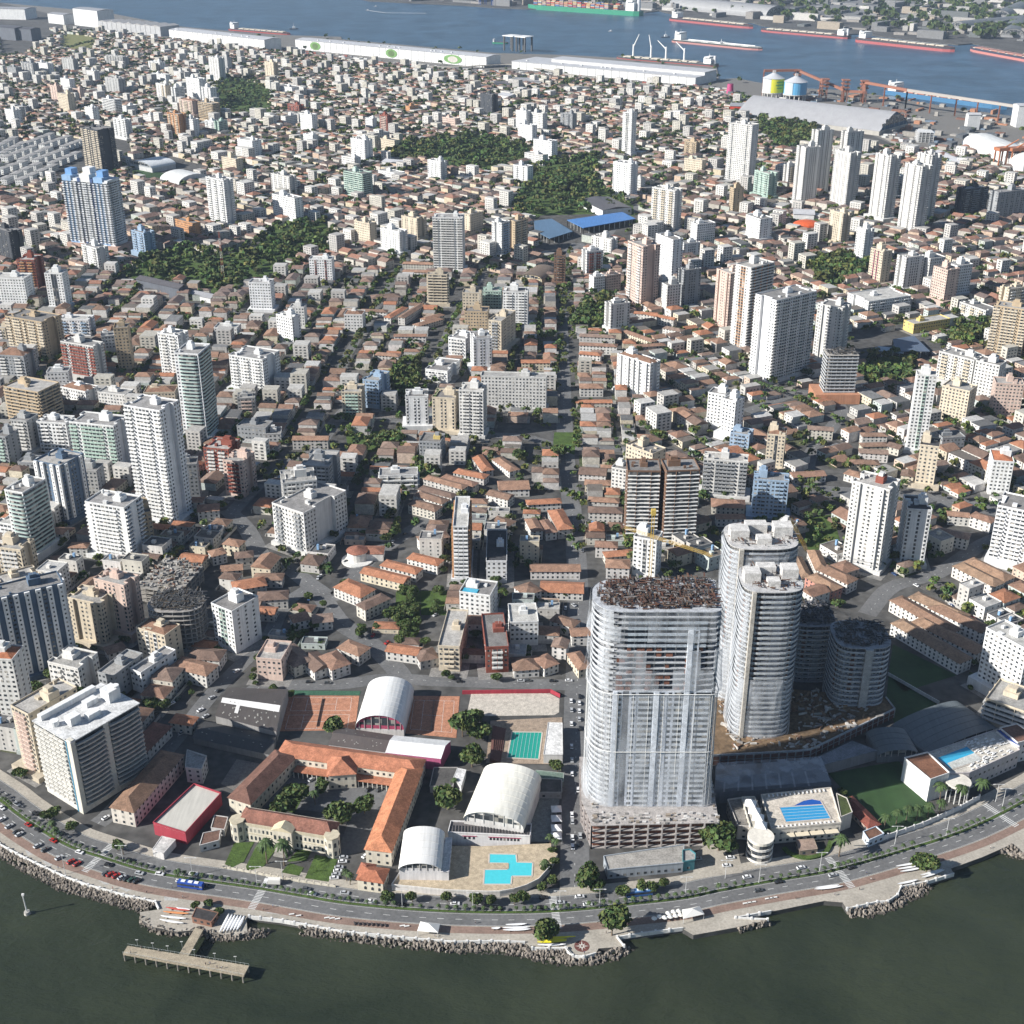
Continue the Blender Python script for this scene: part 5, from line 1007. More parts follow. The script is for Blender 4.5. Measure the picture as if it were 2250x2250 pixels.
# ---------------------------------------------------------------- apartment towers
def rrect(x0, x1, y0, y1, rl, rr_, n=6, grow=0):
    x0 -= grow; x1 += grow; y0 -= grow; y1 += grow; out = []
    for cx, cy2, r_, a0 in ((x1-rr_, y0+rr_, rr_, -pi/2), (x1-rr_, y1-rr_, rr_, 0), (x0+rl, y1-rl, rl, pi/2), (x0+rl, y0+rl, rl, pi)):
        for i in range(n+1): a = a0+pi/2*i/n; out.append((cx+r_*cos(a), cy2+r_*sin(a)))
    return out
PAT = {'grid': ('WW', 'WnW'), 'bal': ('WBBW', 'WnW'), 'bal2': ('BBWB', 'BBW'), 'band': ('D', 'D'), 'band2': ('E', 'WnW'), 'fin': ('PnPW', 'WPn'), 'vert': ('VnV', 'WV'), 'slot': ('WWSWW', 'nW'),
       'slot2': ('nWSWn', 'DD'), 'slot3': ('nWBBBWn', 'BBn'), 'pier': ('WPnWP', 'nWP')}
def facade(win, bal, acc, ox, oy, dx, dy, L, z0, nf, fh, pat, blist=None, prr=rnd):
    """one side of a tower, origin and unit direction; the outward normal is (dy,-dx)"""
    nx, ny = dy, -dx; nb = max(2, int(round(L/3.1))); bw = L/nb
    p = (pat*20)[:nb]; p = p[:(nb+1)//2]+p[:nb//2][::-1]
    thin = pat[0] == 'E'
    if thin: pat = 'D'
    def P(u, z, o): return (ox+dx*u+nx*o, oy+dy*u+ny*o, z)
    def bx(mb, u0, u1, z0, z1, o0, o1):
        n = len(mb.v); mb.v += [P(u0,z0,o0),P(u1,z0,o0),P(u1,z0,o1),P(u0,z0,o1),P(u0,z1,o0),P(u1,z1,o0),P(u1,z1,o1),P(u0,z1,o1)]
        mb.f += [(n+3,n+2,n+6,n+7),(n+2,n+1,n+5,n+6),(n,n+3,n+7,n+4),(n+4,n+7,n+6,n+5),(n,n+1,n+2,n+3)]
    if pat[0] == 'D':
        for f in range(nf):
            z = z0+f*fh
            z_ = z+(.4 if thin else .95); win.quad(P(.6,z_,.04), P(L-.6,z_,.04), P(L-.6,z+2.5,.04), P(.6,z+2.5,.04))
            t = bal if blist is None else MB(); bx(t, .2, L-.2, z-.15, z+(.35 if thin else .95), 0, 1.25)
            if blist is not None: blist.append(t)
        for i in range(2, nb, 3): bx(acc, i*bw-.15, i*bw+.15, z0, z0+nf*fh, 0, 1.1)
        return
    for i, c in enumerate(p):
        u0, u1 = i*bw, (i+1)*bw; um = (u0+u1)/2
        if c == 'P': bx(acc, u0+.1, u1-.1, z0, z0+nf*fh+.6, 0, 1.6)
        if c == 'S': bx(acc, u0+.35, u1-.35, z0, z0+nf*fh, 0, .25)
        if c == 'V': win.quad(P(um-.75,z0,.05), P(um+.75,z0,.05), P(um+.75,z0+nf*fh-1,.05), P(um-.75,z0+nf*fh-1,.05))
        for f in range(nf):
            z = z0+f*fh
            if c == 'W':
                hw = min(.8, bw*.28)*prr.uniform(.8, 1.1)
                if prr.random() < .16: bx(bal, um-.4, um+.4, z+.35, z+.85, .02, .4)
                win.quad(P(um-hw,z+1,.04), P(um+hw,z+1,.04), P(um+hw,z+2.35,.04), P(um-hw,z+2.35,.04))
            elif c == 'P': win.quad(P(um-.5,z+1,1.64), P(um+.5,z+1,1.64), P(um+.5,z+2.2,1.64), P(um-.5,z+2.2,1.64))
            elif c == 'S': win.quad(P(u0+.5,z+.5,.29), P(u1-.5,z+.5,.29), P(u1-.5,z+2.5,.29), P(u0+.5,z+2.5,.29))
            elif c == 'V': bx(bal, um-.8, um+.8, z-.15, z+.9, .02, .2)
            elif c == 'B':
                win.quad(P(u0+.3,z+.2,.04), P(u1-.3,z+.2,.04), P(u1-.3,z+2.45,.04), P(u0+.3,z+2.45,.04))
                t = bal if blist is None else MB(); bx(t, u0+.12, u1-.12, z-.12, z+.95, 0, 1.3)
                if blist is not None: blist.append(t)
def tower(x, y, ang, w_, d, h, st, wc, ac, desc, group='apartment towers'):
    near = y < 800
    fh = 2.9; base = 3.4; nf = max(2, int((h-base)/fh)); fh = (h-base)/nf
    name = 'apartment_tower' if h > 24 else 'apartment_block'
    r = empty(name, x, y, 0, radians(ang))
    wallc = C[wc]; acc_c = C[ac]; j = rnd.uniform(.93, 1.05); wallc = tuple(min(.76, q*j) for q in wallc)
    W2, D2 = w_/2, d/2
    notch = st in ('vert', 'pier', 'bal', 'bal2') and w_ > 15 and d > 13
    wall = MB()
    if notch:   # the plan steps back at the middle of each end
        n1, n2 = min(3.0, w_*.14), d*.22
        pts = [(-W2,-D2),(W2,-D2),(W2,-n2),(W2-n1,-n2),(W2-n1,n2),(W2,n2),(W2,D2),(-W2,D2),(-W2,n2),(-W2+n1,n2),(-W2+n1,-n2),(-W2,-n2)]
        wall.prism(pts, 0, h, top=False)
    else: wall.prism([(-W2,-D2),(W2,-D2),(W2,D2),(-W2,D2)], 0, h, top=False); pts = None
    wall.build('wall', 'paint', r, wallc)
    # roof slab and parapet
    rc = rnd.choice([(.36,.35,.33),(.28,.27,.26),(.45,.43,.40),(.22,.21,.2)]) if wc not in 'W' else rnd.choice([(.5,.49,.46),(.33,.32,.31),(.25,.24,.23)])
    if 'dark' in desc and 'roof' in desc: rc = (.07,.07,.075)
    rb = MB(); rb.prism(pts or [(-W2,-D2),(W2,-D2),(W2,D2),(-W2,D2)], h-.3, h-.02); rb.build('roof', 'flat', r, rc)
    pb = MB(); q = pts or [(-W2,-D2),(W2,-D2),(W2,D2),(-W2,D2)]
    for a, c in zip(q, q[1:]+q[:1]): pb.obox(a, c, .3, h-.02, h+1.0, bottom=False)
    pb.build('parapet', 'paint', r, wallc)
    if st == 'round':
        r_ = min(w_, d)*.46; ol = [(q[0], q[1]) for q in rrect(-W2-1.3, W2+1.3, -D2-1.3, D2+1.3, r_, r_*.6)]; sl = rail = None; b1 = MB(); b2 = MB(); b1.prism(ol, -.2, .2, bottom=True); b3 = MB().prism([(q[0]*.96, q[1]*.95) for q in ol], .9, 2.6, top=False)
        for a, c in zip(ol, ol[1:]+ol[:1]): b2.obox(a, c, .12, .2, 1.15, bottom=False)
        for f in range(nf):
            if sl is None: o1_ = b1.build('balcony', 'paint', r, (.68,.69,.67)); o2_ = b2.build('glass_rail', 'plain', r, (.36,.47,.44)); o3_ = b3.build('window_band', 'win', r); sl = o1_.data; rail = o2_.data; wb_ = o3_.data
            else: o1_ = link('balcony', sl, r, (.68,.69,.67)); o2_ = link('glass_rail', rail, r, (.36,.47,.44)); o3_ = link('window_band', wb_, r)
            for o_ in (o1_, o2_, o3_): o_.location = (0, 0, base+f*fh)
    win, bal, acc = MB(), MB(), MB(); bl = [] if near and st != 'grid' else None
    fp, sp = PAT['grid' if st == 'round' else st]
    for (ox, oy, dx, dy, L, pt, bb) in ((-W2,-D2,1,0,w_,fp,bl), (W2,-D2,0,1,d,sp,None), (W2,D2,-1,0,w_,sp,None), (-W2,D2,0,-1,d,sp,bl if ang < -5 else None)):
        if notch and abs(dx) < .5:   # the two wings of a notched end
            L2 = D2-d*.22
            facade(win, bal, acc, ox, oy, dx, dy, L2, base, nf, fh, 'W' if 'D' not in pt and 'E' not in pt else pt)
            facade(win, bal, acc, ox, oy+(D2+d*.22)*dy, dx, dy, L2, base, nf, fh, 'W' if 'D' not in pt and 'E' not in pt else pt)
        else: facade(win, bal, acc, ox, oy, dx, dy, L, base, nf, fh, pt, bb)
    if win.v: win.build('window', 'win', r, kind='stuff')
    if bal.v: bal.build('balcony', 'paint', r, acc_c if (st in ('bal','bal2') and ac in 'rncGkyuow') or st in ('band2','bal2') else wallc, kind='stuff')
    if acc.v: acc.build('pier', 'paint', r, acc_c if st.startswith('slot') or st == 'fin' else wallc)
    if bl:
        bl = bl[:280]
        for t in bl: t.build('balcony', 'paint', r, acc_c if ac in 'rncGkyuwW' else wallc)
    sheet_ = MB(); sheet_.box(-W2-5, W2+5, -D2-7, D2+5, -.3, .13); sheet_.build('forecourt', 'yard0', r, (.26,.25,.235))
    # ground floor podium
    if h > 30:
        pm = MB(); pw = rnd.uniform(1.5, 4.5); pm.box(-W2-pw, W2+pw, -D2-pw, D2+pw*.5, 0, rnd.choice([3.2, 3.2, 6.2])); pm.build('podium', 'paint', r, tuple(q*.85 for q in wallc))
    # stair tower and water tank
    sw, sd, sh = min(w_*.5, rnd.uniform(5, 9)), min(d*.5, rnd.uniform(5, 8)), rnd.uniform(3, 6) if h > 22 else 2.8
    sx = rnd.uniform(-.25, .25)*w_; s_ = MB(); s_.box(sx-sw/2, sx+sw/2, -sd*.3, sd*.7, h-.1, h+sh); s_.build('stair_tower', 'paint', r, C['y'] if 'yellow roof' in desc else C['r'] if 'brick roof' in desc else wallc)
    t_ = MB(); t_.box(sx-sw*.3, sx+sw*.28, -sd*.1, sd*.4, h+sh, h+sh+2.2); t_.build('water_tank', 'paint', r, tuple(q*.95 for q in wallc))
    if h > 20 and w_ > 12:
        for k in range(rnd.randint(2, 5)):
            ex, ey = rnd.uniform(-.42,.42)*w_, rnd.uniform(-.4,.4)*d
            if abs(ex-sx) < sw*.6: continue
            a_, b_, c_ = rnd.uniform(1,3.5), rnd.uniform(1,3), rnd.uniform(.8,2.6); MB().box(ex-a_/2, ex+a_/2, ey-b_/2, ey+b_/2, h-.1, h+c_).build('plant_room', 'paint', r, tuple(q*.9 for q in wallc))
    if 'tiled' in desc or 'brown roof' in desc or 'orange roof' in desc:
        MB().hip(-W2+.5, W2-.5, -D2+.5, D2-.5, h+.3, min(w_, d)*.16, 0).build('tiled_roof', 'roof', r, (.42,.16,.08) if 'orange' in desc else (.26,.15,.10))
    if 'pool' in desc: MB().box(-W2+1.5, W2*.1, -D2+1.5, -D2+6, h, h+.5).build('roof_pool', 'pool', r, (.06,.35,.5))
    if 'planted' in desc: MB().box(-W2+1.2, -W2+3, -D2+1, D2-1, h, h+.9).build('planter', 'grass', r)
    if near:
        a_ = MB(); a_.tube((sx, 0, h+sh), (sx, 0, h+sh+6), .09, .05, 4); a_.build('antenna', 'plain', r, (.5,.5,.5))
    locate(r, desc, x, y, 'apartment tower' if h > 24 else 'apartment block', group)
    return r
for t in TOWERS: tower(*t)
# ---------------------------------------------------------------- house lots over the whole city
occ = np.array([(t[0], t[1], radians(t[2]), t[3]/2+1, t[4]/2+1) for t in TOWERS])
def free(pts, marg=0):
    ok = np.ones(len(pts), bool)
    for x, y, a, hw, hd in occ:
        dx, dy = pts[:,0]-x, pts[:,1]-y; u = dx*cos(a)+dy*sin(a); v = -dx*sin(a)+dy*cos(a)
        ok &= ~((abs(u) < hw+3.5+marg) & (abs(v) < hd+4.5+marg))
    for pl in PARKS: ok &= ~inpoly(pts, pl[0])
    for pl in NOHOUSE: ok &= ~inpoly(pts, pl)
    for pl, wd in ROADS:
        for a, c in zip(pl, pl[1:]): ok &= segdist(pts, a, c) > wd/2+4.5+marg
    for a, c in zip(MEDIAN, MEDIAN[1:]): ok &= segdist(pts, a, c) > 26
    for a, c in SP['rows']+SP['rows2']: ok &= segdist(pts, a, c) > 12
    for v in SP['rows4']: ok &= segdist(pts, v[:2], v[2:4]) > 22
    for v in SP['rows3']: ok &= segdist(pts, v[:2], v[2:4]) > v[4]/2+6.5
    ok &= inpoly(pts, CITYAREA)
    ok &= abs(pts[:,0]) < .44*pts[:,1]+90
    return ok
lots = []; street_spots = []
for (poly, ang, org, bu, bv, sw) in ZONES:
    a = radians(ang); ca, sa = cos(a), sin(a); P = np.array(poly)
    U = (P[:,0]-org[0])*ca+(P[:,1]-org[1])*sa; V = -(P[:,0]-org[0])*sa+(P[:,1]-org[1])*ca
    us = np.arange(math.floor(U.min()/bu), math.ceil(U.max()/bu)); vs = np.arange(math.floor(V.min()/bv), math.ceil(V.max()/bv))
    L = []
    for iu in us:
        for iv in vs:
            u0, v0 = iu*bu+sw/2, iv*bv+sw/2; u = u0; lu = bu-sw; dep = (bv-sw)/2
            while u < u0+lu-6:
                big = rnd.random() < .42; lw = rnd.uniform(11, 16) if big else rnd.uniform(6.5, 10)
                if rnd.random() < .12: lw *= 1.6
                lw = min(lw, u0+lu-u)
                for side in (0, 1):
                    L.append((u+lw/2, v0+dep*(.5+side), lw, dep, side, big))
                u += lw
            for v in (v0-sw/2+1.8, v0-1.5+0):
                uu = u0
                while uu < u0+lu:
                    street_spots.append((org[0]+uu*ca-v*sa, org[1]+uu*sa+v*ca, a, len(ZONES))); uu += 6.2
    L = np.array(L, float)
    X = org[0]+L[:,0]*ca-L[:,1]*sa; Y = org[1]+L[:,0]*sa+L[:,1]*ca; pts = np.stack([X, Y], 1)
    ok = inpoly(pts, poly); 
    idx = np.where(ok)[0]; pts = pts[idx]; ok2 = free(pts); idx = idx[ok2]
    for i in idx: lots.append((X[i], Y[i], a, L[i,2], L[i,3], int(L[i,4]), int(L[i,5])))
lots.sort(key=lambda l: hypot(l[0], l[1]))
WALLS = [(.62,.60,.56),(.68,.66,.62),(.56,.53,.46),(.50,.48,.45),(.62,.55,.42),(.66,.63,.60),(.45,.43,.40),(.58,.45,.36),(.5,.55,.52)]
WNAME = ['off white','white','cream','grey white','sand yellow','pale','grey','salmon','pale green']
ROOFS = [(.22,.14,.10),(.26,.155,.11),(.17,.115,.09),(.29,.175,.12),(.24,.17,.135),(.36,.165,.095)]
RNAME = ['brown','brown','dark brown','rusty brown','dull brown','orange']
FLATS = [(.13,.13,.13),(.16,.14,.12),(.30,.29,.27),(.42,.41,.39),(.20,.20,.20),(.50,.49,.47)]
def house_shape(lw, dep, big, front):
    """the boxes, roof and openings of one house, front at -y when front is True"""
    gap = .5 if lw < 9 else rnd.uniform(.5, 2.4); w_ = lw-gap; d = dep*rnd.uniform(.7, .96); h = rnd.choice([6.2, 8.8, 9.4, 6.5]) if big else rnd.choice([3.4, 3.6, 6.0, 6.4])
    x0 = -lw/2+.3; y0 = -dep/2+rnd.uniform(.6, 3)
    if y0+d > dep/2: d = dep/2-y0
    kind = rnd.random()
    return x0, y0, w_, d, h, kind
yv, yq, yt = [], [], []; mv, mq, mt = [], [], []
def mass_box(x0, x1, y0, y1, z1, T, c, top=True):
    n = len(mv)
    for (a, b_) in ((x0,y0),(x1,y0),(x1,y1),(x0,y1)): mv.append((*T(a,b_), 0.))
    for (a, b_) in ((x0,y0),(x1,y0),(x1,y1),(x0,y1)): mv.append((*T(a,b_), z1))
    q = [(n,n+1,n+5,n+4),(n+1,n+2,n+6,n+5),(n+2,n+3,n+7,n+6),(n+3,n,n+4,n+7)]
    mq.extend(q); mt.extend([c]*4)
    if top: mq.append((n+4,n+5,n+6,n+7)); mt.append(tuple(t*.8 for t in c))
NH = 0; GROUND_T = [(.16,.15,.14),(.22,.20,.18),(.12,.115,.11),(.28,.26,.23),(.10,.11,.06),(.07,.09,.035)]
tree_spots = []
for (X, Y, a, lw, dep, side, big) in lots:
    ca, sa = cos(a), sin(a); sg = 1 if side == 0 else -1      # side 0 faces -v, side 1 faces +v
    T = lambda u, v: (X+(u*ca-v*sa)*sg, Y+(u*sa+v*ca)*sg)
    n = len(yv)
    for (u, v) in ((-lw/2,-dep/2-1.5),(lw/2,-dep/2-1.5),(lw/2,dep/2),(-lw/2,dep/2)): yv.append((*T(u, v), .1))
    yq.append((n,n+1,n+2,n+3)); yt.append(rnd.choice(GROUND_T))
    if rnd.random() < .045:
        tree_spots.append((*T(0,0), rnd.uniform(4,8))); continue
    if rnd.random() < (.3 if Y < 1300 else .5 if Y < 2300 else .8): tree_spots.append((*T(rnd.uniform(-lw/3,lw/3), dep/2-3), rnd.uniform(3,5.5)*(1 if Y < 2000 else 1.35)))
    far = Y > 1350
    if rnd.random() < (.2 if X < -140 and Y < 1150 else .075 if Y < 1500 else .12) and lw > 9:        # a taller plain block among the houses
        big = 2
    x0, y0, w_, d, h, kd = house_shape(lw, dep, big, True)
    wi = rnd.randrange(9); ri = rnd.randrange(6); wc = WALLS[wi]; rc = ROOFS[ri]
    if big == 2: h = rnd.uniform(11, 19 if Y < 1500 else 25)
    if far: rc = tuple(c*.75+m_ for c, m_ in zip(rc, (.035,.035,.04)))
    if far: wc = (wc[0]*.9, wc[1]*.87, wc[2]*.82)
    pitched = kd < (.72 if Y < 2000 else .6) and big != 2
    if NH < 230:
        NH += 1; r = empty('house', X, Y, 0, a+(0 if sg > 0 else pi))
        b = MB(); b.box(x0, x0+w_, y0, y0+d, 0, h); b.build('wall', 'paint', r, wc)
        rise = min(w_, d)*.22
        if pitched: b = MB(); b.hip(x0, x0+w_, y0, y0+d, h+.02, rise, .5, rnd.choice([1., 1., .06])); b.build('roof', 'roof', r, rc)
        else:
            b = MB(); b.box(x0+.25, x0+w_-.25, y0+.25, y0+d-.25, h+.02, h+.12); b.build('roof', 'flat', r, rnd.choice(FLATS))
            b = MB()
            for p, q in (((x0,y0),(x0+w_,y0)),((x0+w_,y0),(x0+w_,y0+d)),((x0+w_,y0+d),(x0,y0+d)),((x0,y0+d),(x0,y0))): b.obox(p, q, .25, h, h+.8, bottom=False)
            b.box(x0+w_*.3, x0+w_*.3+2.5, y0+d*.5, y0+d*.5+2.5, h+.1, h+2.2); b.build('parapet', 'paint', r, wc)
        b = MB(); nf = max(1, int(h/2.9))
        for f in range(nf):
            z = f*2.9+1
            k = max(2, int(w_/3.2))
            for i in range(k):
                u = x0+w_*(i+.5)/k; b.quad((u-.7,y0-.04,z),(u+.7,y0-.04,z),(u+.7,y0-.04,z+1.3),(u-.7,y0-.04,z+1.3)); b.quad((u+.6,y0+d+.04,z),(u-.6,y0+d+.04,z),(u-.6,y0+d+.04,z+1.2),(u+.6,y0+d+.04,z+1.2))
            k = max(2, int(d/4.2))
            for i in range(k):
                v = y0+d*(i+.5)/k
                b.quad((x0+w_+.04,v-.55,z),(x0+w_+.04,v+.55,z),(x0+w_+.04,v+.55,z+1.2),(x0+w_+.04,v-.55,z+1.2)); b.quad((x0-.04,v+.55,z),(x0-.04,v-.55,z),(x0-.04,v-.55,z+1.2),(x0-.04,v+.55,z+1.2))
        b.build('window', 'win', r, kind='stuff')
        b = MB()
        b.obox((-lw/2+.1,-dep/2),(-lw/2+.1,dep/2-.1), .2, 0, 2.2, bottom=False); b.obox((-lw/2,-dep/2),(lw/2,-dep/2), .2, 0, 1.9, bottom=False); b.obox((-lw/2,dep/2-.15),(lw/2,dep/2-.15), .2, 0, 2.4, bottom=False)
        b.build('yard_wall', 'paint', r, tuple(q*.85 for q in wc))
        yr = dep/2-(y0+d)
        if yr > 3.5 and rnd.random() < .8:
            b = MB(); b.box(x0+.2, x0+w_*rnd.uniform(.5,.95), y0+d+.4+yr*.3, dep/2-.5, 0, 2.8); b.build('annex', 'conc', r, rnd.choice([(.36,.34,.31),(.25,.17,.13),(.45,.44,.42)]))
        if rnd.random() < .35 and not pitched or rnd.random() < .12:
            b = MB(); b.box(x0+w_*.6, x0+w_*.6+1.5, y0+d*.3, y0+d*.3+1.5, h+.5, h+rise+1.4); b.build('water_tank', 'plain', r, (.2,.33,.5))
        fl = {3:'one storey'}.get(int(h), 'low' if h < 7 else 'three storey')
        rn = (RNAME[ri]+' roof') if pitched else 'flat roof'
        locate(r, f'{fl} {WNAME[wi]} house with {rn}', X, Y, 'house', 'houses packed along the streets'); continue
    if big == 2:
        mass_box(x0, x0+w_, y0, y0+d, h, T, rnd.choice(WALLS[:4]))
        for f in range(int(h/2.9)):
            z = f*2.9+1
            for (p, q) in (((x0+1,y0-.06),(x0+w_-1,y0-.06)),((x0-.06,y0+d-1),(x0-.06,y0+1)),((x0+w_+.06,y0+1),(x0+w_+.06,y0+d-1)),((x0+w_-1,y0+d+.06),(x0+1,y0+d+.06))):
                L_ = hypot(q[0]-p[0], q[1]-p[1]); k = max(1, int(L_/3.5))
                for i in range(k):
                    for_ = ((i+.25)/k, (i+.75)/k); n = len(mv)
                    A = [p[0]+(q[0]-p[0])*for_[0], p[1]+(q[1]-p[1])*for_[0]]; B_ = [p[0]+(q[0]-p[0])*for_[1], p[1]+(q[1]-p[1])*for_[1]]
                    mv.extend([(*T(*A), z), (*T(*B_), z), (*T(*B_), z+1.3), (*T(*A), z+1.3)]); mq.append((n,n+1,n+2,n+3)); mt.append((.05,.055,.06))
        continue
    mass_box(x0, x0+w_, y0, y0+d, h, T, wc, top=not pitched)
    if pitched:
        rise = min(w_, d)*.22; n = len(mv); ov = .4; A0, A1, B0, B1 = x0-ov, x0+w_+ov, y0-ov, y0+d+ov
        for (u, v) in ((A0,B0),(A1,B0),(A1,B1),(A0,B1)): mv.append((*T(u, v), h+.03))
        hp = rnd.choice([1, 1, .06]); i = min(w_, d)/2*hp
        if w_ >= d: r_ = [(A0+i,(B0+B1)/2),(A1-i,(B0+B1)/2)]
        else: r_ = [((A0+A1)/2,B0+i),((A0+A1)/2,B1-i)]
        for u, v in r_: mv.append((*T(u, v), h+rise))
        if w_ >= d: mq.extend([(n,n+1,n+5,n+4),(n+1,n+2,n+5,n+5),(n+2,n+3,n+4,n+5),(n+3,n,n+4,n+4)])
        else: mq.extend([(n,n+1,n+4,n+4),(n+1,n+2,n+5,n+4),(n+2,n+3,n+5,n+5),(n+3,n,n+4,n+5)])
        mt.extend([rc]*4)
    else: mt[-1] = rnd.choice(FLATS)
    nf = max(1, int(h/2.9)); 
    for f in range(nf):
        z = f*2.9+1; k = max(2, int(w_/3.4)) if not far else 2
        for i in range(k):
            u = x0+w_*(i+.5)/k
            for (yy, s1) in ((y0-.06, 1), (y0+d+.06, -1)):
                n = len(mv); mv.extend([(*T(u-.65*s1, yy), z), (*T(u+.65*s1, yy), z), (*T(u+.65*s1, yy), z+1.2), (*T(u-.65*s1, yy), z+1.2)]); mq.append((n,n+1,n+2,n+3)); mt.append((.05,.055,.06))
    if not far and rnd.random() < .6:
        mass_box(-lw/2+.3, lw/2-.3, y0+d+2, dep/2-.2, 2.8, T, rnd.choice([(.36,.34,.31),(.2,.13,.1),(.45,.44,.42)]))
mvA = np.array(mv, np.float32); mqA = np.array(mq, np.int32)
deg = mqA[:,2] == mqA[:,3]; deg |= mqA[:,3] == mqA[:,0]
def mixed(name, v, q, t, m, kind):
    """quads, the degenerate ones as triangles"""
    me = bpy.data.meshes.new(name); dg = [len(set(x)) == 3 for x in q]
    cnt = np.array([3 if d_ else 4 for d_ in dg], np.int32); st = np.concatenate([[0], np.cumsum(cnt)[:-1]]).astype(np.int32)
    li = []
    for x, d_ in zip(q, dg):
        if d_: s = []; [s.append(k) for k in x if k not in s]; li.extend(s)
        else: li.extend(x)
    me.vertices.add(len(v)); me.vertices.foreach_set('co', np.asarray(v, np.float32).ravel()); me.loops.add(len(li)); me.loops.foreach_set('vertex_index', np.array(li, np.int32))
    me.polygons.add(len(q)); me.polygons.foreach_set('loop_start', st); me.polygons.foreach_set('use_smooth', [False]*len(q)); me.update(calc_edges=True); me.materials.append(M[m]); set_tint(me, t)
    return link(name, me, kind=kind)
o = mixed('distant_houses', mv, mq, mt, 'tint', 'stuff'); tag(o, 'thousands of small white houses with brown roofs filling the blocks', 'houses')
print('lots', len(lots), 'quads', len(mq))
o = mixed('yard', yv, yq, yt, 'yard', 'structure')
# ---------------------------------------------------------------- trees
def crown_mesh(seed, n, leaf, blobs):
    R = np.random.RandomState(seed); V = []; tints = []
    cs = []
    for k in range(blobs):
        th = R.uniform(0, 2*pi); rr = R.uniform(.15, .62) if k else 0; cs.append((cos(th)*rr, sin(th)*rr, R.uniform(-.12, .3), R.uniform(.34, .52)))
    cs[0] = (0,0,.12,.6)
    for i in range(n):
        c = cs[R.randint(blobs)]; d = R.normal(size=3); d /= np.linalg.norm(d); d[2] = abs(d[2])*.9-.25 if R.rand() < .8 else d[2]
        rad = c[3]*(R.uniform(.72, 1.08)); p = np.array(c[:3])+d*rad*np.array((1,1,.72))
        nrm = d+R.normal(size=3)*.55; nrm /= np.linalg.norm(nrm); u = np.cross(nrm, R.normal(size=3)); u /= np.linalg.norm(u); v = np.cross(nrm, u); s = leaf*R.uniform(.6, 1.25)
        V += [p-u*s-v*s*.6, p+u*s-v*s*.6, p+u*s*.7+v*s*.8, p-u*s*.6+v*s]
        g = .75+.5*R.rand(); y_ = R.uniform(-.2, .5); tints.append((.075*g*(1+y_), .125*g, .034*g))
    return np.array(V), np.arange(4*n).reshape(-1, 4), tints
crowns = []
for k in range(6):
    V, Q, T_ = crown_mesh(k+3, 1050, .115, 6+k % 3); me = bpy.data.meshes.new('crown'); me.from_pydata(V.tolist(), [], Q.tolist()); me.materials.append(M['leaf']); set_tint(me, T_); crowns.append(me)
trunks = []
for k in range(3):
    b = MB(); b.tube((0,0,0),(0,0,.55),.05,.035,6)
    for q in range(4): th = q*1.6+k; b.tube((0,0,.42),(cos(th)*.32,sin(th)*.32,.85),.026,.012,5)
    me = bpy.data.meshes.new('trunk'); me.from_pydata(b.v, [], b.f); me.materials.append(M['bark']); trunks.append(me)
TREE_DESC = ['dark green broad tree', 'bushy street tree', 'round leafy tree', 'dense green tree', 'spreading shade tree', 'small rounded tree']
NT = 0
def tree(x, y, rad, desc=None, h=None, group='street and garden trees'):
    global NT; NT += 1; k = rnd.randrange(6)
    r = empty('tree', x, y, 0, rnd.uniform(0, 6.28)); h = h or rad*rnd.uniform(1.0, 1.3)
    c = link('crown', crowns[k], r); c.scale = (rad, rad*rnd.uniform(.85, 1.1), rad*rnd.uniform(.85, 1.1)); c.location = (0, 0, h-rad*.35)
    t = link('trunk', trunks[k % 3], r); t.scale = (rad*.9, rad*.9, h*.95)
    locate(r, desc or (TREE_DESC[k] if rad > 3.4 else 'small rounded tree'), x, y, 'tree', group); return r
def palm_meshes():
    b = MB(); b.tube((0,0,0),(.15,0,3.5),.2,.15,6); b.tube((.15,0,3.5),(.1,.1,7.2),.15,.12,6)
    tm = bpy.data.meshes.new('trunk'); tm.from_pydata(b.v, [], b.f); tm.materials.append(M['bark'])
    f = MB(); R = random.Random(4)
    for i in range(15):
        th = i*2.4; up = R.uniform(.1, 1.1); pr = None; Lf = R.uniform(2.3, 3.0)
        for s in range(5):
            t = s/4; rr = Lf*t*cos(up*.6); z = 7.2+Lf*t*up*.75-1.9*t*t*Lf*.55; wd = .42*(1-abs(t-.45)*1.4)+.05
            c = (.1+cos(th)*rr, .1+sin(th)*rr, z); sd = (-sin(th)*wd, cos(th)*wd)
            cur = ((c[0]-sd[0], c[1]-sd[1], c[2]-.18), c, (c[0]+sd[0], c[1]+sd[1], c[2]-.18))
            if pr: f.quad(pr[0], cur[0], cur[1], pr[1]); f.quad(pr[1], cur[1], cur[2], pr[2])
            pr = cur
    fm = bpy.data.meshes.new('fronds'); fm.from_pydata(f.v, [], f.f); fm.materials.append(M['leafo']); return tm, fm
PT, PF = palm_meshes()
def palm(x, y, s=1.0, desc='slim palm tree'):
    r = empty('palm_tree', x, y, 0, rnd.uniform(0, 6.28)); t = link('trunk', PT, r); f = link('fronds', PF, r, (.06,.10,.03)); t.scale = f.scale = (s*1.1, s*1.1, s)
    locate(r, desc, x, y, 'palm tree', 'palm trees along the waterfront'); return r
for (x, y, s, d) in PALMS: palm(x, y, s, d)
rm8 = resample(med, 12.5)
for i, p in enumerate(rm8[1:-1]):
    if rnd.random() < .86: palm(p[0], p[1], rnd.uniform(.42, .6), 'young palm on the median')
for (x, y, rd, d) in BIGTREES: tree(x, y, rd, d)
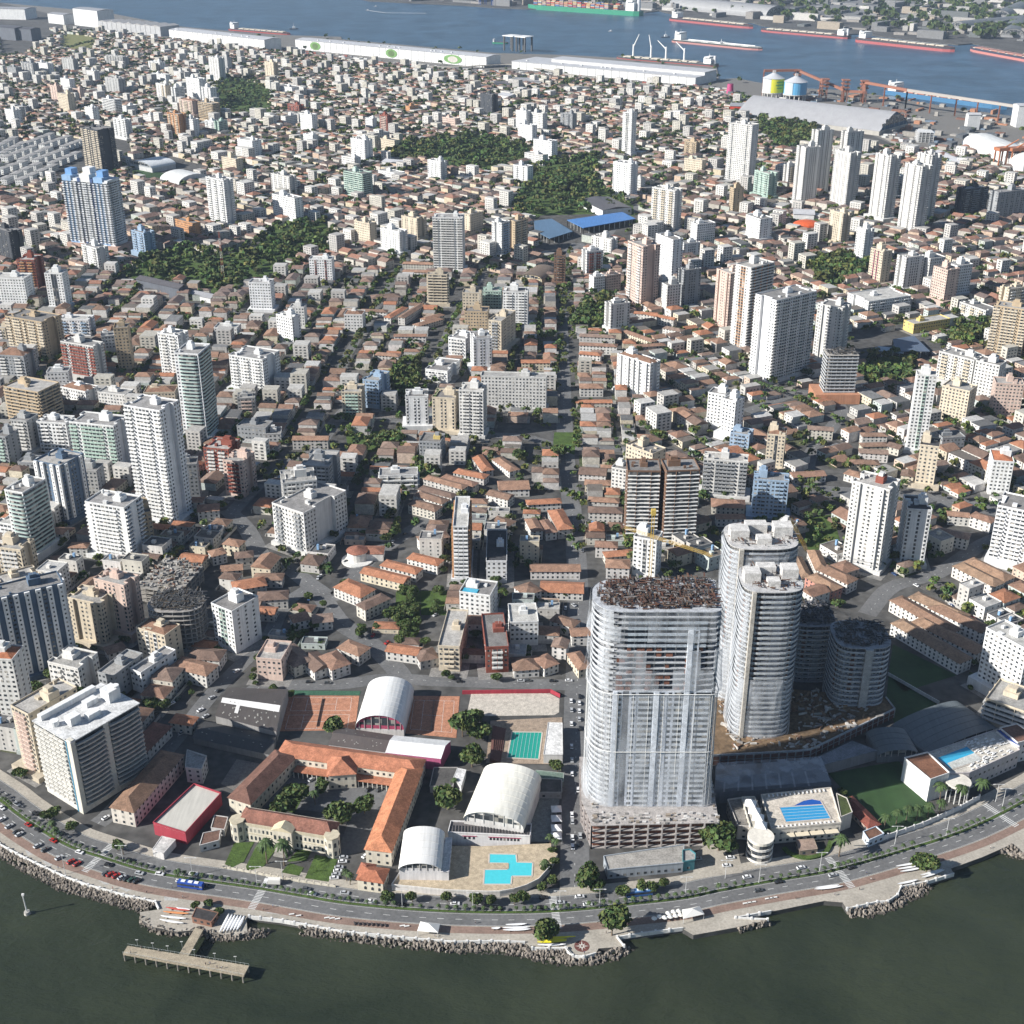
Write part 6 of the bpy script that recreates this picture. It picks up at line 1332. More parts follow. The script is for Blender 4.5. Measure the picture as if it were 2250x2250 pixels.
# parks and tree lines
for (poly, dens, rr) in PARKS:
    P = np.array(poly); n = int((P[:,0].max()-P[:,0].min())*(P[:,1].max()-P[:,1].min())*dens/100)
    q = np.array([(rnd.uniform(P[:,0].min(), P[:,0].max()), rnd.uniform(P[:,1].min(), P[:,1].max())) for _ in range(n)])
    if n: 
        for p in q[inpoly(q, poly)]:
            if min([hypot(p[0]-t[0], p[1]-t[1])-max(t[3], t[4])*.6 for t in TOWERS]) > 2: tree_spots.append((p[0], p[1], rnd.uniform(*rr)))
    sheet('lawn', poly, .12, 'grass')
for (pl, step, rr) in TREELINES:
    for p in resample(pl, step):
        if rnd.random() < .85: tree_spots.append((p[0]+rnd.uniform(-2,2), p[1]+rnd.uniform(-2,2), rnd.uniform(*rr)))
sp = np.array([s[:2] for s in street_spots]); okz = np.zeros(len(sp), bool)
lot_xy = np.array([l[:2] for l in lots]) if lots else np.zeros((1,2))
grid = {}
for l in lot_xy: grid.setdefault((int(l[0]//20), int(l[1]//20)), []).append(l)
def near_lot(x, y):
    gx, gy = int(x//20), int(y//20)
    for i in (-1,0,1):
        for j in (-1,0,1):
            for l in grid.get((gx+i, gy+j), ()):
                if (l[0]-x)**2+(l[1]-y)**2 < 400: return True
    return False
car_spots = []
for (x, y, a, _) in street_spots:
    r0 = rnd.random()
    if r0 > .42 or abs(x) > .44*y+60 or not near_lot(x, y): continue
    if r0 < .19: tree_spots.append((x, y, rnd.uniform(2.6, 5.4)))
    elif y < 1150 and r0 > .2: car_spots.append((x, y, a))
for t in TOWERS:
    for k in range(3 if t[1] < 1100 else 1):
        a = radians(t[2]); u, v = rnd.choice([-1, 1])*(t[3]/2+rnd.uniform(4, 8)), rnd.uniform(-.6, .6)*t[4]
        if rnd.random() < .6: u, v = rnd.uniform(-.5, .5)*t[3], -t[4]/2-rnd.uniform(6, 10)
        tree_spots.append((t[0]+u*cos(a)-v*sin(a), t[1]+u*sin(a)+v*cos(a), rnd.uniform(2.2, 4.5)))
tree_spots.sort(key=lambda s: hypot(s[0], s[1])); far_t = []
for (x, y, rd) in tree_spots:
    if NT < 295: tree(x, y, rd)
    else: far_t.append((x, y, rd))
R = np.random.RandomState(5); bases = []
for k in range(5):
    V, Q, T_ = crown_mesh(40+k, 46, .26, 5); bases.append((V, np.array(T_)))
AV, AT = [], []
for (x, y, rd) in far_t:
    V, T_ = bases[R.randint(5)]; th = R.uniform(0, 6.28); c_, s_ = cos(th), sin(th)
    W_ = np.stack([V[:,0]*c_-V[:,1]*s_, V[:,0]*s_+V[:,1]*c_, V[:,2]], 1)*rd+np.array((x, y, rd*1.0)); AV.append(W_); AT.append(T_*R.uniform(.6, 1.5)*np.array((R.uniform(.8,1.35), 1., R.uniform(.8,1.2))))
if AV:
    AV = np.concatenate(AV); AT = np.concatenate(AT); o = np_mesh('distant_trees', AV, np.arange(len(AV)).reshape(-1,4), 'leaf', AT, 'stuff'); tag(o, 'distant green trees in parks and along the far streets', 'trees')
print('trees', NT, len(far_t))
# ---------------------------------------------------------------- cars
def car_meshes():
    b = MB(); prof = [(-2.1,.35),(-2.15,.75),(-1.9,.95),(1.0,.98),(2.0,.82),(2.12,.5),(2.1,.35)]
    n = len(prof)
    for s in (-.85, .85): b.v += [(x, s, z) for x, z in prof]
    for i in range(n-1): b.f.append((i, i+1, n+i+1, n+i))
    b.f.append(tuple(range(n))[::-1]); b.f.append(tuple(range(n, 2*n)))
    # roof
    b.v += [(-1.2,-.62,1.45),(.35,-.62,1.45),(.35,.62,1.45),(-1.2,.62,1.45)]; k = 2*n; b.f.append((k,k+1,k+2,k+3))
    body = bpy.data.meshes.new('body'); body.from_pydata(b.v, [], b.f)
    g = MB(); lo = [(-1.75,-.8,.93),(1.05,-.8,.96),(1.05,.8,.96),(-1.75,.8,.93)]; hi = [(-1.22,-.63,1.44),(.37,-.63,1.44),(.37,.63,1.44),(-1.22,.63,1.44)]
    for i in range(4): j = (i+1) % 4; g.quad(lo[i], lo[j], hi[j], hi[i])
    gl = bpy.data.meshes.new('window'); gl.from_pydata(g.v, [], g.f)
    w_ = MB(); w_.tube((0,-.1,.33),(0,.1,.33),.33,.33,10); wh = bpy.data.meshes.new('wheel'); wh.from_pydata(w_.v, [], w_.f)
    return body, gl, wh
carpaint = mat('car_paint', src='obj', namt=0, rough=.3, spec=.5); carglass = mat('car_glass', (.02,.025,.03), namt=0, rough=.12, spec=.5); tyre = mat('tyre', (.02,.02,.02), namt=0)
CB, CG, CW = car_meshes(); CB.materials.append(carpaint); CG.materials.append(carglass); CW.materials.append(tyre)
CARC = [('white',(.72,.72,.72),5),('silver',(.42,.43,.44),3),('black',(.02,.02,.022),3),('dark grey',(.08,.085,.09),3),('red',(.35,.025,.02),1),('dark green',(.03,.07,.05),.5),('blue',(.05,.1,.25),.5)]
CARN = {c[0]: c[1] for c in CARC}
def car(x, y, a, cn=None, wheels=True, where_='on the road'):
    cn = cn or rnd.choices([c[0] for c in CARC], [c[2] for c in CARC])[0]
    r = empty('car', x, y, .06, a); link('body', CB, r, CARN[cn]); link('window', CG, r)
    if wheels:
        for wx in (-1.35, 1.35):
            for wy in (-.78, .78): o = link('wheel', CW, r); o.location = (wx, wy, 0)
    locate(r, f'{cn} car {where_}', x, y, 'car', 'cars '+where_)
for (x, y, a, cn, wh_) in CARS: car(x, y, a, cn, True, wh_)
car_spots.sort(key=lambda s: s[1]); nc = len(CARS)
for (x, y, a) in car_spots:
    if nc >= 280: break
    if rnd.random() < .6: car(x, y, a+rnd.choice([0, pi]), None, False, 'parked in a street'); nc += 1

# ---------------------------------------------------------------- buildings near the water, one by one
def ccw(p):
    ar = sum(p[i][0]*p[(i+1)%len(p)][1]-p[(i+1)%len(p)][0]*p[i][1] for i in range(len(p))); return [q[:2] for q in (p if ar > 0 else p[::-1])]
def ctr(p): return sum(q[0] for q in p)/len(p), sum(q[1] for q in p)/len(p)
def thing(name, label, cat, x, y, z=0, rz=0, group=None): return tag(empty(name, x, y, z, rz), label, cat, group)
def rel(p, x, y): return [(q[0]-x, q[1]-y) for q in p]
def wall_windows(b, a, c, z0, nf, fh=3.0, sp=3.2, ww=1.4, wh=1.3, out=.05, arch=False):
    dx, dy = c[0]-a[0], c[1]-a[1]; l = hypot(dx, dy); dx /= l; dy /= l; nx, ny = dy*out, -dx*out; k = max(1, int(l/sp))
    for f in range(nf):
        for i in range(k):
            u = l*(i+.5)/k; z = z0+f*fh+.95
            b.quad((a[0]+dx*(u-ww/2)+nx, a[1]+dy*(u-ww/2)+ny, z), (a[0]+dx*(u+ww/2)+nx, a[1]+dy*(u+ww/2)+ny, z), (a[0]+dx*(u+ww/2)+nx, a[1]+dy*(u+ww/2)+ny, z+wh), (a[0]+dx*(u-ww/2)+nx, a[1]+dy*(u-ww/2)+ny, z+wh))
            if arch: b.tri((a[0]+dx*(u-ww/2)+nx, a[1]+dy*(u-ww/2)+ny, z+wh), (a[0]+dx*(u+ww/2)+nx, a[1]+dy*(u+ww/2)+ny, z+wh), (a[0]+dx*u+nx, a[1]+dy*u+ny, z+wh+.5))
def block(name, label, cat, poly, h, wc, rc, nf=None, roofmat='flat', z0=0, par=.7, win=True, group=None):
    """a flat roofed building on any ground plan"""
    poly = ccw(poly); x, y = ctr(poly); q = rel(poly, x, y); r = thing(name, label, cat, x, y, z0, 0, group)
    MB().prism(q, 0, h, top=False).build('wall', 'paint', r, wc); MB().prism(q, h-.3, h-.03).build('roof', roofmat, r, rc)
    b = MB()
    if par:
        for a, c in zip(q, q[1:]+q[:1]): b.obox(a, c, .35, h-.03, h+par, bottom=False)
        b.build('parapet', 'paint', r, wc)
    if win:
        b = MB(); nf = nf or max(1, int(h/3.1))
        for a, c in zip(q, q[1:]+q[:1]):
            if hypot(a[0]-c[0], a[1]-c[1]) > 4: wall_windows(b, a, c, .2, nf, h/nf*.95)
        if b.v: b.build('window', 'win', r, kind='stuff')
    return r
def wing(name, label, cat, A, B, wd, h, rise, wc, rc, nf=2, hipk=1.0, arch=False, parent=None, group=None):
    """a long building under a tiled roof whose ridge runs from A to B"""
    x, y = (A[0]+B[0])/2, (A[1]+B[1])/2; L = hypot(B[0]-A[0], B[1]-A[1]); a = atan2(B[1]-A[1], B[0]-A[0])
    r = thing(name, label, cat, x, y, 0, a, group) if parent is None else parent
    if parent is not None:
        sub = MB(); T = lambda u, v, z: (x-parent.location.x+u*cos(a)-v*sin(a), y-parent.location.y+u*sin(a)+v*cos(a), z)
    else: T = lambda u, v, z: (u, v, z)
    def put(b, nm, m, col, **k): b.v = [T(*p) for p in b.v]; return b.build(nm, m, r, col, **k)
    put(MB().box(-L/2, L/2, -wd/2, wd/2, 0, h), 'wall', 'paint', wc)
    put(MB().hip(-L/2, L/2, -wd/2, wd/2, h+.03, rise, .7, hipk), 'roof', 'roof', rc)
    b = MB()
    for p, q in (((-L/2,-wd/2),(L/2,-wd/2)),((L/2,-wd/2),(L/2,wd/2)),((L/2,wd/2),(-L/2,wd/2)),((-L/2,wd/2),(-L/2,-wd/2))): wall_windows(b, p, q, .1, nf, h/nf, 3.3, 1.3, 1.5, arch=arch)
    put(b, 'window', 'win', None, kind='stuff'); return r
def arch_hall(name, label, A, B, back, he, rise, wc, rc, gable=(.5,.1,.15), cat='gymnasium', peak=False):
    """a barrel roofed hall: eave corners A and B of the front, back is the back corner behind A"""
    x, y = (A[0]+B[0])/2, (A[1]+B[1])/2; L = hypot(B[0]-A[0], B[1]-A[1]); a = atan2(B[1]-A[1], B[0]-A[0])
    D = abs(-(back[0]-A[0])*sin(a)+(back[1]-A[1])*cos(a)); r = thing(name, label, cat, x, y, 0, a)
    w2 = L/2; MB().box(-w2, w2, 0, D, 0, he).build('wall', 'paint', r, wc)
    n = 18; pr = [(-(w2+.4)*cos(pi*i/n), he+(rise*sin(pi*i/n)**.9 if not peak else rise*(1-abs(cos(pi*i/n))**1.35))) for i in range(n+1)]
    b = MB()
    for i in range(n):
        (u0, z0), (u1, z1) = pr[i], pr[i+1]; b.quad((u0,-1,z0),(u0,D+.5,z0),(u1,D+.5,z1),(u1,-1,z1)) if False else b.quad((u0,-1,z0),(u1,-1,z1),(u1,D+.5,z1),(u0,D+.5,z0))
    o = b.build('roof', 'metalroof', r, rc, smooth=True)
    b = MB(); k = 0
    for q in range(1, int(D/5)+1):
        for i in range(n):
            (u0, z0), (u1, z1) = pr[i], pr[i+1]; v = q*D/(int(D/5)+1); b.quad((u0,v-.12,z0+.12),(u1,v-.12,z1+.12),(u1,v+.12,z1+.12),(u0,v+.12,z0+.12)); b.quad((u0,v-.12,z0),(u1,v-.12,z1),(u1,v-.12,z1+.12),(u0,v-.12,z0+.12))
    b.build('roof_rib', 'metalroof', r, tuple(c*.88 for c in rc), kind='stuff')
    for yy, s in ((.02, 1), (D, -1)):
        b = MB(); b.v = [(u*.97, yy, he+(z-he)*.97) for u, z in pr]; b.f = [tuple(range(n+1))[::s]]; b.build('gable', 'paint', r, gable)
    b = MB()
    for i in range(3, n-2, 2): u = -w2*cos(pi*i/n); b.box(u-.12, u+.12, -.25, -.05, he-.2, he+rise*sin(pi*i/n)*.93)
    b.build('mullion', 'paint', r, (.6,.58,.55), kind='stuff')
    b = MB()
    for i in range(3, n-3, 2):
        u0, u1 = -w2*cos(pi*i/n)+.3, -w2*cos(pi*(i+2)/n)-.3; zt = he+rise*min(sin(pi*i/n), sin(pi*(i+2)/n))*.85; b.quad((u0,-.06,he+rise*.25),(u1,-.06,he+rise*.25),(u1,-.06,zt),(u0,-.06,zt))
    b.build('window', 'win', r, kind='stuff')
    return r
def pool(label, poly, z, col, lanes=0, deckz=0):
    poly = ccw(poly); x, y = ctr(poly); q = rel(poly, x, y); r = thing('swimming_pool', label, 'pool', x, y, z)
    o = MB(); o.v = [(p[0], p[1], .06) for p in q]; o.f = [tuple(range(len(q)))]; o.build('water', 'pool', r, col)
    b = MB()
    for a, c in zip(q, q[1:]+q[:1]): b.obox(a, c, .7, .0, .14, bottom=False)
    b.build('rim', 'plain', r, (.5,.44,.38))
    if lanes and len(q) == 4:
        e = [hypot(q[i][0]-q[(i+1)%4][0], q[i][1]-q[(i+1)%4][1]) for i in range(4)]; s = 0 if e[0] > e[1] else 1
        A, B_, C_, D_ = q[s], q[(s+1)%4], q[(s+2)%4], q[(s+3)%4]
        for i in range(1, lanes):
            t = i/lanes; p0 = (A[0]+(D_[0]-A[0])*t, A[1]+(D_[1]-A[1])*t); p1 = (B_[0]+(C_[0]-B_[0])*t, B_[1]+(C_[1]-B_[1])*t); MB().obox(p0, p1, .22, .07, .12, bottom=False).build('lane_rope', 'plain', r, (.30,.42,.42) if lanes > 6 else (.4,.5,.5))
    return r
S_ = SP
TILE = (.46,.19,.11); DTILE = (.19,.10,.075); CREAM = (.62,.57,.47)
sheet('school_court', S_['court'], .14, 'yard' if False else 'asphalt'); 
for i, p in enumerate(S_['lawns']): sheet('lawn', p, .2, 'grass')
s = S_['school']
# the three wings of the school share one body, each wing its own walls and roof
sx, sy = ctr([s['west'][0], s['north'][0], s['north'][1], s['east'][1]])
sr = thing('school_building', 'three winged school round a courtyard, terracotta hipped roofs over cream walls', 'school', sx, sy)
wing('', '', '', s['west'][0], s['west'][1], 13, 8.6, 3.6, CREAM, DTILE, 2, parent=sr)
wing('', '', '', s['north'][0], s['north'][1], 13, 8.7, 3.7, CREAM, TILE, 2, parent=sr)
wing('', '', '', s['east'][0], s['east'][1], 12.5, 8.8, 3.8, CREAM, (.55,.23,.12), 2, parent=sr)
wing('', '', '', s['gate'][0], s['gate'][1], 14, 9.2, 4.6, CREAM, TILE, 2, parent=sr)
# columns of the cloister below the north wing
b = MB(); a, c = s['north']; ax = (c[0]-a[0], c[1]-a[1]); l = hypot(*ax); ux, uy = ax[0]/l, ax[1]/l
off = -9.2
p0 = (a[0]+ux*12-uy*off*-1*-1, 0)
P0 = (a[0]+ux*11+uy*9.5-sx, a[1]+uy*11-ux*9.5-sy); P1 = (c[0]-ux*13+uy*9.5-sx, c[1]-uy*13-ux*9.5-sy)
b = MB(); b.obox(P0, P1, 5.6, 3.9, 4.3, bottom=True); b.build('cloister_roof', 'roof', sr, TILE)
for t in np.linspace(0, 1, 22):
    p = (P0[0]+(P1[0]-P0[0])*t+uy*2.4, P0[1]+(P1[1]-P0[1])*t-ux*2.4)
    if abs(t-.52) > .12: MB().box(p[0]-.22, p[0]+.22, p[1]-.22, p[1]+.22, 0, 3.9).build('column', 'paint', sr, (.7,.67,.6))
# front building
a, c = s['palace']; bk = s['palace_back']; L = hypot(c[0]-a[0], c[1]-a[1]); ang = atan2(c[1]-a[1], c[0]-a[0]); D = abs(-(bk[0][0]-a[0])*sin(ang)+(bk[0][1]-a[1])*cos(ang))
pr_ = thing('old_college', 'ornate cream two storey college front with arched windows and octagonal corner bays', 'college building', (a[0]+c[0])/2, (a[1]+c[1])/2, 0, ang)
MB().box(-L/2+3, L/2-3, 0, D, 0, 10.6).build('wall', 'paint', pr_, CREAM)
MB().hip(-L/2+2, L/2-2, .5, D-.5, 10.7, 4.0, .2, .8).build('roof', 'roof', pr_, (.27,.125,.09))
b = MB(); b.box(-L/2+2.7, L/2-2.7, -.25, .05, 9.6, 11.2); b.box(-L/2+2.7, L/2-2.7, -.2, .03, 4.9, 5.2); b.build('cornice', 'paint', pr_, (.52,.46,.34))
for sgn in (-1, 1):
    cx = sgn*(L/2-2.2); oc = [(cx+3.6*cos(pi/8+k*pi/4), .8+3.6*sin(pi/8+k*pi/4)) for k in range(8)]; MB().prism(oc, 0, 11.4).build('corner_bay', 'paint', pr_, CREAM)
    b = MB()
    for k in range(8):
        p, q = oc[k], oc[(k+1)%8]; wall_windows(b, p, q, .4, 2, 5., 2.6, 1.3, 2.4, arch=True)
    b.build('window', 'win', pr_, kind='stuff')
    b = MB(); b.prism([(cx+3.9*cos(pi/8+k*pi/4), .8+3.9*sin(pi/8+k*pi/4)) for k in range(8)], 11.4, 12.); b.build('cornice', 'paint', pr_, (.52,.46,.34))
MB().box(-5, 5, -2.6, .2, 0, 11.6).build('portico', 'paint', pr_, CREAM)
b = MB(); b.v = [(-5.4,-2.7,11.6),(5.4,-2.7,11.6),(0,-2.7,14.2),(-5.4,3,11.6),(5.4,3,11.6),(0,3,14.2)]; b.f = [(0,1,2),(1,4,5,2),(4,3,5),(3,0,2,5)]; b.build('pediment', 'paint', pr_, (.6,.52,.36))
b = MB()
for x0, x1 in ((-L/2+6, -5.5), (5.5, L/2-6)): wall_windows(b, (x0,0), (x1,0), .3, 1, 5, 2.15, 1.1, 2.0, arch=True); wall_windows(b, (x0,0), (x1,0), 5.1, 1, 5, 2.15, 1.0, 2.0)
wall_windows(b, (-4.8,-2.6), (4.8,-2.6), .3, 2, 5, 2.4, 1.2, 2.6, arch=True); wall_windows(b, (L/2-3, 3), (L/2-3, D), .3, 2, 5, 3, 1.1, 2.2, arch=True)
b.build('window', 'win', pr_, kind='stuff')
b = MB(); b.box(-3, 3, -7.5, -2.6, 0, .9); b.box(-3, 3, -6, -2.6, .9, 1.7); b.build('steps', 'conc', pr_, (.4,.38,.34))
lo = s['lodge']; L = hypot(lo[1][0]-lo[0][0], lo[1][1]-lo[0][1]); ang = atan2(lo[1][1]-lo[0][1], lo[1][0]-lo[0][0])
lr = thing('gate_lodge', 'small cream lodge with red hipped roofs and dark red arched windows', 'lodge', (lo[0][0]+lo[1][0])/2, (lo[0][1]+lo[1][1])/2, 0, ang)
MB().box(-L/2-2, L/2, 0, 9, 0, 6.5).build('wall', 'paint', lr, (.66,.60,.48)); MB().hip(-L/2-2, L/2, 0, 9, 6.55, 2.6, .7).build('roof', 'roof', lr, (.42,.16,.09)); MB().hip(-L/2-3.5, -L/2+3, 5, 12, 5.5, 2.2, .6).build('side_roof', 'roof', lr, (.36,.14,.09)); MB().box(-L/2-3.3, -L/2+2.8, 5.2, 11.8, 0, 5.4).build('side_wall', 'paint', lr, (.6,.55,.45))
b = MB(); wall_windows(b, (-L/2,0), (L/2,0), .2, 2, 3.1, 2.9, 1.3, 1.5, arch=True); wall_windows(b, (L/2,0), (L/2,9), .2, 2, 3.1, 2.9, 1.3, 1.5, arch=True); b.build('window', 'win', lr, kind='stuff')
w_ = S_['front_wall']; x, y = w_[0]; q = rel(w_, x, y); r = thing('garden_wall', 'low cream balustrade wall along the school garden', 'wall', x, y)
for i, (a, c) in enumerate(zip(q, q[1:])):
    n = max(1, int(hypot(c[0]-a[0], c[1]-a[1])/3)); MB().obox(a, c, .3, 0, 1.3, bottom=False).build('wall_section', 'paint', r, CREAM)
    for k in range(n): t = k/n; px_, py_ = a[0]+(c[0]-a[0])*t, a[1]+(c[1]-a[1])*t; MB().box(px_-.3, px_+.3, py_-.3, py_+.3, 0, 1.9).build('pillar', 'paint', r, (.68,.62,.5))
# gyms
g = S_['gym1']; arch_hall('gymnasium', 'white barrel roofed court between two clay courts, magenta glazed gable', g[0][0], g[0][1], g[1], g[2], 9.5, (.6,.58,.56), (.72,.72,.70), (.40,.07,.13))
g = S_['gym2']; arch_hall('gymnasium', 'largest white arched gym roof, next to the swimming pool deck', g[0][0], g[0][1], g[1], g[2], 7.5, (.62,.6,.57), (.76,.74,.66), (.65,.63,.6))
g = S_['gym3']; arch_hall('gymnasium', 'small white barrel roof hall at the edge of the tan pool deck', g[0][0], g[0][1], g[1], g[2], 4.8, (.68,.66,.66), (.76,.75,.72), (.6,.58,.58))
block('hall_annex', 'narrow flat white roof along the small barrel hall', 'annex', S_['gym3annex'], 8.2, (.68,.66,.66), (.70,.69,.66), par=.3)
r = block('clubhouse', 'white club front with red framed windows and slatted dark roof', 'clubhouse', S_['gym2front'], 7.5, (.70,.68,.67), (.13,.12,.12), nf=1, roofmat='metalroof', win=False)
q = rel(ccw(S_['gym2front']), *ctr(S_['gym2front'])); fr = min(((a, c) for a, c in zip(q, q[1:]+q[:1]) if hypot(a[0]-c[0], a[1]-c[1]) > 20), key=lambda e: e[0][1]+e[1][1])
b = MB(); A, B_ = fr; lerp = lambda t: (A[0]+(B_[0]-A[0])*t, A[1]+(B_[1]-A[1])*t); wall_windows(b, lerp(.18), lerp(.34), 3.2, 1, 3, 1.6, 1.1, 2.0); wall_windows(b, lerp(.5), lerp(.88), 3.2, 1, 3, 1.6, 1.1, 2.0); b.build('window', 'win', r, kind='stuff')
b = MB(); b.obox(lerp(.49), lerp(.89), .5, 5.9, 6.2); b.obox(lerp(.17), lerp(.35), .5, 5.9, 6.2); b.build('window_frame', 'paint', r, (.30,.05,.1))
for k in range(26): t = (k+.5)/26; p = lerp(t); MB().box(p[0]-.15, p[0]+.15, p[1]+.6, p[1]+5.5, 7.5, 7.85).build('roof_slat', 'metalroof', r, (.05,.05,.05))
# dark hangar
def shed(name, label, poly, h, rise, wc, rc, strips=(), skyl=0, cat='shed'):
    """gabled metal shed on a four cornered plan; the ridge joins the middles of the two short sides"""
    p = ccw(poly); x, y = ctr(p); p = rel(p, x, y); e = [hypot(p[i][0]-p[(i+1)%4][0], p[i][1]-p[(i+1)%4][1]) for i in range(4)]
    if e[0]+e[2] < e[1]+e[3]: p = p[1:]+p[:1]
    A, B_, C_, D_ = p; r = thing(name, label, cat, x, y); MB().prism(p, 0, h, top=False).build('wall', 'paint', r, wc)
    m0 = ((A[0]+D_[0])/2, (A[1]+D_[1])/2, h+rise); m1 = ((B_[0]+C_[0])/2, (B_[1]+C_[1])/2, h+rise); t = lambda q: (q[0]*1.015, q[1]*1.015, h+.05)
    b = MB(); b.quad(t(A), t(B_), m1, m0); b.quad(m0, m1, t(C_), t(D_)); b.build('roof', 'metalroof', r, rc)
    b = MB(); b.tri(t(B_), t(C_), m1); b.tri(t(D_), t(A), m0); b.build('gable', 'paint', r, wc)
    L3 = lambda a, c, s: tuple(a[i]+(c[i]-a[i])*s for i in range(3))
    for (s0, s1, q0, q1, col) in strips:
        lowf = lambda s: L3(t(A), t(B_), s); hif = lambda s: L3(m0, m1, s); up = lambda q: (q[0], q[1], q[2]+.08)
        MB().quad(up(L3(lowf(s0), hif(s0), q0)), up(L3(lowf(s1), hif(s1), q0)), up(L3(lowf(s1), hif(s1), q1)), up(L3(lowf(s0), hif(s0), q1))).build('roof_panel', 'metalroof', r, col)
    for k in range(skyl):
        s0 = rnd.uniform(.04, .93); q0 = rnd.uniform(.08, .85); dq = rnd.uniform(.03, .07); up = lambda q: (q[0], q[1], q[2]+.06)
        E, F_ = (t(A), t(B_)) if rnd.random() < .8 else (t(D_), t(C_))
        G_ = lambda s, q: up(L3(L3(E, F_, s), L3(m0, m1, s), q)); MB().quad(G_(s0,q0), G_(s0+.02,q0), G_(s0+.02,q0+dq), G_(s0,q0+dq)).build('skylight', 'metalroof', r, (.34,.33,.30))
    return r
shed('hangar', 'dark roofed sports hangar with one broad white band along its ridge', S_['hangar'], 7, 3.2, (.3,.29,.28), (.085,.075,.07), [(.02,.98,.72,.98,(.72,.71,.69)),(.28,.34,.35,.72,(.6,.59,.57))], 44, 'hangar')
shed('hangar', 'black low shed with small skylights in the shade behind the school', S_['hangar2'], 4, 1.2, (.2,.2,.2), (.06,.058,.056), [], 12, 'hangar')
shed('club_hall', 'long low hall with dark skylit roof behind the school', S_['longhall'], 5.5, 2.2, (.45,.43,.42), (.10,.085,.08), [], 20, 'hall')
shed('club_hall', 'long hall with white metal roof and magenta lower wall', S_['longhall2'], 7.5, 2.6, (.42,.10,.20), (.70,.70,.69), [], 0, 'hall')
def court(label, poly, m, col, lines=True, name='tennis_court', cat='tennis court', z=.16):
    p = ccw(poly); x, y = ctr(p); q = rel(p, x, y); r = thing(name, label, cat, x, y, 0); b = MB(); b.v = [(a[0], a[1], z) for a in q]; b.f = [tuple(range(len(q)))]; b.build('surface', m, r, col)
    if lines and len(q) == 4:
        b = MB(); T2_ = lambda u, v: tuple((q[0][i]*(1-u)+q[1][i]*u)*(1-v)+(q[3][i]*(1-u)+q[2][i]*u)*v for i in (0, 1))
        n = 2 if lines == 2 else 1
        for k in range(n):
            a0, a1 = (k+.12)/n, (k+.88)/n
            for (p0, p1) in (((a0,.1),(a1,.1)),((a0,.9),(a1,.9)),((a0,.1),(a0,.9)),((a1,.1),(a1,.9)),((a0,.5),(a1,.5)),((a0,.3),(a1,.3)),((a0,.7),(a1,.7)),(((a0+a1)/2,.3),((a0+a1)/2,.7))): b.obox(T2_(*p0), T2_(*p1), .16, z+.01, z+.02, bottom=False)
        b.build('court_line', 'line', r, kind='stuff')
        MB().obox(T2_(.1,.5), T2_(.9,.5), .06, z, z+1., bottom=False).build('net', 'plain', r, (.1,.1,.1))
    return r
court('pair of clay courts half in shade next to the dark hangar', S_['clayW'], 'dirtc' if False else 'tint2' if False else 'conc', (.46,.22,.135), 2)
court('clay court with its tree row east of the first barrel roof', S_['clayE'], 'conc', (.48,.23,.14), 1)
court('strip of green turf behind the clay courts', S_['greenstrip'], 'conc', (.05,.13,.08), False, 'turf_strip', 'turf')
court('pale sand court with volleyball poles', S_['sand'], 'conc', (.56,.51,.44), False, 'sand_court', 'sand court')
w_ = S_['redwall']; r = thing('red_wall', 'dark red wall round the back of the sand court', 'wall', *w_[0])
for a, c in zip(w_, w_[1:]): q = rel((a, c), *w_[0]); MB().obox(q[0], q[1], .4, 0, 2.6, bottom=False).build('wall_section', 'paint', r, (.35,.04,.06))
court('tiled deck round the green lap pool', S_['gdeck'], 'conc', (.36,.28,.21), False, 'pool_deck', 'deck', .3)
pool('green lap pool with eight lanes', S_['gpool'], .35, (.02,.28,.22), 8)
block('pool_shelter', 'plain white flat roof beside the green lap pool', 'shelter', S_['ghouse'], 6, (.6,.59,.57), (.74,.73,.71), par=.2, win=False)
r = thing('bleachers', 'brown stepped bleachers facing the green pool', 'bleachers', *ctr(S_['bleach']))
q = rel(S_['bleach'], *ctr(S_['bleach']))
for k in range(6): t0 = k/6; f = lambda i, j, t: (q[i][0]+(q[j][0]-q[i][0])*t, q[i][1]+(q[j][1]-q[i][1])*t); MB().obox(f(0,1,t0+.08), f(3,2,t0+.08), 1.4, 0, 3-k*.45).build('bench_row', 'paint', r, (.16,.075,.06))
p = ccw(S_['deck']); x, y = ctr(p); q = rel(p, x, y); r = thing('pool_deck', 'large tan stone deck on a raised curved wall by the avenue', 'deck', x, y)
MB().prism(q, 0, 2.95, top=False).build('wall', 'paint', r, (.66,.62,.58)); b = MB(); b.v = [(a[0], a[1], 2.97) for a in q]; b.f = [tuple(range(len(q)))]; b.build('paving', 'conc', r, (.50,.41,.29))
b = MB()
for a, c in zip(q, q[1:]+q[:1]):
    if (a[1]+c[1])/2 < 6: b.obox(a, c, .3, 2.9, 3.9, bottom=False)
b.build('parapet', 'paint', r, (.7,.67,.62))
pool('turquoise L shaped club pool on the tan deck', S_['pool'], 3.0, (.07,.50,.56)); sheet('pool_island', S_['island'], 3.22, 'conc', (.5,.41,.29))
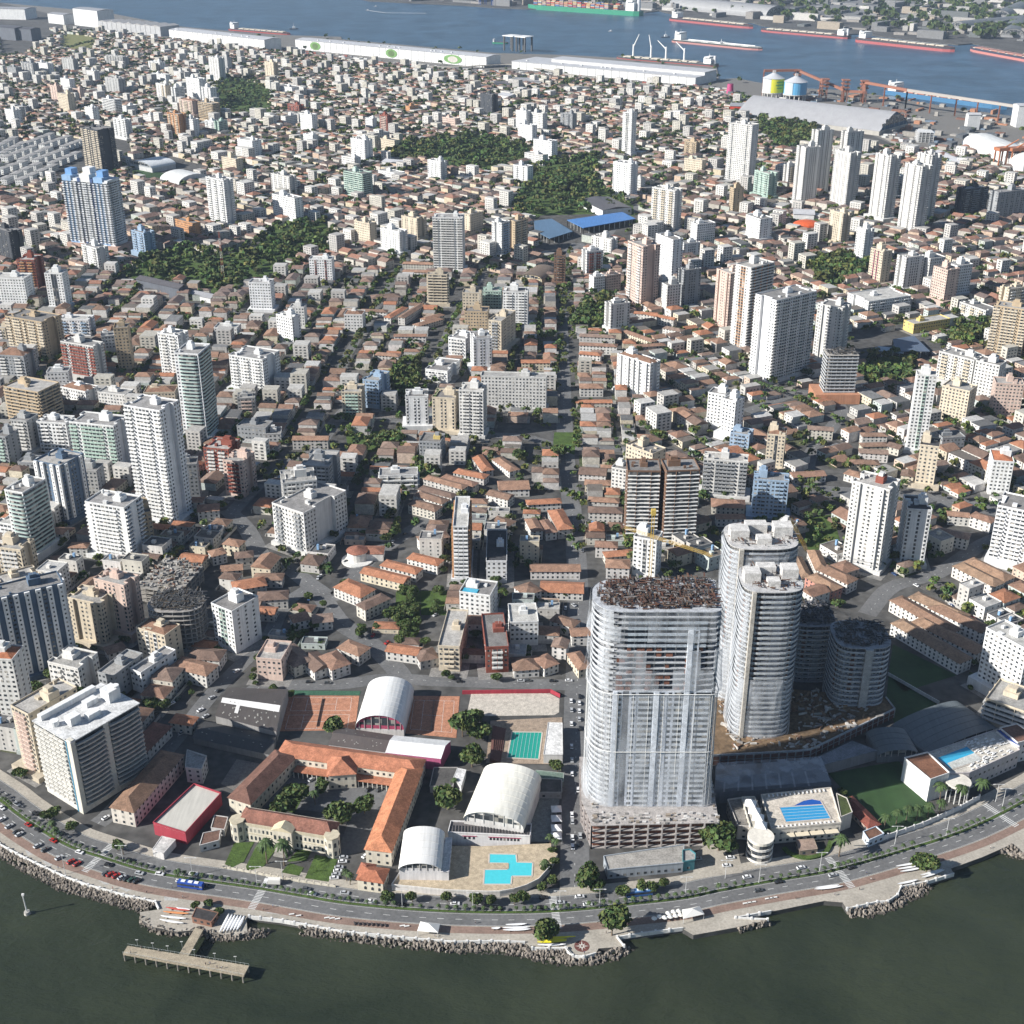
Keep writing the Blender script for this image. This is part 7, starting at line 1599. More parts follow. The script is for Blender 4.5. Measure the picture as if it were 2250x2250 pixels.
for i, (x, y) in enumerate(S_['tents']):
    r = thing('canopy_tent', ['seaward most','second','third','most inland'][3-i]+' white pyramid tent in the yard beside the gym', 'tent', x, y, 0, .05, 'white tents beside the gym')
    b = MB(); b.v = [(-2.6,-2.6,2.6),(2.6,-2.6,2.6),(2.6,2.6,2.6),(-2.6,2.6,2.6),(0,0,4.6)]; b.f = [(0,1,4),(1,2,4),(2,3,4),(3,0,4)]; b.build('canopy', 'plain', r, (.75,.74,.72))
    for u in (-2.5, 2.5):
        for v in (-2.5, 2.5): MB().tube((u,v,0),(u,v,2.6),.07,.07,4).build('pole', 'plain', r, (.5,.5,.5))
court('grey yard behind the white tents', S_['sideyard'], 'conc', (.20,.22,.22), False, 'yard_floor', 'yard', .18)
block('club_store', 'dark flat roofed store with a small white box on top', 'store', S_['darkblock'], 4, (.4,.38,.36), (.09,.085,.08), par=.3)
block('glass_shed', 'green translucent roof shed by the pool street', 'shed', S_['greenhouse'], 3.5, (.3,.34,.31), (.16,.22,.18), par=.1, win=False)
block('school_store', 'low dark roofed building behind the school wing', 'store', S_['schoolblock'], 4, (.4,.38,.36), (.10,.095,.09), par=.4)
block('white_canopy', 'narrow white canopy slab next to the big gym', 'canopy', S_['whiteslab'], 4.6, (.6,.6,.58), (.74,.73,.72), par=.1, win=False)
# left block
r = block('red_hall', 'red walled hall with a wide pale metal roof and white canopy', 'shop', S_['redhall'], 7, (.36,.05,.07), (.50,.48,.43), roofmat='metalroof', win=False, par=.9)
block('entrance_canopy', 'small white canopy in front of the red hall', 'canopy', S_['redhall_canopy'], 4.2, (.6,.58,.56), (.62,.60,.57), par=.15, win=False)
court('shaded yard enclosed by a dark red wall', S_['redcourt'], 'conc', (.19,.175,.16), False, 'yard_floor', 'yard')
block('red_block', 'grey roofed block with red base behind the red hall', 'building', S_['redblock'], 9, (.5,.47,.45), (.36,.34,.32), nf=3)
b_ = S_['brownwing']; wing('tiled_block', 'long three storey block with brown hipped roof beside the red hall', 'apartment block', b_[0], b_[1], 13, 9.5, 3.2, (.62,.57,.50), (.27,.165,.11), 3)
b_ = S_['palewing']; wing('tiled_block', 'brown roofed row beside the balcony hotel in shade', 'apartment block', b_[0], b_[1], 11, 6.5, 2.6, (.55,.53,.50), (.21,.10,.075), 2)
for i, p in enumerate(S_['annexes']): block('small_house', ['small white house with brown roof beside the school garden','low dark roofed annex behind the small white house'][i], 'house', p, 4.2, (.58,.56,.53), (.17,.10,.075), par=.3)
# balcony hotel
H_ = S_['hotel']; A, B_, C_ = H_[0:2], H_[2:4], H_[4:6]; hh = H_[6]; ang = atan2(B_[1]-A[1], B_[0]-A[0]); w1 = hypot(B_[0]-A[0], B_[1]-A[1]); u = (cos(ang), sin(ang)); nrm = (-u[1], u[0])
dd = abs((C_[0]-B_[0])*nrm[0]+(C_[1]-B_[1])*nrm[1]); cx, cy_ = (A[0]+B_[0])/2+nrm[0]*dd/2, (A[1]+B_[1])/2+nrm[1]*dd/2
r = thing('balcony_hotel', 'large cream waterfront apartment block, wavy dark balconies and white roof structures', 'apartment block', cx, cy_, 0, ang)
W2, D2 = w1/2, dd/2; MB().prism([(-W2,-D2),(W2,-D2),(W2,D2),(-W2,D2)], 0, hh).build('wall', 'paint', r, (.62,.60,.55)); MB().box(W2-3, W2+.3, -D2-.3, -D2+2, 0, hh+1).build('corner_fin', 'paint', r, (.64,.61,.53)); MB().box(W2-4.4, W2-3.2, -D2-.35, -D2, 0, hh+.5).build('blue_stripe', 'paint', r, (.07,.20,.29))
nf = 15; fh = (hh-4)/nf; wb = MB()
for f in range(nf):
    z = 4+f*fh
    wb.quad((-W2+.5,-D2-.06,z+.9),(W2-5,-D2-.06,z+.9),(W2-5,-D2-.06,z+2.2),(-W2+.5,-D2-.06,z+2.2))
    for q0, q1 in ((-D2+2.5, -D2*.08), (D2*.08, D2-.5)):
        b = MB(); n = 10; wb.quad((W2+.06,q0,z+.3),(W2+.06,q1,z+.3),(W2+.06,q1,z+2.4),(W2+.06,q0,z+2.4))
        for i in range(n): ya, yb_ = q0+(q1-q0)*i/n, q0+(q1-q0)*(i+1)/n; b.obox((W2+.7+.8*sin(pi*i/n), ya), (W2+.7+.8*sin(pi*(i+1)/n), yb_), 1.5, z-.2, z+.75)
        b.build('balcony', 'paint', r, (.42,.41,.38))
    for i in range(6):
        xa = -W2+.7+i*(w1-6)/6; MB().box(xa, xa+(w1-6)/6-.5, -D2-.9, -D2, z-.15, z+.75).build('balcony', 'paint', r, (.64,.62,.57))
wb.build('window', 'win', r, kind='stuff')
MB().prism([(-W2-.6,-D2-.6),(W2+.6,-D2-.6),(W2+.6,D2+.6),(-W2-.6,D2+.6)], hh-.02, hh+.5).build('roof', 'flat', r, (.66,.66,.65))
for (x0,x1,y0,y1,z1,nm) in ((-W2+1,-W2+4,-D2+2,D2-6,3,'roof_wing'),(0,5,-D2+8,-D2+14,4.5,'stair_tower'),(-3,4,D2-9,D2-2,6.5,'stair_tower'),(4,8,-4,3,3,'plant_room'),(-6,-2,2,9,3,'plant_room')): MB().box(x0,x1,y0,y1,hh+.5,hh+.5+z1).build(nm, 'paint', r, (.74,.74,.73))
MB().tube((-3,-D2+4,hh+.4),(-3,-D2+4,hh+3.4),2.2,2.2,14).build('water_tank', 'paint', r, (.74,.74,.73)); MB().tube((2,D2-3,hh+.4),(2,D2-3,hh+8),1.8,1.8,12).build('water_tank', 'paint', r, (.74,.74,.73))
# ---- towers under construction
def oval(w_, d, n=36, p=.58, grow=0):
    return [(copy_s(cos(2*pi*i/n), p)*(w_/2+grow), copy_s(sin(2*pi*i/n), p)*(d/2+grow)) for i in range(n)]
def copy_s(v, p): return math.copysign(abs(v)**p, v)
def net_wall(parent, out, z0, z1, skip=None, wav=.6, name='netting'):
    b = MB(); n = len(out); rows = max(2, int((z1-z0)/9)); g = []
    for k in range(rows+1):
        z = z0+(z1-z0)*k/rows
        fl_ = 1+.045*max(0, 1-k/rows*1.6)
        g.append([(p[0]*(fl_+(rnd.uniform(-.5,.5)*wav/20)), p[1]*(fl_+(rnd.uniform(-.5,.5)*wav/20)), z+rnd.uniform(-.5,.5)) for p in out])
    for k in range(rows):
        for i in range(n):
            if skip and skip(i, k, rows): continue
            j = (i+1) % n; b.quad(g[k][i], g[k][j], g[k+1][j], g[k+1][i])
    return b.build(name, 'net', parent)
def construction(name, label, x, y, z0, zt, outline, lo, topmess, net_top, slabcol, full_from=0, infill=.0, group=None, openfrac=1.):
    r = thing(name, label, 'tower under construction', x, y, 0, 0, group); fh = 3.05; n = int((zt-z0)/fh); fh = (zt-z0)/n
    slab = MB().prism(outline, -.22, .22, bottom=True); sm = None; par = None
    inn = [(p[0]*.93, p[1]*.88) for p in outline]; xs = [p[0] for p in outline]; ys = [p[1] for p in outline]; X0, X1, Y0, Y1 = min(xs), max(xs), min(ys), max(ys)
    for f in range(n+1):
        if sm is None: o = slab.build('floor_slab', 'conc', r, slabcol); sm = o.data
        else: o = link('floor_slab', sm, r, slabcol)
        o.location = (0, 0, z0+f*fh)
    core = [(p[0]*.78, p[1]*.62) for p in outline]; MB().prism(core, z0, zt).build('core', 'conc', r, (.20,.20,.20))
    b = MB(); N = len(outline); L = 0
    per = resample(inn+[inn[0]], 4.6)
    for p in per: b.box(p[0]-.3, p[0]+.3, p[1]-.3, p[1]+.3, z0, zt)
    b.build('columns', 'conc', r, (.42,.41,.39), kind='stuff')
    # balcony upstands follow the outline on finished floors
    pb = MB(); seg = resample(outline+[outline[0]], 2.2)
    for a, c in zip(seg, seg[1:]): pb.obox(a, c, .16, 0, 1.0, bottom=False)
    pm = None
    for f in range(n):
        if f/n > openfrac: break
        if pm is None: o = pb.build('balcony_wall', 'conc', r, (.50,.53,.56)); pm = o.data
        else: o = link('balcony_wall', pm, r, (.50,.53,.56))
        o.location = (0, 0, z0+f*fh+.2)
    # brick and block infill, set back, with openings
    wl = MB(); wn = MB(); bw = MB()
    segs = resample(inn+[inn[0]], 4.6)
    for f in range(n):
        if f/n > infill: break
        z = z0+f*fh
        for i, (a, c) in enumerate(zip(segs, segs[1:])):
            t = bw if (i*7 % 5 == 0 and f/n > .35) else wl; q = lambda s: (a[0]+(c[0]-a[0])*s, a[1]+(c[1]-a[1])*s)
            if i % 4 == 3: t.obox(a, c, .3, z+.2, z+fh-.2, bottom=False)
            else: t.obox(a, q(.22), .3, z+.2, z+fh-.2, bottom=False); t.obox(q(.78), c, .3, z+.2, z+fh-.2, bottom=False); t.obox(q(.22), q(.78), .28, z+.2, z+1.1, bottom=False); wn.quad((*q(.22), z+1.1), (*q(.78), z+1.1), (*q(.78), z+fh-.2), (*q(.22), z+fh-.2))
    if wl.v: wl.build('block_wall', 'conc', r, (.50,.53,.58), kind='stuff')
    if bw.v: bw.build('brick_wall', 'conc', r, (.30,.13,.08), kind='stuff')
    if wn.v: wn.build('window', 'win', r, kind='stuff')
    if topmess:
        b = MB(); t = []
        area = int((X1-X0)*(Y1-Y0)*topmess)
        for k in range(area):
            px_, py_ = rnd.uniform(X0*.95, X1*.95), rnd.uniform(Y0*.92, Y1*.92)
            if not inpoly(np.array([(px_, py_)]), inn)[0]: continue
            th = rnd.choice([0, pi/2])+rnd.gauss(0, .12); l = rnd.uniform(.8, 4.5); z = zt+rnd.uniform(.3, 2.6); nf0 = len(b.f)
            b.obox((px_, py_), (px_+cos(th)*l, py_+sin(th)*l), rnd.uniform(.12, .9), z, z+rnd.uniform(.06, .3), bottom=False)
            if rnd.random() < .4: b.tube((px_, py_, zt), (px_, py_, z+rnd.uniform(0, 1.5)), .07, .07, 4)
            col = rnd.choice([(.12,.065,.045),(.08,.05,.04),(.18,.12,.085),(.06,.055,.05),(.24,.22,.21),(.13,.06,.04)] if zt > 60 else [(.04,.045,.05),(.07,.07,.075),(.12,.12,.12),(.1,.08,.06)]); t += [col]*(len(b.f)-nf0)
        b.build('formwork', 'tint', r, kind='stuff', tints=t)
    if net_top: net_wall(r, [(p[0]*1.035, p[1]*1.05) for p in resample(outline+[outline[0]], 5)[:-1]], z0-.5, net_top)
    return r
def curve_balconies(r, out, hw, hd, T):
    H = T['zt']-T['zp']; n = int(H/3.05); fh = H/n; seg = [p for p in resample(out+[out[0]], 2.0)]
    b = MB(); g = MB()
    for a, c in zip(seg, seg[1:]):
        m = (a[0]+c[0])/2
        if m < -hw*.66 or m > hw*.93 or (a[1]+c[1])/2 > 0: b.obox(a, c, .18, 0, 1.05, bottom=False)
    me = None
    for f in range(n-1):
        if me is None: o = b.build('balcony_wall', 'conc', r, (.62,.64,.66)); me = o.data
        else: o = link('balcony_wall', me, r, (.62,.64,.66))
        o.location = (0, 0, T['zp']+f*fh+.2)
    wl = MB()
    for f in range(int(n*.9)):
        z = T['zp']+f*fh
        for i, (a, c) in enumerate(zip(seg[::2], seg[2::2])):
            if (a[0]+c[0])/2 < -hw*.6 and i % 3: wl.obox((a[0]*.93+0, a[1]*.86), (c[0]*.93, c[1]*.86), .25, z+.2, z+fh-.2, bottom=False)
    wl.build('block_wall', 'conc', r, (.42,.42,.43), kind='stuff')
T1 = S_['T1']; cx, cy_ = (T1['x0']+T1['x1'])/2, (T1['y0']+T1['y1'])/2; hw, hd = (T1['x1']-T1['x0'])/2, (T1['y1']-T1['y0'])/2
o1 = rrect(-hw, hw, -hd, hd, min(13, hd-1), 4)
r1 = construction('netted_tower', 'tallest tower, unfinished and wrapped in white netting, with brown formwork on top', cx, cy_, T1['zp'], T1['zt'], o1, 0, .75, T1['zp']+(T1['zt']-T1['zp'])*.60, (.46,.48,.51), infill=.0, openfrac=.0)
curve_balconies(r1, o1, hw, hd, T1)
net_wall(r1, [(p[0]*1.05, p[1]*1.07) for p in resample(o1+[o1[0]], 6)[:-1]], T1['zp']+(T1['zt']-T1['zp'])*.62, T1['zp']+(T1['zt']-T1['zp'])*.82, skip=lambda i, k, n: rnd.random() < .22)
net_wall(r1, [(p[0]*1.03, p[1]*1.04) for p in resample(o1+[o1[0]], 6)[:-1]], T1['zp']+(T1['zt']-T1['zp'])*.86, T1['zt']+.5, skip=lambda i, k, n: rnd.random() < .35)
b = MB()
for p_ in resample([(q_[0]*1.055, q_[1]*1.075) for q_ in o1]+[(o1[0][0]*1.055, o1[0][1]*1.075)], 7.5): b.tube((p_[0], p_[1], T1['zp']-.3), (p_[0]*.985, p_[1]*.985, T1['zp']+(T1['zt']-T1['zp'])*.6), .1, .1, 4)
for zz in (.3, .6): b2_ = resample([(q_[0]*1.05, q_[1]*1.07) for q_ in o1]+[(o1[0][0]*1.05, o1[0][1]*1.07)], 5); [b.tube((a[0], a[1], T1['zp']+(T1['zt']-T1['zp'])*zz), (c[0], c[1], T1['zp']+(T1['zt']-T1['zp'])*zz), .22, .22, 4) for a, c in zip(b2_, b2_[1:])]
b.build('net_seam', 'plain', r1, (.62,.62,.6), kind='stuff')
# white finished strips running up the seaward face
H1 = T1['zt']-T1['zp']; n1 = int(H1/3.05); f1 = H1/n1; wn = MB(); bk_ = MB(); pp_ = MB()
for (t0, t1, kd, top) in ((.17,.205,'s',.62),(.205,.25,'w',.62),(.25,.30,'d',.97),(.30,.37,'w',.62),(.37,.50,'l',.62),(.50,.54,'s',.62),(.54,.60,'w',.62),(.60,.66,'w',.62),(.66,.74,'l',.62),(.74,.78,'s',.92),(.78,.83,'w',.92),(.83,.96,'l',.62)):
    xa, xb = -hw+2*hw*t0, -hw+2*hw*t1; zz = T1['zp']+int(n1*top)*f1
    if kd == 's': MB().box(xa, xb, -hd-1.0, -hd+.5, T1['zp'], zz).build('stair_shaft', 'conc', r1, (.74,.78,.84)); continue
    if kd == 'd': MB().box(xa, xb, -hd-.3, -hd+.5, T1['zp'], T1['zp']+int(n1*.62)*f1).build('shaft_recess', 'conc', r1, (.16,.17,.19)); continue
    MB().box(xa, xb, -hd-.35, -hd+.5, T1['zp'], zz).build('front_wall', 'conc', r1, (.66,.70,.77) if kd == 'w' else (.62,.66,.71))
    for f in range(int(n1*top)):
        z = T1['zp']+f*f1; m0, m1 = (.28, .72) if kd == 'w' else (.05, .95); wn.quad((xa+(xb-xa)*m0,-hd-.4,z+1.0),(xa+(xb-xa)*m1,-hd-.4,z+1.0),(xa+(xb-xa)*m1,-hd-.4,z+2.5),(xa+(xb-xa)*m0,-hd-.4,z+2.5))
wn.build('window', 'win', r1, kind='stuff')
for f in range(int(n1*.62), n1):     # unfinished floors: brick bays between open slabs, then pale precast parapets
    z = T1['zp']+f*f1
    for k in range(9):
        u = -hw*.62+k*hw*.155
        if f < n1*.82:
            if rnd.random() < .55: bk_.box(u, u+hw*rnd.uniform(.05,.14), -hd+.6, -hd+.9, z+.25, z+f1-.3)
        elif f < n1-1 and k > 0: pp_.box(u, u+hw*.15, -hd-.25, -hd+.05, z-.2, z+1.15)
bk_.build('brick_bay', 'conc', r1, (.24,.10,.065), kind='stuff'); pp_.build('precast_parapet', 'conc', r1, (.50,.56,.62), kind='stuff')
pd = [(T1['x0']+1, T1['pod'][0][1]), (T1['x1']+4, T1['pod'][1][1]), (T1['x1']+6, T1['y1']+8), (T1['x0']-2, T1['y1']+8), (T1['x0']-3, T1['y0']+4)]
p = ccw(pd); x, y = ctr(p); q = rel(p, x, y); r = thing('parking_podium', 'open four level concrete parking podium with brown brick bays under the netted tower', 'parking podium', x, y)
MB().prism([(a*.96, b_*.93) for a, b_ in q], 0, T1['zp']-.3).build('core', 'conc', r, (.20,.085,.055))
for f in range(5): MB().prism(q, f*3.45, f*3.45+.4, bottom=True).build('floor_slab', 'conc', r, (.42,.39,.37))
for p_ in resample(q+[q[0]], 6.5): MB().box(p_[0]-.35, p_[0]+.35, p_[1]-.35, p_[1]+.35, 0, T1['zp']-.1).build('column', 'conc', r, (.46,.42,.40))
b = MB(); t = []
for k in range(160):
    e = rnd.randrange(2); px_ = rnd.uniform(q[0][0], q[1][0]) if e else rnd.choice([q[0][0]+1, q[1][0]-1])+rnd.uniform(-1,1); py_ = rnd.uniform(q[0][1]+1, q[0][1]+9) if e else rnd.uniform(min(a[1] for a in q)+2, max(a[1] for a in q)-2); n0 = len(b.f); l = rnd.uniform(.6,2.4); b.box(px_, px_+l, py_, py_+rnd.uniform(.4,1.4), T1['zp']+.1, T1['zp']+rnd.uniform(.3,1.3)); t += [rnd.choice([(.5,.48,.45),(.3,.25,.2),(.62,.6,.58),(.2,.19,.18)])]*(len(b.f)-n0)
b.build('site_materials', 'tint', r, kind='stuff', tints=t)
for key, lab, nt, tm, inf, of, sc in (('T2','slim netted oval tower with white roof boxes, just behind the tallest tower',.45,.12,.95,1.,(.50,.50,.50)),('T3','rear netted oval tower with white roof boxes beside the yellow crane',.97,.12,.95,1.,(.54,.53,.52)),('T4','low dark oval skeleton half hidden behind the slim netted tower',0,.5,.9,1.,(.30,.29,.30)),('T5','short round concrete tower with curved floors and a central rib',0,.5,.9,1.,(.40,.41,.43))):
    d = S_[key]; ol = oval(d['w'], d['d']); r = construction('oval_tower', lab, d['x'], d['y'], 0, d['z'], ol, 0, tm, d['z']*nt if nt else None, sc, infill=inf, openfrac=of)
    if key in ('T2', 'T3'):
        for (u, v, s1, s2, z1) in ((-.32,-.05,.26,.26,6),(.3,.05,.26,.26,6.5),(0,-.25,.2,.18,4),(-.05,.2,.3,.2,5)):
            MB().box(d['w']*(u-s1/2), d['w']*(u+s1/2), d['d']*(v-s2/2), d['d']*(v+s2/2), d['z'], d['z']+z1).build('roof_box', 'conc', r, (.66,.64,.61))
        MB().box(-d['w']*.36, -d['w']*.3, -d['d']*.52, -d['d']*.42, 0, d['z']).build('fin_wall', 'conc', r, (.5,.47,.42))
        net_wall(r, [(p[0]*1.03, p[1]*1.04) for p in ol[10:24]], d['z']*nt, d['z']*.98, skip=lambda i, k, n: i == 13 or rnd.random() < .3)
    if key == 'T5': MB().box(-d['w']*.09+2, d['w']*.05+2, -d['d']*.55, -d['d']*.45, 0, d['z']).build('rib', 'conc', r, (.46,.46,.45))
pl = ccw(S_['plat']); x, y = ctr(pl); q = rel(pl, x, y); r = thing('site_platform', 'raised bare earth building platform round the oval towers', 'building platform', x, y)
MB().prism(q, 0, 5.9).build('fill', 'dirt', r)
b = MB(); t = []
for k in range(420):
    px_, py_ = rnd.uniform(-45, 40), rnd.uniform(-30, 25)
    if not inpoly(np.array([(px_, py_)]), q)[0]: continue
    n0 = len(b.f); l = rnd.uniform(.5, 5); th = rnd.uniform(0, pi); b.obox((px_, py_), (px_+cos(th)*l, py_+sin(th)*l), rnd.uniform(.2, 1.6), 5.9, 5.9+rnd.uniform(.2, 1.3), bottom=False); t += [rnd.choice([(.42,.40,.37),(.3,.2,.13),(.2,.12,.08),(.55,.52,.48),(.3,.28,.26)])]*(len(b.f)-n0)
b.build('site_materials', 'tint', r, kind='stuff', tints=t)
f_ = S_['fence']; r = thing('site_wall', 'brick and concrete framed retaining wall round the building platform', 'wall', *f_[0]); q = rel(f_, *f_[0])
for a, c in zip(q, q[1:]): MB().obox(a, c, .4, 0, 6.2, bottom=False).build('brick_panel', 'conc', r, (.20,.10,.075)); MB().obox(a, c, .7, 5.6, 6.6).build('top_beam', 'conc', r, (.42,.44,.46)); MB().obox(a, c, .6, 2.6, 3.).build('middle_beam', 'conc', r, (.36,.36,.37))
for p_ in resample(q, 4.5): MB().box(p_[0]-.35, p_[0]+.35, p_[1]-.35, p_[1]+.35, 0, 6.3).build('post', 'conc', r, (.42,.42,.42))
def lattice(parent, p, q, s=.8, col=(.42,.28,.05), step=3.):
    p, q = np.array(p, float), np.array(q, float); d = q-p; l = np.linalg.norm(d); d /= l; u = np.cross(d, (0,0,1) if abs(d[2]) < .9 else (1,0,0)); u /= np.linalg.norm(u); v = np.cross(d, u); b = MB()
    cs = [(u+v)*s, (u-v)*s, (-u-v)*s, (-u+v)*s]
    for c in cs: b.tube(p+c, q+c, .09, .09, 4)
    n = max(1, int(l/step))
    for i in range(n):
        a0, a1 = p+d*l*i/n, p+d*l*(i+1)/n
        for k in range(4): b.tube(a0+cs[k], a1+cs[(k+1)%4], .05, .05, 4)
    return b.build('lattice', 'plain', parent, col)
c1 = S_['crane1']; r = thing('tower_crane', 'yellow tower crane with a level jib behind the tallest tower', 'crane', c1[0], c1[1]); b_ = lattice(r, (0,0,0), (0,0,62)); b_.name = 'mast'
o = lattice(r, (c1[3]-c1[0], c1[4]-c1[1], 60), (c1[5]-c1[0], c1[6]-c1[1], 60), .7); o.name = 'jib'; MB().box(-1.5,1.5,-1.5,1.5,58,61.5).build('cab', 'plain', r, (.55,.4,.1))
c2 = S_['crane2']; r = thing('tower_crane', 'yellow crane leaning beside the rear netted tower', 'crane', c2[0], c2[1]); o = lattice(r, (0,0,0), (c2[2]-c2[0], c2[3]-c2[1], 62), .9); o.name = 'mast'
# shop and lot before the netted tower
block('low_shop', 'long low grey roofed shop with teal front before the netted tower', 'shop', S_['shop'], 5.5, (.34,.37,.40), (.36,.34,.31), nf=1, par=.5)
block('shop_end', 'teal glazed end of the low grey shop', 'shop', S_['shop2'], 5.7, (.07,.22,.25), (.4,.38,.36), nf=1)
sheet('parking_lot', S_['lot'], .1, 'prom')
# halls between the netted tower and the rooftop pool club
shed('net_hall', 'long grey hall roof covered by loose pale netting', S_['nethall'], 7, 1.6, (.2,.21,.23), (.11,.12,.135), [(.08+k*.12,.095+k*.12,.02,.98,(.3,.31,.32)) for k in range(7)], 0, 'hall')
q = S_['nethall']; p = ccw(q); b = MB(); x, y = ctr(p); r = thing('loose_netting', 'sheet of pale netting sagging over the hall roof', 'netting', x, y)
for i in range(8):
    for j in range(4):
        f = lambda s, t: (lambda a, c: (a[0]+(c[0]-a[0])*t-x, a[1]+(c[1]-a[1])*t-y, 9.2+1.2*sin(3*t)*sin(6*s)*.5))((q[0][0]+(q[1][0]-q[0][0])*s, q[0][1]+(q[1][1]-q[0][1])*s), (q[3][0]+(q[2][0]-q[3][0])*s, q[3][1]+(q[2][1]-q[3][1])*s))
        b.quad(f(i/8,j/4), f((i+1)/8,j/4), f((i+1)/8,(j+1)/4), f(i/8,(j+1)/4))
b.build('net_sheet', 'net', r)
block('covered_court', 'grey tarpaulin roof beside the netted hall', 'canopy', S_['netsheet'], 6.5, (.2,.21,.23), (.22,.24,.27), par=0, win=False)
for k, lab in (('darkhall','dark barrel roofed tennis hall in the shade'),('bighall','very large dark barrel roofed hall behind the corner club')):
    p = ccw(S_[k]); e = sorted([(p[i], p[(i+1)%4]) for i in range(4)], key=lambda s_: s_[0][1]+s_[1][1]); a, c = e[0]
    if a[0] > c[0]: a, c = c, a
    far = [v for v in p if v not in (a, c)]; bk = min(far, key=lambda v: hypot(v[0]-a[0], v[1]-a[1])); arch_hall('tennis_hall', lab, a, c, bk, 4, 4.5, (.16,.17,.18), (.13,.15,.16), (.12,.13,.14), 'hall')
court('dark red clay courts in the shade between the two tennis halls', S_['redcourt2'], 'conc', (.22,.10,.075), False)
M['turf'] = mat('turf', (.035,.075,.025), nscale=.1, namt=.3, fine=(.12,.2,(1.,.05,1.)))
court('soccer field of green turf beside the corner club', S_['field'], 'turf', None, False, 'soccer_field', 'soccer field')
court('shaded grass field beside the short round tower', S_['field2'], 'turf', None, False, 'grass_field', 'field')
court('grass field behind the black and white wall', S_['field3'], 'turf', None, False, 'grass_field', 'field')
a, c = S_['fieldwall']; r = thing('striped_wall', 'low white wall between the two grass fields', 'wall', *a); MB().obox((0,0), (c[0]-a[0], c[1]-a[1]), .4, 0, 2.2, bottom=False).build('wall_section', 'paint', r, (.6,.6,.58))
# rooftop pool club
r = block('pool_club', 'club building carrying a cream rooftop deck with beige awnings below it', 'clubhouse', S_['club_deck'], 8.8, (.60,.56,.50), (.60,.54,.46), nf=2, par=1.0)
q = rel(ccw(S_['club_deck']), *ctr(S_['club_deck'])); lo_e = sorted(((a, c) for a, c in zip(q, q[1:]+q[:1])), key=lambda e: e[0][1]+e[1][1])[0]
for k in range(4): f = lambda t: (lo_e[0][0]+(lo_e[1][0]-lo_e[0][0])*t, lo_e[0][1]+(lo_e[1][1]-lo_e[0][1])*t-1.2); MB().obox(f(.14+k*.21), f(.33+k*.21), 3.2, 5.6, 5.8).build('awning', 'plain', r, (.62,.55,.42))
pool('blue lap pool on the cream rooftop deck', S_['club_pool'], 8.9, (.035,.27,.52), 5); pool('deep blue curved end of the rooftop pool', S_['club_pool2'], 8.87, (.02,.09,.36))
for sgn_, (P0_, P1_) in enumerate(((0, 1), (2, 3))):
    cp_ = S_['club_deck']; a, c = cp_[P0_], cp_[P1_]; mx, my = ctr(cp_); b = MB()
    for p_ in resample([a, c], 2.4)[1:-1]: x_, y_ = p_[0]+(mx-p_[0])*.09, p_[1]+(my-p_[1])*.09; b.box(x_-.35, x_+.35, y_-.9, y_+.9, 9.1, 9.5)
    tag(b.build('sun_loungers', 'plain', None, (.74,.73,.71), kind='stuff'), ['row of white loungers on the seaward edge of the pool club deck','row of white loungers on the inland edge of the pool club deck'][sgn_], 'loungers')
block('club_terrace_block', 'narrow terrace block carrying the white tents of the pool club', 'clubhouse', S_['club_side'], 10, (.62,.58,.5), (.62,.58,.5), nf=3)
block('club_side_block', 'grey flat roofed block at the side of the pool club', 'clubhouse', S_['club_grey'], 8, (.55,.52,.48), (.24,.225,.205), nf=2)
x, y = S_['club_round']; r = thing('round_tower', 'round white stair tower with bands of green glass at the pool club', 'tower', x, y-1)
for f in range(3):
    MB().tube((0,0,f*3.6),(0,0,f*3.6+1.3),6.3,6.3,24).build('band', 'paint', r, (.70,.67,.62)); MB().tube((0,0,f*3.6+1.3),(0,0,f*3.6+3.6),6.0,6.0,24).build('glass', 'win', r)
MB().tube((0,0,10.8),(0,0,12.3),6.3,6.3,24).build('parapet', 'paint', r, (.70,.66,.58))
for i, (x, y) in enumerate(S_['club_tents']):
    r = thing('canopy_tent', ['most inland','second','third','seaward most'][i]+' white pyramid tent on the pool club terrace', 'tent', x, y, 10.05, -.25, 'white tents on the pool club')
    b = MB(); b.v = [(-2.8,-2.8,2.4),(2.8,-2.8,2.4),(2.8,2.8,2.4),(-2.8,2.8,2.4),(0,0,5)]; b.f = [(0,1,4),(1,2,4),(2,3,4),(3,0,4)]; b.build('canopy', 'plain', r, (.76,.75,.74))
    for u in (-3.1, 3.1):
        for v in (-3.1, 3.1): MB().tube((u,v,0),(u,v,2.5),.08,.08,4).build('pole', 'plain', r, (.5,.5,.5))
block('restaurant_terrace', 'brown roofed restaurant kiosk in the curved hedge garden', 'restaurant', S_['terrace'], 3.4, (.3,.24,.19), (.34,.25,.20), nf=1, par=.1)
h_ = smooth(S_['hedge'], 5); x, y = h_[0]; r = thing('curved_hedge', 'low curved hedge in front of the pool club', 'hedge', x, y); q = rel(h_, x, y); b = MB()
for a, c in zip(q, q[1:]): b.obox(a, c, 2.2, 0, 1.1, bottom=False)
b.build('foliage', 'grass', r)
block('planter', 'raised planter bed along the pool deck edge', 'planter', S_['planter'], 9.3, (.6,.56,.5), (.07,.09,.03), roofmat='flat', par=.3, win=False)
a, c = S_['redroofwing']; wing('tiled_shed', 'long narrow red brown roof beside the soccer field', 'shed', a, c, 7, 3.6, 1.8, (.4,.3,.25), (.22,.07,.05), 1)
block('blue_kiosk', 'small blue and white kiosk with brown flat roof on the club corner', 'kiosk', S_['kiosk'], 4.4, (.55,.62,.70), (.17,.09,.06), nf=1, par=.5)
w_ = S_['clubwall']; r = thing('club_wall', 'long white wall of the soccer field along the avenue', 'wall', *w_[0]); q = rel(w_, *w_[0])
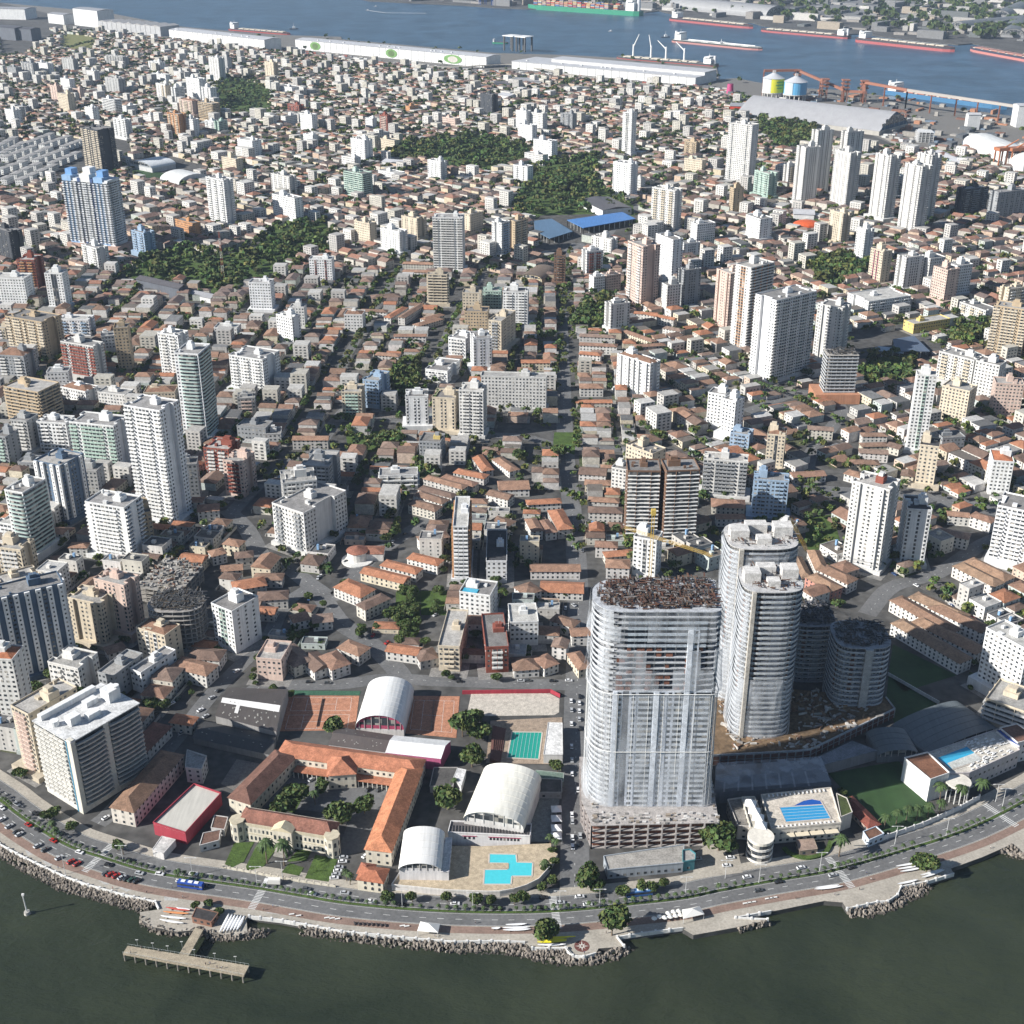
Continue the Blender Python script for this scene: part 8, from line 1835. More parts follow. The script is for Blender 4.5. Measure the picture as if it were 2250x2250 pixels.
for a, c in zip(q, q[1:]): MB().obox(a, c, .4, 0, 3, bottom=False).build('wall_section', 'paint', r, (.7,.68,.66))
for p_ in resample(q, 5): MB().box(p_[0]-.35, p_[0]+.35, p_[1]-.35, p_[1]+.35, 0, 3.5).build('pillar', 'paint', r, (.72,.7,.68))
# corner club
block('corner_club', 'white club block with brown flat roof at the bend of the avenue', 'clubhouse', S_['cc_block'], 14, (.72,.71,.69), (.21,.10,.06), nf=1, win=False, par=.8)
block('corner_club_deck', 'long club building with a pale rooftop deck full of loungers', 'clubhouse', S_['cc_deck'], 10.9, (.5,.46,.46), (.60,.56,.49), nf=2)
pool('blue pool on the corner club roof', S_['cc_pool'], 11.0, (.05,.36,.56)); sheet('pool_cover', S_['cc_white'], 11.3, 'conc', (.55,.56,.53))
x, y = S_['cc_round']; r = thing('round_porch', 'round cream canopy porch of the corner club', 'porch', x, y); MB().tube((0,0,9.6),(0,0,10.6),6.5,6.5,26).build('canopy', 'paint', r, (.68,.64,.56))
for k in range(7): th = pi+.3+k*.43; MB().tube((5.8*cos(th),5.8*sin(th),0),(5.8*cos(th),5.8*sin(th),9.6),.3,.3,6).build('column', 'paint', r, (.6,.6,.58))
block('blue_canopy', 'blue awning roof on the corner club deck', 'canopy', S_['cc_blue'], 1.6, (.6,.6,.62), (.05,.10,.33), par=0, win=False, z0=11)
block('club_end', 'brown roofed end block of the corner club', 'clubhouse', S_['cc_brown'], 13, (.70,.68,.66), (.20,.11,.08), nf=3)
b = MB(); dk = ccw(S_['cc_deck']); x, y = ctr(dk); r = thing('sun_loungers', 'crowd of white loungers on the corner club deck', 'loungers', x, y, 11.05); r['kind'] = 'stuff'
for k in range(150):
    px_, py_ = rnd.uniform(-5, 22), rnd.uniform(-12, 14)
    if inpoly(np.array([(px_*1.08+x, py_*1.1+y)]), dk)[0] and not inpoly(np.array([(px_+x, py_+y)]), S_['cc_pool'])[0]: b.obox((px_, py_), (px_+1.5, py_+.8), .6, .1, .5, bottom=False)
b.build('lounger', 'plain', r, (.75,.74,.72), kind='stuff')
ROWC = [(.30,.20,.135),(.33,.21,.14),(.26,.16,.11)]
for i, (a, c) in enumerate(S_['rows']): wing('row_house_block', ['long white block with brown roof beside the grass field','second long white brown roofed block behind the grass field','rear long white block with brown roof'][i], 'apartment block', a, c, 11, 8, 2.6, (.68,.66,.63), ROWC[i], 3, group='long white walk up blocks')
RD = ['long brown roofed block near the corner avenue','parallel brown roofed block nearer the field','lower long brown roofed walk up block','upper long brown roofed walk up block','red banded block with brown roof by the big cream tower','brown roofed block against the cream tower podium','small brown roofed house by the leaning crane','white gabled block beside the leaning crane']
for i, (a, c) in enumerate(S_['rows2']): wing('row_house_block', RD[i], 'apartment block', a, c, 11 if i < 6 else 8, 8 if i != 6 else 4.5, 2.6, (.66,.62,.57) if i != 4 else (.50,.24,.19), ROWC[i % 3], 3)
for i, (x0, y0, x1, y1, wd) in enumerate(S_['rows3']):
    ri = rnd.randrange(6); hh_ = rnd.choice([5.6, 6.2, 7.4, 8.4]); wi = rnd.randrange(6)
    r = wing('row_house', '', 'house', (x0, y0), (x1, y1), wd, hh_, wd*.2, WALLS[wi], tuple(c*1.15 for c in ROOFS[ri]), 2 if hh_ < 7 else 3, rnd.choice([1., .9, .06]))
    locate(r, f'long {WNAME[wi]} house with {RNAME[ri]} tiled roof', (x0+x1)/2, (y0+y1)/2, 'house', 'long tiled houses')
# ---- pier, marker, boats, rocks
p = ccw(S_['pier_bar']); q2 = ccw(S_['pier_stem']); x, y = ctr(p); r = thing('pier', 'T shaped concrete fishing pier standing in the water', 'pier', x, y)
MB().prism(rel(p, x, y), .7, 1.5, bottom=True).build('deck', 'conc', r, (.40,.34,.25)); MB().prism(rel(q2, x, y), .72, 1.48, bottom=True).build('walkway', 'conc', r, (.40,.34,.25))
pp = rel(p, x, y); e = sorted([(pp[i], pp[(i+1)%4]) for i in range(4)], key=lambda s_: -hypot(s_[0][0]-s_[1][0], s_[0][1]-s_[1][1]))[:2]
for a, c in e:
    for p_ in resample([a, c], 5)[0:]: MB().tube((p_[0]*.98, p_[1]*.98, -4),(p_[0]*.98, p_[1]*.98, .8),.35,.35,7).build('pile', 'conc', r, (.32,.29,.25)); 
b = MB()
for a, c in e: 
    n = resample([a, c], 2)
    for u, v in zip(n, n[1:]): b.tube((u[0],u[1],1.5),(u[0],u[1],2.6),.06,.06,4); b.tube((u[0],u[1],2.6),(v[0],v[1],2.6),.05,.05,4)
b.build('railing', 'plain', r, (.3,.33,.33), kind='stuff')
for i, (x, y) in enumerate(S_['pier_lamps']):
    r = thing('lamp_post', ['first','second','third','fourth','fifth','sixth','seventh'][i]+' small lamp post along the back edge of the pier', 'lamp post', x, y, 1.5, 0, 'lamp posts on the pier'); MB().tube((0,0,0),(0,0,4),.08,.05,5).build('pole', 'plain', r, (.4,.42,.42)); MB().box(-.6,.6,-.15,.15,3.9,4.1).build('lamp', 'plain', r, (.5,.5,.48))
x, y = S_['marker'][:2]; r = thing('channel_marker', 'white navigation marker post on a concrete base in the water', 'marker', x, y, -2.6); MB().tube((0,0,-1),(0,0,1.6),1.6,1.3,10).build('base', 'conc', r, (.5,.48,.44)); MB().tube((0,0,1.6),(-.3,0,11),.35,.25,8).build('post', 'paint', r, (.72,.71,.68)); MB().box(-.7,.4,-.4,.4,11,12).build('lantern', 'paint', r, (.72,.71,.68))
CC = dict(w=(.74,.74,.74), r=(.45,.08,.06), o=(.6,.25,.1), y=(.75,.66,.04)); CN = dict(w='white', r='red and white', o='orange', y='yellow')
for (x0, y0, x1, y1, c) in S_['canoes']:
    x, y = (x0+x1)/2, (y0+y1)/2; L = hypot(x1-x0, y1-y0); a = atan2(y1-y0, x1-x0); r = empty('canoe', x, y, .5, a); b = MB(); n = 10; ring = []
    for i in range(n+1):
        t = -1+2*i/n; wd = .62*(1-t*t)**.6+.03; z = .25*t*t; ring.append(((t*L/2, -wd, .45+z), (t*L/2, 0, .62+z), (t*L/2, wd, .45+z), (t*L/2, 0, z)))
    for i in range(n):
        for k in range(4): b.quad(ring[i][k], ring[i][(k+1)%4], ring[i+1][(k+1)%4], ring[i+1][k])
    b.build('hull', 'plain', r, CC[c], smooth=True)
    for u in (-.25, .25): MB().box(u*L-.12, u*L+.12, -.5, .5, -.45, .12).build('cradle', 'plain', r, (.25,.2,.15))
    locate(r, CN[c]+' long racing canoe on land', x, y, 'canoe', 'racing canoes laid out on the promenade')
block('boat_shed', 'small brown shed with white tanks beside the boat ramp', 'shed', S_['boatshed'], 3.2, (.25,.13,.09), (.06,.055,.055), nf=1, par=.2)
for i, k in enumerate(('marquee', 'marquee2')):
    p = ccw(S_[k]); x, y = ctr(p); q = rel(p, x, y); r = thing('marquee_tent', ['white pavilion tent on the seaside promenade','white marquee near the parasols by the seawall'][i], 'tent', x, y); b = MB(); m = len(q)
    b.v = [(a*1.05, c*1.05, 3.1) for a, c in q]+[(0,0,5.2)]; b.f = [(j, (j+1)%m, m) for j in range(m)]; b.build('canopy', 'plain', r, (.72,.70,.66))
    for a, c in q: MB().tube((a,c,0),(a,c,3.1),.1,.1,4).build('pole', 'plain', r, (.5,.5,.5))
for i, (x, y) in enumerate(S_['umbrellas']):
    r = empty('parasol', x, y, 0, 0); b = MB(); n = 8; b.v = [(1.35*cos(k*pi/4), 1.35*sin(k*pi/4), 2.2) for k in range(n)]+[(0,0,2.9)]; b.f = [(k, (k+1)%n, n) for k in range(n)]; b.build('canopy', 'plain', r, (.72,.70,.64)); MB().tube((0,0,0),(0,0,2.6),.05,.05,4).build('pole', 'plain', r, (.4,.4,.4)); locate(r, 'cream parasol on the promenade', x, y, 'parasol', 'parasols by the seawall')
x, y = S_['rose']; sheet('lookout', S_['platform'], .06, 'prom', None); r = thing('compass_rose', 'dark red compass rose with a white star inlaid in the round lookout', 'mosaic', x, y, .09)
b = MB(); b.v = [(3.4*cos(k*pi/12), 3.4*sin(k*pi/12), 0) for k in range(24)]; b.f = [tuple(range(24))]; b.build('disc', 'conc', r, (.16,.06,.05)); b = MB()
for k in range(8): a = k*pi/4; l = 3.1 if k % 2 == 0 else 2.2; b.tri((.6*cos(a-.6), .6*sin(a-.6), .02), (l*cos(a), l*sin(a), .02), (.6*cos(a+.6), .6*sin(a+.6), .02))
b.build('star', 'plain', r, (.6,.58,.52))
for i, p in enumerate(S_['pads']): sheet('paving', p, .05, 'conc', (.50,.49,.46))
for i, (x, y) in enumerate(S_['benches']):
    r = empty('bench', x, y, .05, .2); MB().box(-1.2,1.2,-.35,.35,.4,.55).build('seat', 'plain', r, (.66,.65,.62)); MB().box(-1.1,-.8,-.3,.3,0,.4).build('leg', 'plain', r, (.5,.5,.5)); MB().box(.8,1.1,-.3,.3,0,.4).build('leg', 'plain', r, (.5,.5,.5)); locate(r, 'white concrete bench on the promenade', x, y, 'bench', 'promenade benches')
for i, (x, y) in enumerate(S_['seats']):
    r = empty('motorcycle', x, y, .05, 1.9); MB().box(-.9,.8,-.18,.18,.35,.85).build('body', 'plain', r, (.05,.05,.055))
    for u in (-.7, .7): MB().tube((u,-.08,.32),(u,.08,.32),.32,.32,10).build('wheel', 'plain', r, (.02,.02,.02))
    MB().box(.35,.5,-.4,.4,.95,1.02).build('handlebar', 'plain', r, (.1,.1,.1)); locate(r, 'dark motorcycle parked on the promenade', x, y, 'motorcycle', 'parked motorcycles')
def bus(x, y, lab, body, top):
    m = min(range(len(MEDIAN)-1), key=lambda k: hypot(MEDIAN[k][0]-x, MEDIAN[k][1]-y)); a = atan2(MEDIAN[m+1][1]-MEDIAN[m][1], MEDIAN[m+1][0]-MEDIAN[m][0]); r = thing('bus', lab, 'bus', x, y, .06, a)
    MB().box(-6.2,6.2,-1.3,1.3,.4,3.1).build('body', 'plain', r, body); MB().box(-6.05,6.1,-1.33,1.33,1.5,2.5).build('window', 'win', r); MB().box(-6,6,-1.2,1.2,3.1,3.2).build('roof', 'plain', r, top)
    for u in (-3.5, 0, 3): MB().box(u-1, u+1, -.7, .7, 3.2, 3.5).build('roof_unit', 'plain', r, (.7,.7,.7))
    for u in (-4, 3.8):
        for v in (-1.15, 1.15): MB().tube((u,v-.15,.5),(u,v+.15,.5),.5,.5,10).build('wheel', 'plain', r, (.02,.02,.02))
for (x, y, lab), cols in zip(S_['bus'], (((.02,.06,.3),(.03,.08,.33)),((.04,.12,.32),(.1,.22,.42)))): bus(x, y, lab, *cols)
x, y = S_['truck']; r = thing('delivery_truck', 'white box truck passing the zebra crossing', 'truck', x, y, .06, -.05); MB().box(-2.2,3.6,-1.1,1.1,.8,3.3).build('cargo_box', 'plain', r, (.68,.66,.62)); MB().box(-4,-2.4,-1,1,.5,2.4).build('cab', 'plain', r, (.72,.72,.72)); MB().box(-4.05,-3.3,-.9,.9,1.5,2.2).build('windscreen', 'win', r)
for u in (-3.2, 2.2):
    for v in (-1, 1): MB().tube((u,v-.13,.42),(u,v+.13,.42),.42,.42,10).build('wheel', 'plain', r, (.02,.02,.02))
for i, (x, y) in enumerate(S_['lamps']):
    r = empty('lamp_post', x, y, .1, 0); MB().tube((0,0,0),(0,0,11),.16,.09,6).build('pole', 'plain', r, (.55,.55,.54)); b = MB(); b.box(-2.2,2.2,-.08,.08,10.9,11.05); b.build('arm', 'plain', r, (.55,.55,.54))
    for s in (-2.3, 2.3): MB().box(s-.5, s+.5, -.2, .2, 10.8, 11).build('lamp', 'plain', r, (.6,.6,.58))
    locate(r, 'tall double armed street lamp', x, y, 'street lamp', 'street lamps of the avenue')
# people strolling: one posed body, its clothing, copied
def person_mesh():
    P_ = [(0,0,.95),(0,0,1.2),(0,0,1.42),(0,0,1.52),(0,.02,1.66),(.1,0,.9),(.12,.06,.5),(.12,.02,.06),(-.1,0,.9),(-.12,-.08,.5),(-.12,-.16,.08),(.2,0,1.4),(.26,-.04,1.12),(.27,.04,.88),(-.2,0,1.4),(-.26,.05,1.12),(-.26,.12,.9),(.12,.14,.03),(-.12,-.04,.05)]
    E_ = [(0,1),(1,2),(2,3),(3,4),(0,5),(5,6),(6,7),(0,8),(8,9),(9,10),(2,11),(11,12),(12,13),(2,14),(14,15),(15,16),(7,17),(10,18)]; R_ = [.15,.14,.15,.06,.11,.1,.07,.045,.1,.07,.045,.065,.045,.035,.065,.045,.035,.04,.04]
    me = bpy.data.meshes.new('p'); me.from_pydata(P_, E_, []); o = bpy.data.objects.new('p', me); COL.objects.link(o); o.modifiers.new('s', 'SKIN'); 
    if not me.skin_vertices: return None
    for v, r_ in zip(me.skin_vertices[0].data, R_): v.radius = (r_, r_)
    me.skin_vertices[0].data[0].use_root = True; o.modifiers.new('d', 'SUBSURF').levels = 1
    dg = bpy.context.evaluated_depsgraph_get(); m2 = bpy.data.meshes.new_from_object(o.evaluated_get(dg)); bpy.data.objects.remove(o); m2.name = 'body'; m2.materials.clear(); m2.materials.append(M['plain']); return m2
pm_ = person_mesh()
if pm_:
    spots = list(S_['people'])
    for i, (x, y, z) in enumerate(spots):
        r = empty('person', x, y, z, rnd.uniform(0, 6)); link('body', pm_, r, (.20,.12,.085)); cc_ = rnd.choice([('white',(.7,.7,.68)),('dark',(.05,.05,.06)),('red',(.4,.05,.04)),('blue',(.06,.12,.3))])
        b = MB(); b.prism([(.2*cos(k*pi/4), .15*sin(k*pi/4)) for k in range(8)], .98, 1.46); b.build('shirt', 'plain', r, cc_[1]); b = MB(); b.prism([(.2*cos(k*pi/4), .15*sin(k*pi/4)) for k in range(8)], .55, .97); b.build('shorts', 'plain', r, (.08,.08,.1))
        locate(r, f'person in a {cc_[0]} shirt walking', x, y, 'person', 'people strolling by the water')
# seawall parapet
q = smooth(SEAWALL[1:8], 4); 
def parapet(pts, lab):
    x, y = pts[0]; r = thing('seawall', lab, 'seawall', x, y); q = rel(resample(pts, 6), x, y)
    for a, c in zip(q, q[1:]):
        MB().obox(a, c, .5, -1.2, .85).build('wall_section', 'paint', r, (.70,.69,.66)); MB().box(a[0]-.45, a[0]+.45, a[1]-.45, a[1]+.45, -.5, 1.25).build('pillar', 'paint', r, (.73,.72,.70))
parapet(SEAWALL[1:9], 'white seawall along the western rocks'); parapet(SEAWALL[18:25], 'white seawall between the boat ramp and the round lookout'); parapet([tuple(v) for v in S_['platform'][:4]], 'curved white parapet of the round lookout'); parapet(SEAWALL[31:35], 'white seawall east of the lookout'); parapet(SEAWALL[38:41], 'white seawall before the second ramp'); parapet(SEAWALL[43:50], 'white seawall by the kiosks'); parapet(SEAWALL[25:28], 'low parapet before the lookout rocks')
RV, RQ, RT = [], [], []; RR = random.Random(3)
for inner, outer in ROCKS:
    Li = resample(inner, 1.2); n = len(Li); Lo = [outer[0]]
    tot = sum(hypot(b_[0]-a[0], b_[1]-a[1]) for a, b_ in zip(outer, outer[1:]))
    def at(pl, t):
        tl = sum(hypot(b_[0]-a[0], b_[1]-a[1]) for a, b_ in zip(pl, pl[1:]))*t
        for a, b_ in zip(pl, pl[1:]):
            l = hypot(b_[0]-a[0], b_[1]-a[1])
            if tl <= l and l: return (a[0]+(b_[0]-a[0])*tl/l, a[1]+(b_[1]-a[1])*tl/l)
            tl -= l
        return pl[-1]
    for i in range(n):
        t = i/max(1, n-1); a, c = at(inner, t), at(outer, t); wd = hypot(c[0]-a[0], c[1]-a[1]); k = max(2, int(wd/1.0))
        for j in range(k+1):
            s = (j+RR.uniform(-.4,.4))/k; z = -.3-2.5*s; sz = RR.uniform(.5, 1.25); px_, py_ = a[0]+(c[0]-a[0])*s+RR.uniform(-.6,.6), a[1]+(c[1]-a[1])*s+RR.uniform(-.6,.6); nv = len(RV)
            th = RR.uniform(0, pi); ca, sa = cos(th)*sz, sin(th)*sz
            for zz, sc in ((-.7, 1), (.55, .62)):
                for (u, v) in ((-1,-.8),(1,-.7),(.9,.8),(-.8,.9)):
                    u2, v2 = u*sc*RR.uniform(.7,1.1), v*sc*RR.uniform(.7,1.1)*.75; RV.append((px_+u2*ca-v2*sa, py_+u2*sa+v2*ca, z+zz*sz+RR.uniform(-.15,.25)*sz))
            RQ += [(nv,nv+1,nv+5,nv+4),(nv+1,nv+2,nv+6,nv+5),(nv+2,nv+3,nv+7,nv+6),(nv+3,nv,nv+4,nv+7),(nv+4,nv+5,nv+6,nv+7)]; g = RR.uniform(.6, 1.25)*(.35 if s > .85 else 1); RT += [(.27*g, .235*g, .20*g)]*5
o = np_mesh('rocks', RV, RQ, 'rock', RT, 'stuff'); tag(o, 'rip rap rocks piled along the foot of the seawall', 'rocks'); print('rocks', len(RV)//8)

# ---------------------------------------------------------------- port, ships and single landmarks further off
WC = dict(w=(.66,.66,.65), g=(.42,.42,.42), d=(.12,.13,.15), r=(.50,.06,.03), t=(.32,.50,.50)); RC = dict(grey=(.30,.30,.31), rib=(.33,.32,.31), pale=(.46,.46,.47), dark=(.10,.095,.10))
for (ax, ay, bx, by, dep, h, lab, wc, rc, st) in S_['whs']:
    ang = atan2(by-ay, bx-ax); L = hypot(bx-ax, by-ay)
    if L > 130: 
        pass
    r = thing('warehouse', lab, 'warehouse', (ax+bx)/2, (ay+by)/2, 0, ang); W_, R_ = WC[wc], RC[rc]
    if st == 'frame':
        for f in range(7): MB().box(-L/2, L/2, 0, dep, h*f/6-.25, h*f/6+.25).build('floor_slab', 'conc', r, W_)
        for i in range(5):
            for j in range(3): MB().box(-L/2+L*i/4-.4, -L/2+L*i/4+.4, dep*j/2-.4, dep*j/2+.4, 0, h).build('column', 'conc', r, W_)
        continue
    MB().box(-L/2, L/2, 0, dep, 0, h).build('wall', 'paint', r, W_)
    if st == 'arch':
        b = MB(); n = 10
        for i in range(n):
            y0, y1 = dep*(1-cos(pi*i/n))/2, dep*(1-cos(pi*(i+1)/n))/2; z0, z1 = h+sin(pi*i/n)*dep*.2, h+sin(pi*(i+1)/n)*dep*.2; b.quad((-L/2,y0,z0),(L/2,y0,z0),(L/2,y1,z1),(-L/2,y1,z1))
        b.build('roof', 'metalroof', r, (.62,.62,.60)); b = MB()
        for s in (-L/2, L/2):
            k = len(b.v); b.v += [(s, dep*(1-cos(pi*i/n))/2, h+sin(pi*i/n)*dep*.2) for i in range(n+1)]; b.f.append(tuple(range(k, k+n+1)))
        b.build('gable', 'paint', r, tuple(c*.9 for c in W_)); continue
    n = 6 if st != 'mural' else 1
    if rc == 'rib':
        for i in range(7):
            x0, x1 = -L/2+L*i/7, -L/2+L*(i+1)/7; b = MB(); xm = (x0+x1)/2; b.quad((x0,0,h),(xm,0,h+4),(xm,dep,h+4),(x0,dep,h)); b.quad((xm,0,h+4),(x1,0,h),(x1,dep,h),(xm,dep,h+4)); b.tri((x0,0,h),(x1,0,h),(xm,0,h+4)); b.build('roof', 'metalroof', r, R_)
    elif st == 'step':
        MB().box(-L/2-1, L/2+1, -1, dep*.45, h, h+.8).build('roof', 'metalroof', r, R_); MB().box(-L*.33, L/2-2, dep*.45, dep, h, h+7).build('clerestory', 'paint', r, W_); MB().box(-L*.34, L/2, dep*.44, dep+1, h+7, h+7.8).build('upper_roof', 'metalroof', r, R_); MB().box(-L/2, -L*.34, dep*.45, dep, h, h+.7).build('side_roof', 'metalroof', r, R_)
    else:
        b = MB(); b.quad((-L/2-1,-1,h+.1),(L/2+1,-1,h+.1),(L/2+1,dep/2,h+3),(-L/2-1,dep/2,h+3)); b.quad((-L/2-1,dep/2,h+3),(L/2+1,dep/2,h+3),(L/2+1,dep+1,h+.1),(-L/2-1,dep+1,h+.1)); b.tri((L/2,0,h),(L/2,dep,h),(L/2,dep/2,h+3)); b.tri((-L/2,dep,h),(-L/2,0,h),(-L/2,dep/2,h+3)); b.build('roof', 'metalroof', r, R_)
    if L > 150:
        k = int(L/22)
        for i in range(1, k): u = -L/2+L*i/k; MB().box(u-.5, u+.5, -.5, 0, 0, h).build('wall_rib', 'paint', r, tuple(c*.6 for c in W_))
        for i in range(int(L/60)): u = rnd.uniform(-.47,.47)*L; MB().box(u-2, u+2, dep*.2, dep*.2+4, h+1, h+3.4).build('roof_vent', 'paint', r, (.6,.6,.6))
    if st == 'mural':
        for u, rr_ in ((-.385, 20), (.05-.02, 20), (.34, 30)):
            x0 = u*L; b = MB(); b.v = [(x0+rr_*cos(k*pi/10), -.8, h*.52+h*.42*sin(k*pi/10)) for k in range(20)]; b.f = [tuple(range(20))]; b.build('mural', 'paint', r, (.16,.30,.10)); b = MB(); b.v = [(x0+rr_*.55*cos(k*pi/10), -1., h*.5+h*.3*sin(k*pi/10)) for k in range(20)]; b.f = [tuple(range(20))]; b.build('mural_centre', 'paint', r, (.50,.47,.42) if u > .3 else (.10,.16,.06))
HC = dict(green=((.03,.22,.13),(.02,.12,.08)), red=((.33,.09,.09),(.05,.045,.05)), pink=((.42,.17,.15),(.04,.045,.07)), black=((.38,.18,.16),(.045,.05,.05)), dark=((.3,.06,.05),(.06,.065,.07)), blue=((.05,.15,.27),(.05,.15,.27)))
CONT = [(.45,.08,.05),(.45,.32,.15),(.28,.06,.05),(.35,.33,.3),(.1,.16,.3),(.5,.28,.2),(.5,.45,.3)]
for (ax, ay, bx, by, beam, hull, sup, lab, kd, fb) in S_['ships']:
    ang = atan2(by-ay, bx-ax); L = hypot(bx-ax, by-ay); r = thing('ship', lab, 'ship', (ax+bx)/2, (ay+by)/2+beam/2, -2.6, ang); lo, hi = HC[hull]; s = -1 if sup > 0 else 1  # bow end opposite the bridge
    def hullpts(k=1): return [(-L/2*s*-1*-1, 0)]
    n = 8; side = []
    bow = [(s*(L/2), 0), (s*(L/2-L*.03), beam*.22*k0 if (k0 := 1) else 0), (s*(L/2-L*.09), beam*.42), (s*(L/2-L*.16), beam*.5)]
    up = bow+[(-s*(L/2-L*.04), beam*.5), (-s*L/2, beam*.34)]; outl = up+[(a, -c) for a, c in up[::-1] if c]; outl = ccw(outl)
    MB().prism(outl, -1, fb*.55).build('hull', 'plain', r, lo); MB().prism([(a*1.002, c*1.004) for a, c in outl], fb*.55, fb).build('upper_hull', 'plain', r, hi if hull != 'green' else lo)
    MB().prism([(a*.985, c*.95) for a, c in outl], fb, fb+.3).build('deck', 'plain', r, (.13,.06,.05) if kd == 'bulk' else ((.5,.5,.46) if kd == 'tank' else (.15,.15,.15)))
    sx_ = -s*(L/2-L*.075); sw = L*.035; hsup = {'cont': 42, 'tank': 24}.get(kd, 20 if L > 120 else 9)
    MB().box(sx_-sw, sx_+sw, -beam*.42, beam*.42, fb, fb+hsup*.7).build('bridge', 'plain', r, (.72,.72,.70)); MB().box(sx_-sw*.7, sx_+sw*.7, -beam*.52, beam*.52, fb+hsup*.7, fb+hsup*.85).build('wheelhouse', 'plain', r, (.74,.74,.72)); MB().box(sx_-sw*.71, sx_+sw*.71, -beam*.5, beam*.5, fb+hsup*.74, fb+hsup*.8).build('window', 'win', r); MB().tube((sx_-s*sw*1.5,0,fb),(sx_-s*sw*1.5,0,fb+hsup*.95),sw*.4,sw*.35,8).build('funnel', 'plain', r, (.6,.6,.6)); MB().tube((sx_,0,fb+hsup*.85),(sx_,0,fb+hsup*1.2),.5,.3,5).build('mast', 'plain', r, (.7,.7,.68))
    x0, x1 = (-L/2+L*.05, L/2-L*.16) if s < 0 else (-L/2+L*.16, L/2-L*.06)
    if s < 0: x0, x1 = -L/2+L*.08, L/2-L*.17
    else: x0, x1 = -L/2+L*.17, L/2-L*.08
    if kd in ('bulk', 'crane') and L > 90:
        k = 8
        for i in range(k):
            a, c = x0+(x1-x0)*i/k+3, x0+(x1-x0)*(i+1)/k-3; MB().box(a, c, -beam*.33, beam*.33, fb, fb+2.6).build('hatch_cover', 'plain', r, (.52,.47,.38) if hull in ('red','dark') else (.4,.2,.16)); MB().box(a, a+(c-a)*.3, -beam*.45, -beam*.33, fb, fb+1.2).build('hatch_panel', 'plain', r, (.56,.52,.44))
    if kd == 'tank':
        MB().box(x0, x1, -1.2, 1.2, fb+1.5, fb+3.4).build('pipe_rack', 'plain', r, (.70,.70,.66)); MB().box((x0+x1)/2-6, (x0+x1)/2+6, -beam*.4, beam*.4, fb+1, fb+4).build('manifold', 'plain', r, (.6,.6,.58)); MB().tube(((x0+x1)/2,0,fb),((x0+x1)/2,0,fb+12),.8,.6,6).build('post', 'plain', r, (.7,.7,.66))
        for i in range(5): MB().box(x0+(x1-x0)*(i+.2)/5, x0+(x1-x0)*(i+.7)/5, -beam*.4, beam*.4, fb+.3, fb+.9).build('deck_plate', 'plain', r, (.62,.62,.58))
    if kd == 'cont':
        for i in range(19):
            u = x0+(x1-x0)*i/19
            if abs(u-sx_*.55) < 9: continue
            for j in range(6):
                hh_ = rnd.randint(5, 8)*2.6
                b = MB(); t = []
                for q in range(int(hh_/2.6)): n0 = len(b.f); b.box(u, u+12.2*(L/360), -beam*.48+j*beam*.16, -beam*.48+(j+1)*beam*.16-.3, fb+1+q*2.6, fb+1+q*2.6+2.5); t += [rnd.choice(CONT)]*(len(b.f)-n0)
                b.build('container_stack', 'tint', r, kind='stuff', tints=t)
    if kd == 'crane':
        for i, (u, dx) in enumerate(((.12,16),(.36,-8),(.56,-26),(.8,-26))):
            ux = x0+(x1-x0)*u; MB().tube((ux,0,fb),(ux,0,fb+32),2.4,2.0,8).build('crane_post', 'plain', r, (.74,.74,.72)); MB().tube((ux,0,fb+26),(ux+dx,0,fb+58 if abs(dx) < 20 else fb+46),1.6,.9,6).build('crane_jib', 'plain', r, (.74,.74,.72))
for (x, y, kd, lab) in S_['boats']:
    r = thing('tug_boat' if kd == 't' else 'motor_boat', lab, 'boat', x, y, -2.6, .2); s = 1 if kd == 't' else .55
    MB().prism([(-14*s,-4*s),(9*s,-4*s),(14*s,0),(9*s,4*s),(-14*s,4*s)], -.5, 2.5*s).build('hull', 'plain', r, (.07,.08,.1) if kd == 't' else (.5,.5,.5)); MB().box(-4*s,5*s,-2.6*s,2.6*s,2.5*s,8*s).build('wheelhouse', 'plain', r, (.72,.72,.7))
    if kd == 't': MB().tube((0,0,8),(0,0,18),.4,.3,5).build('mast', 'plain', r, (.7,.7,.7))
w_ = S_['wake']; strip('wake_foam', offset(w_, 2.5), offset(w_, -5), -2.5, 'line')
M['silo_y'] = None
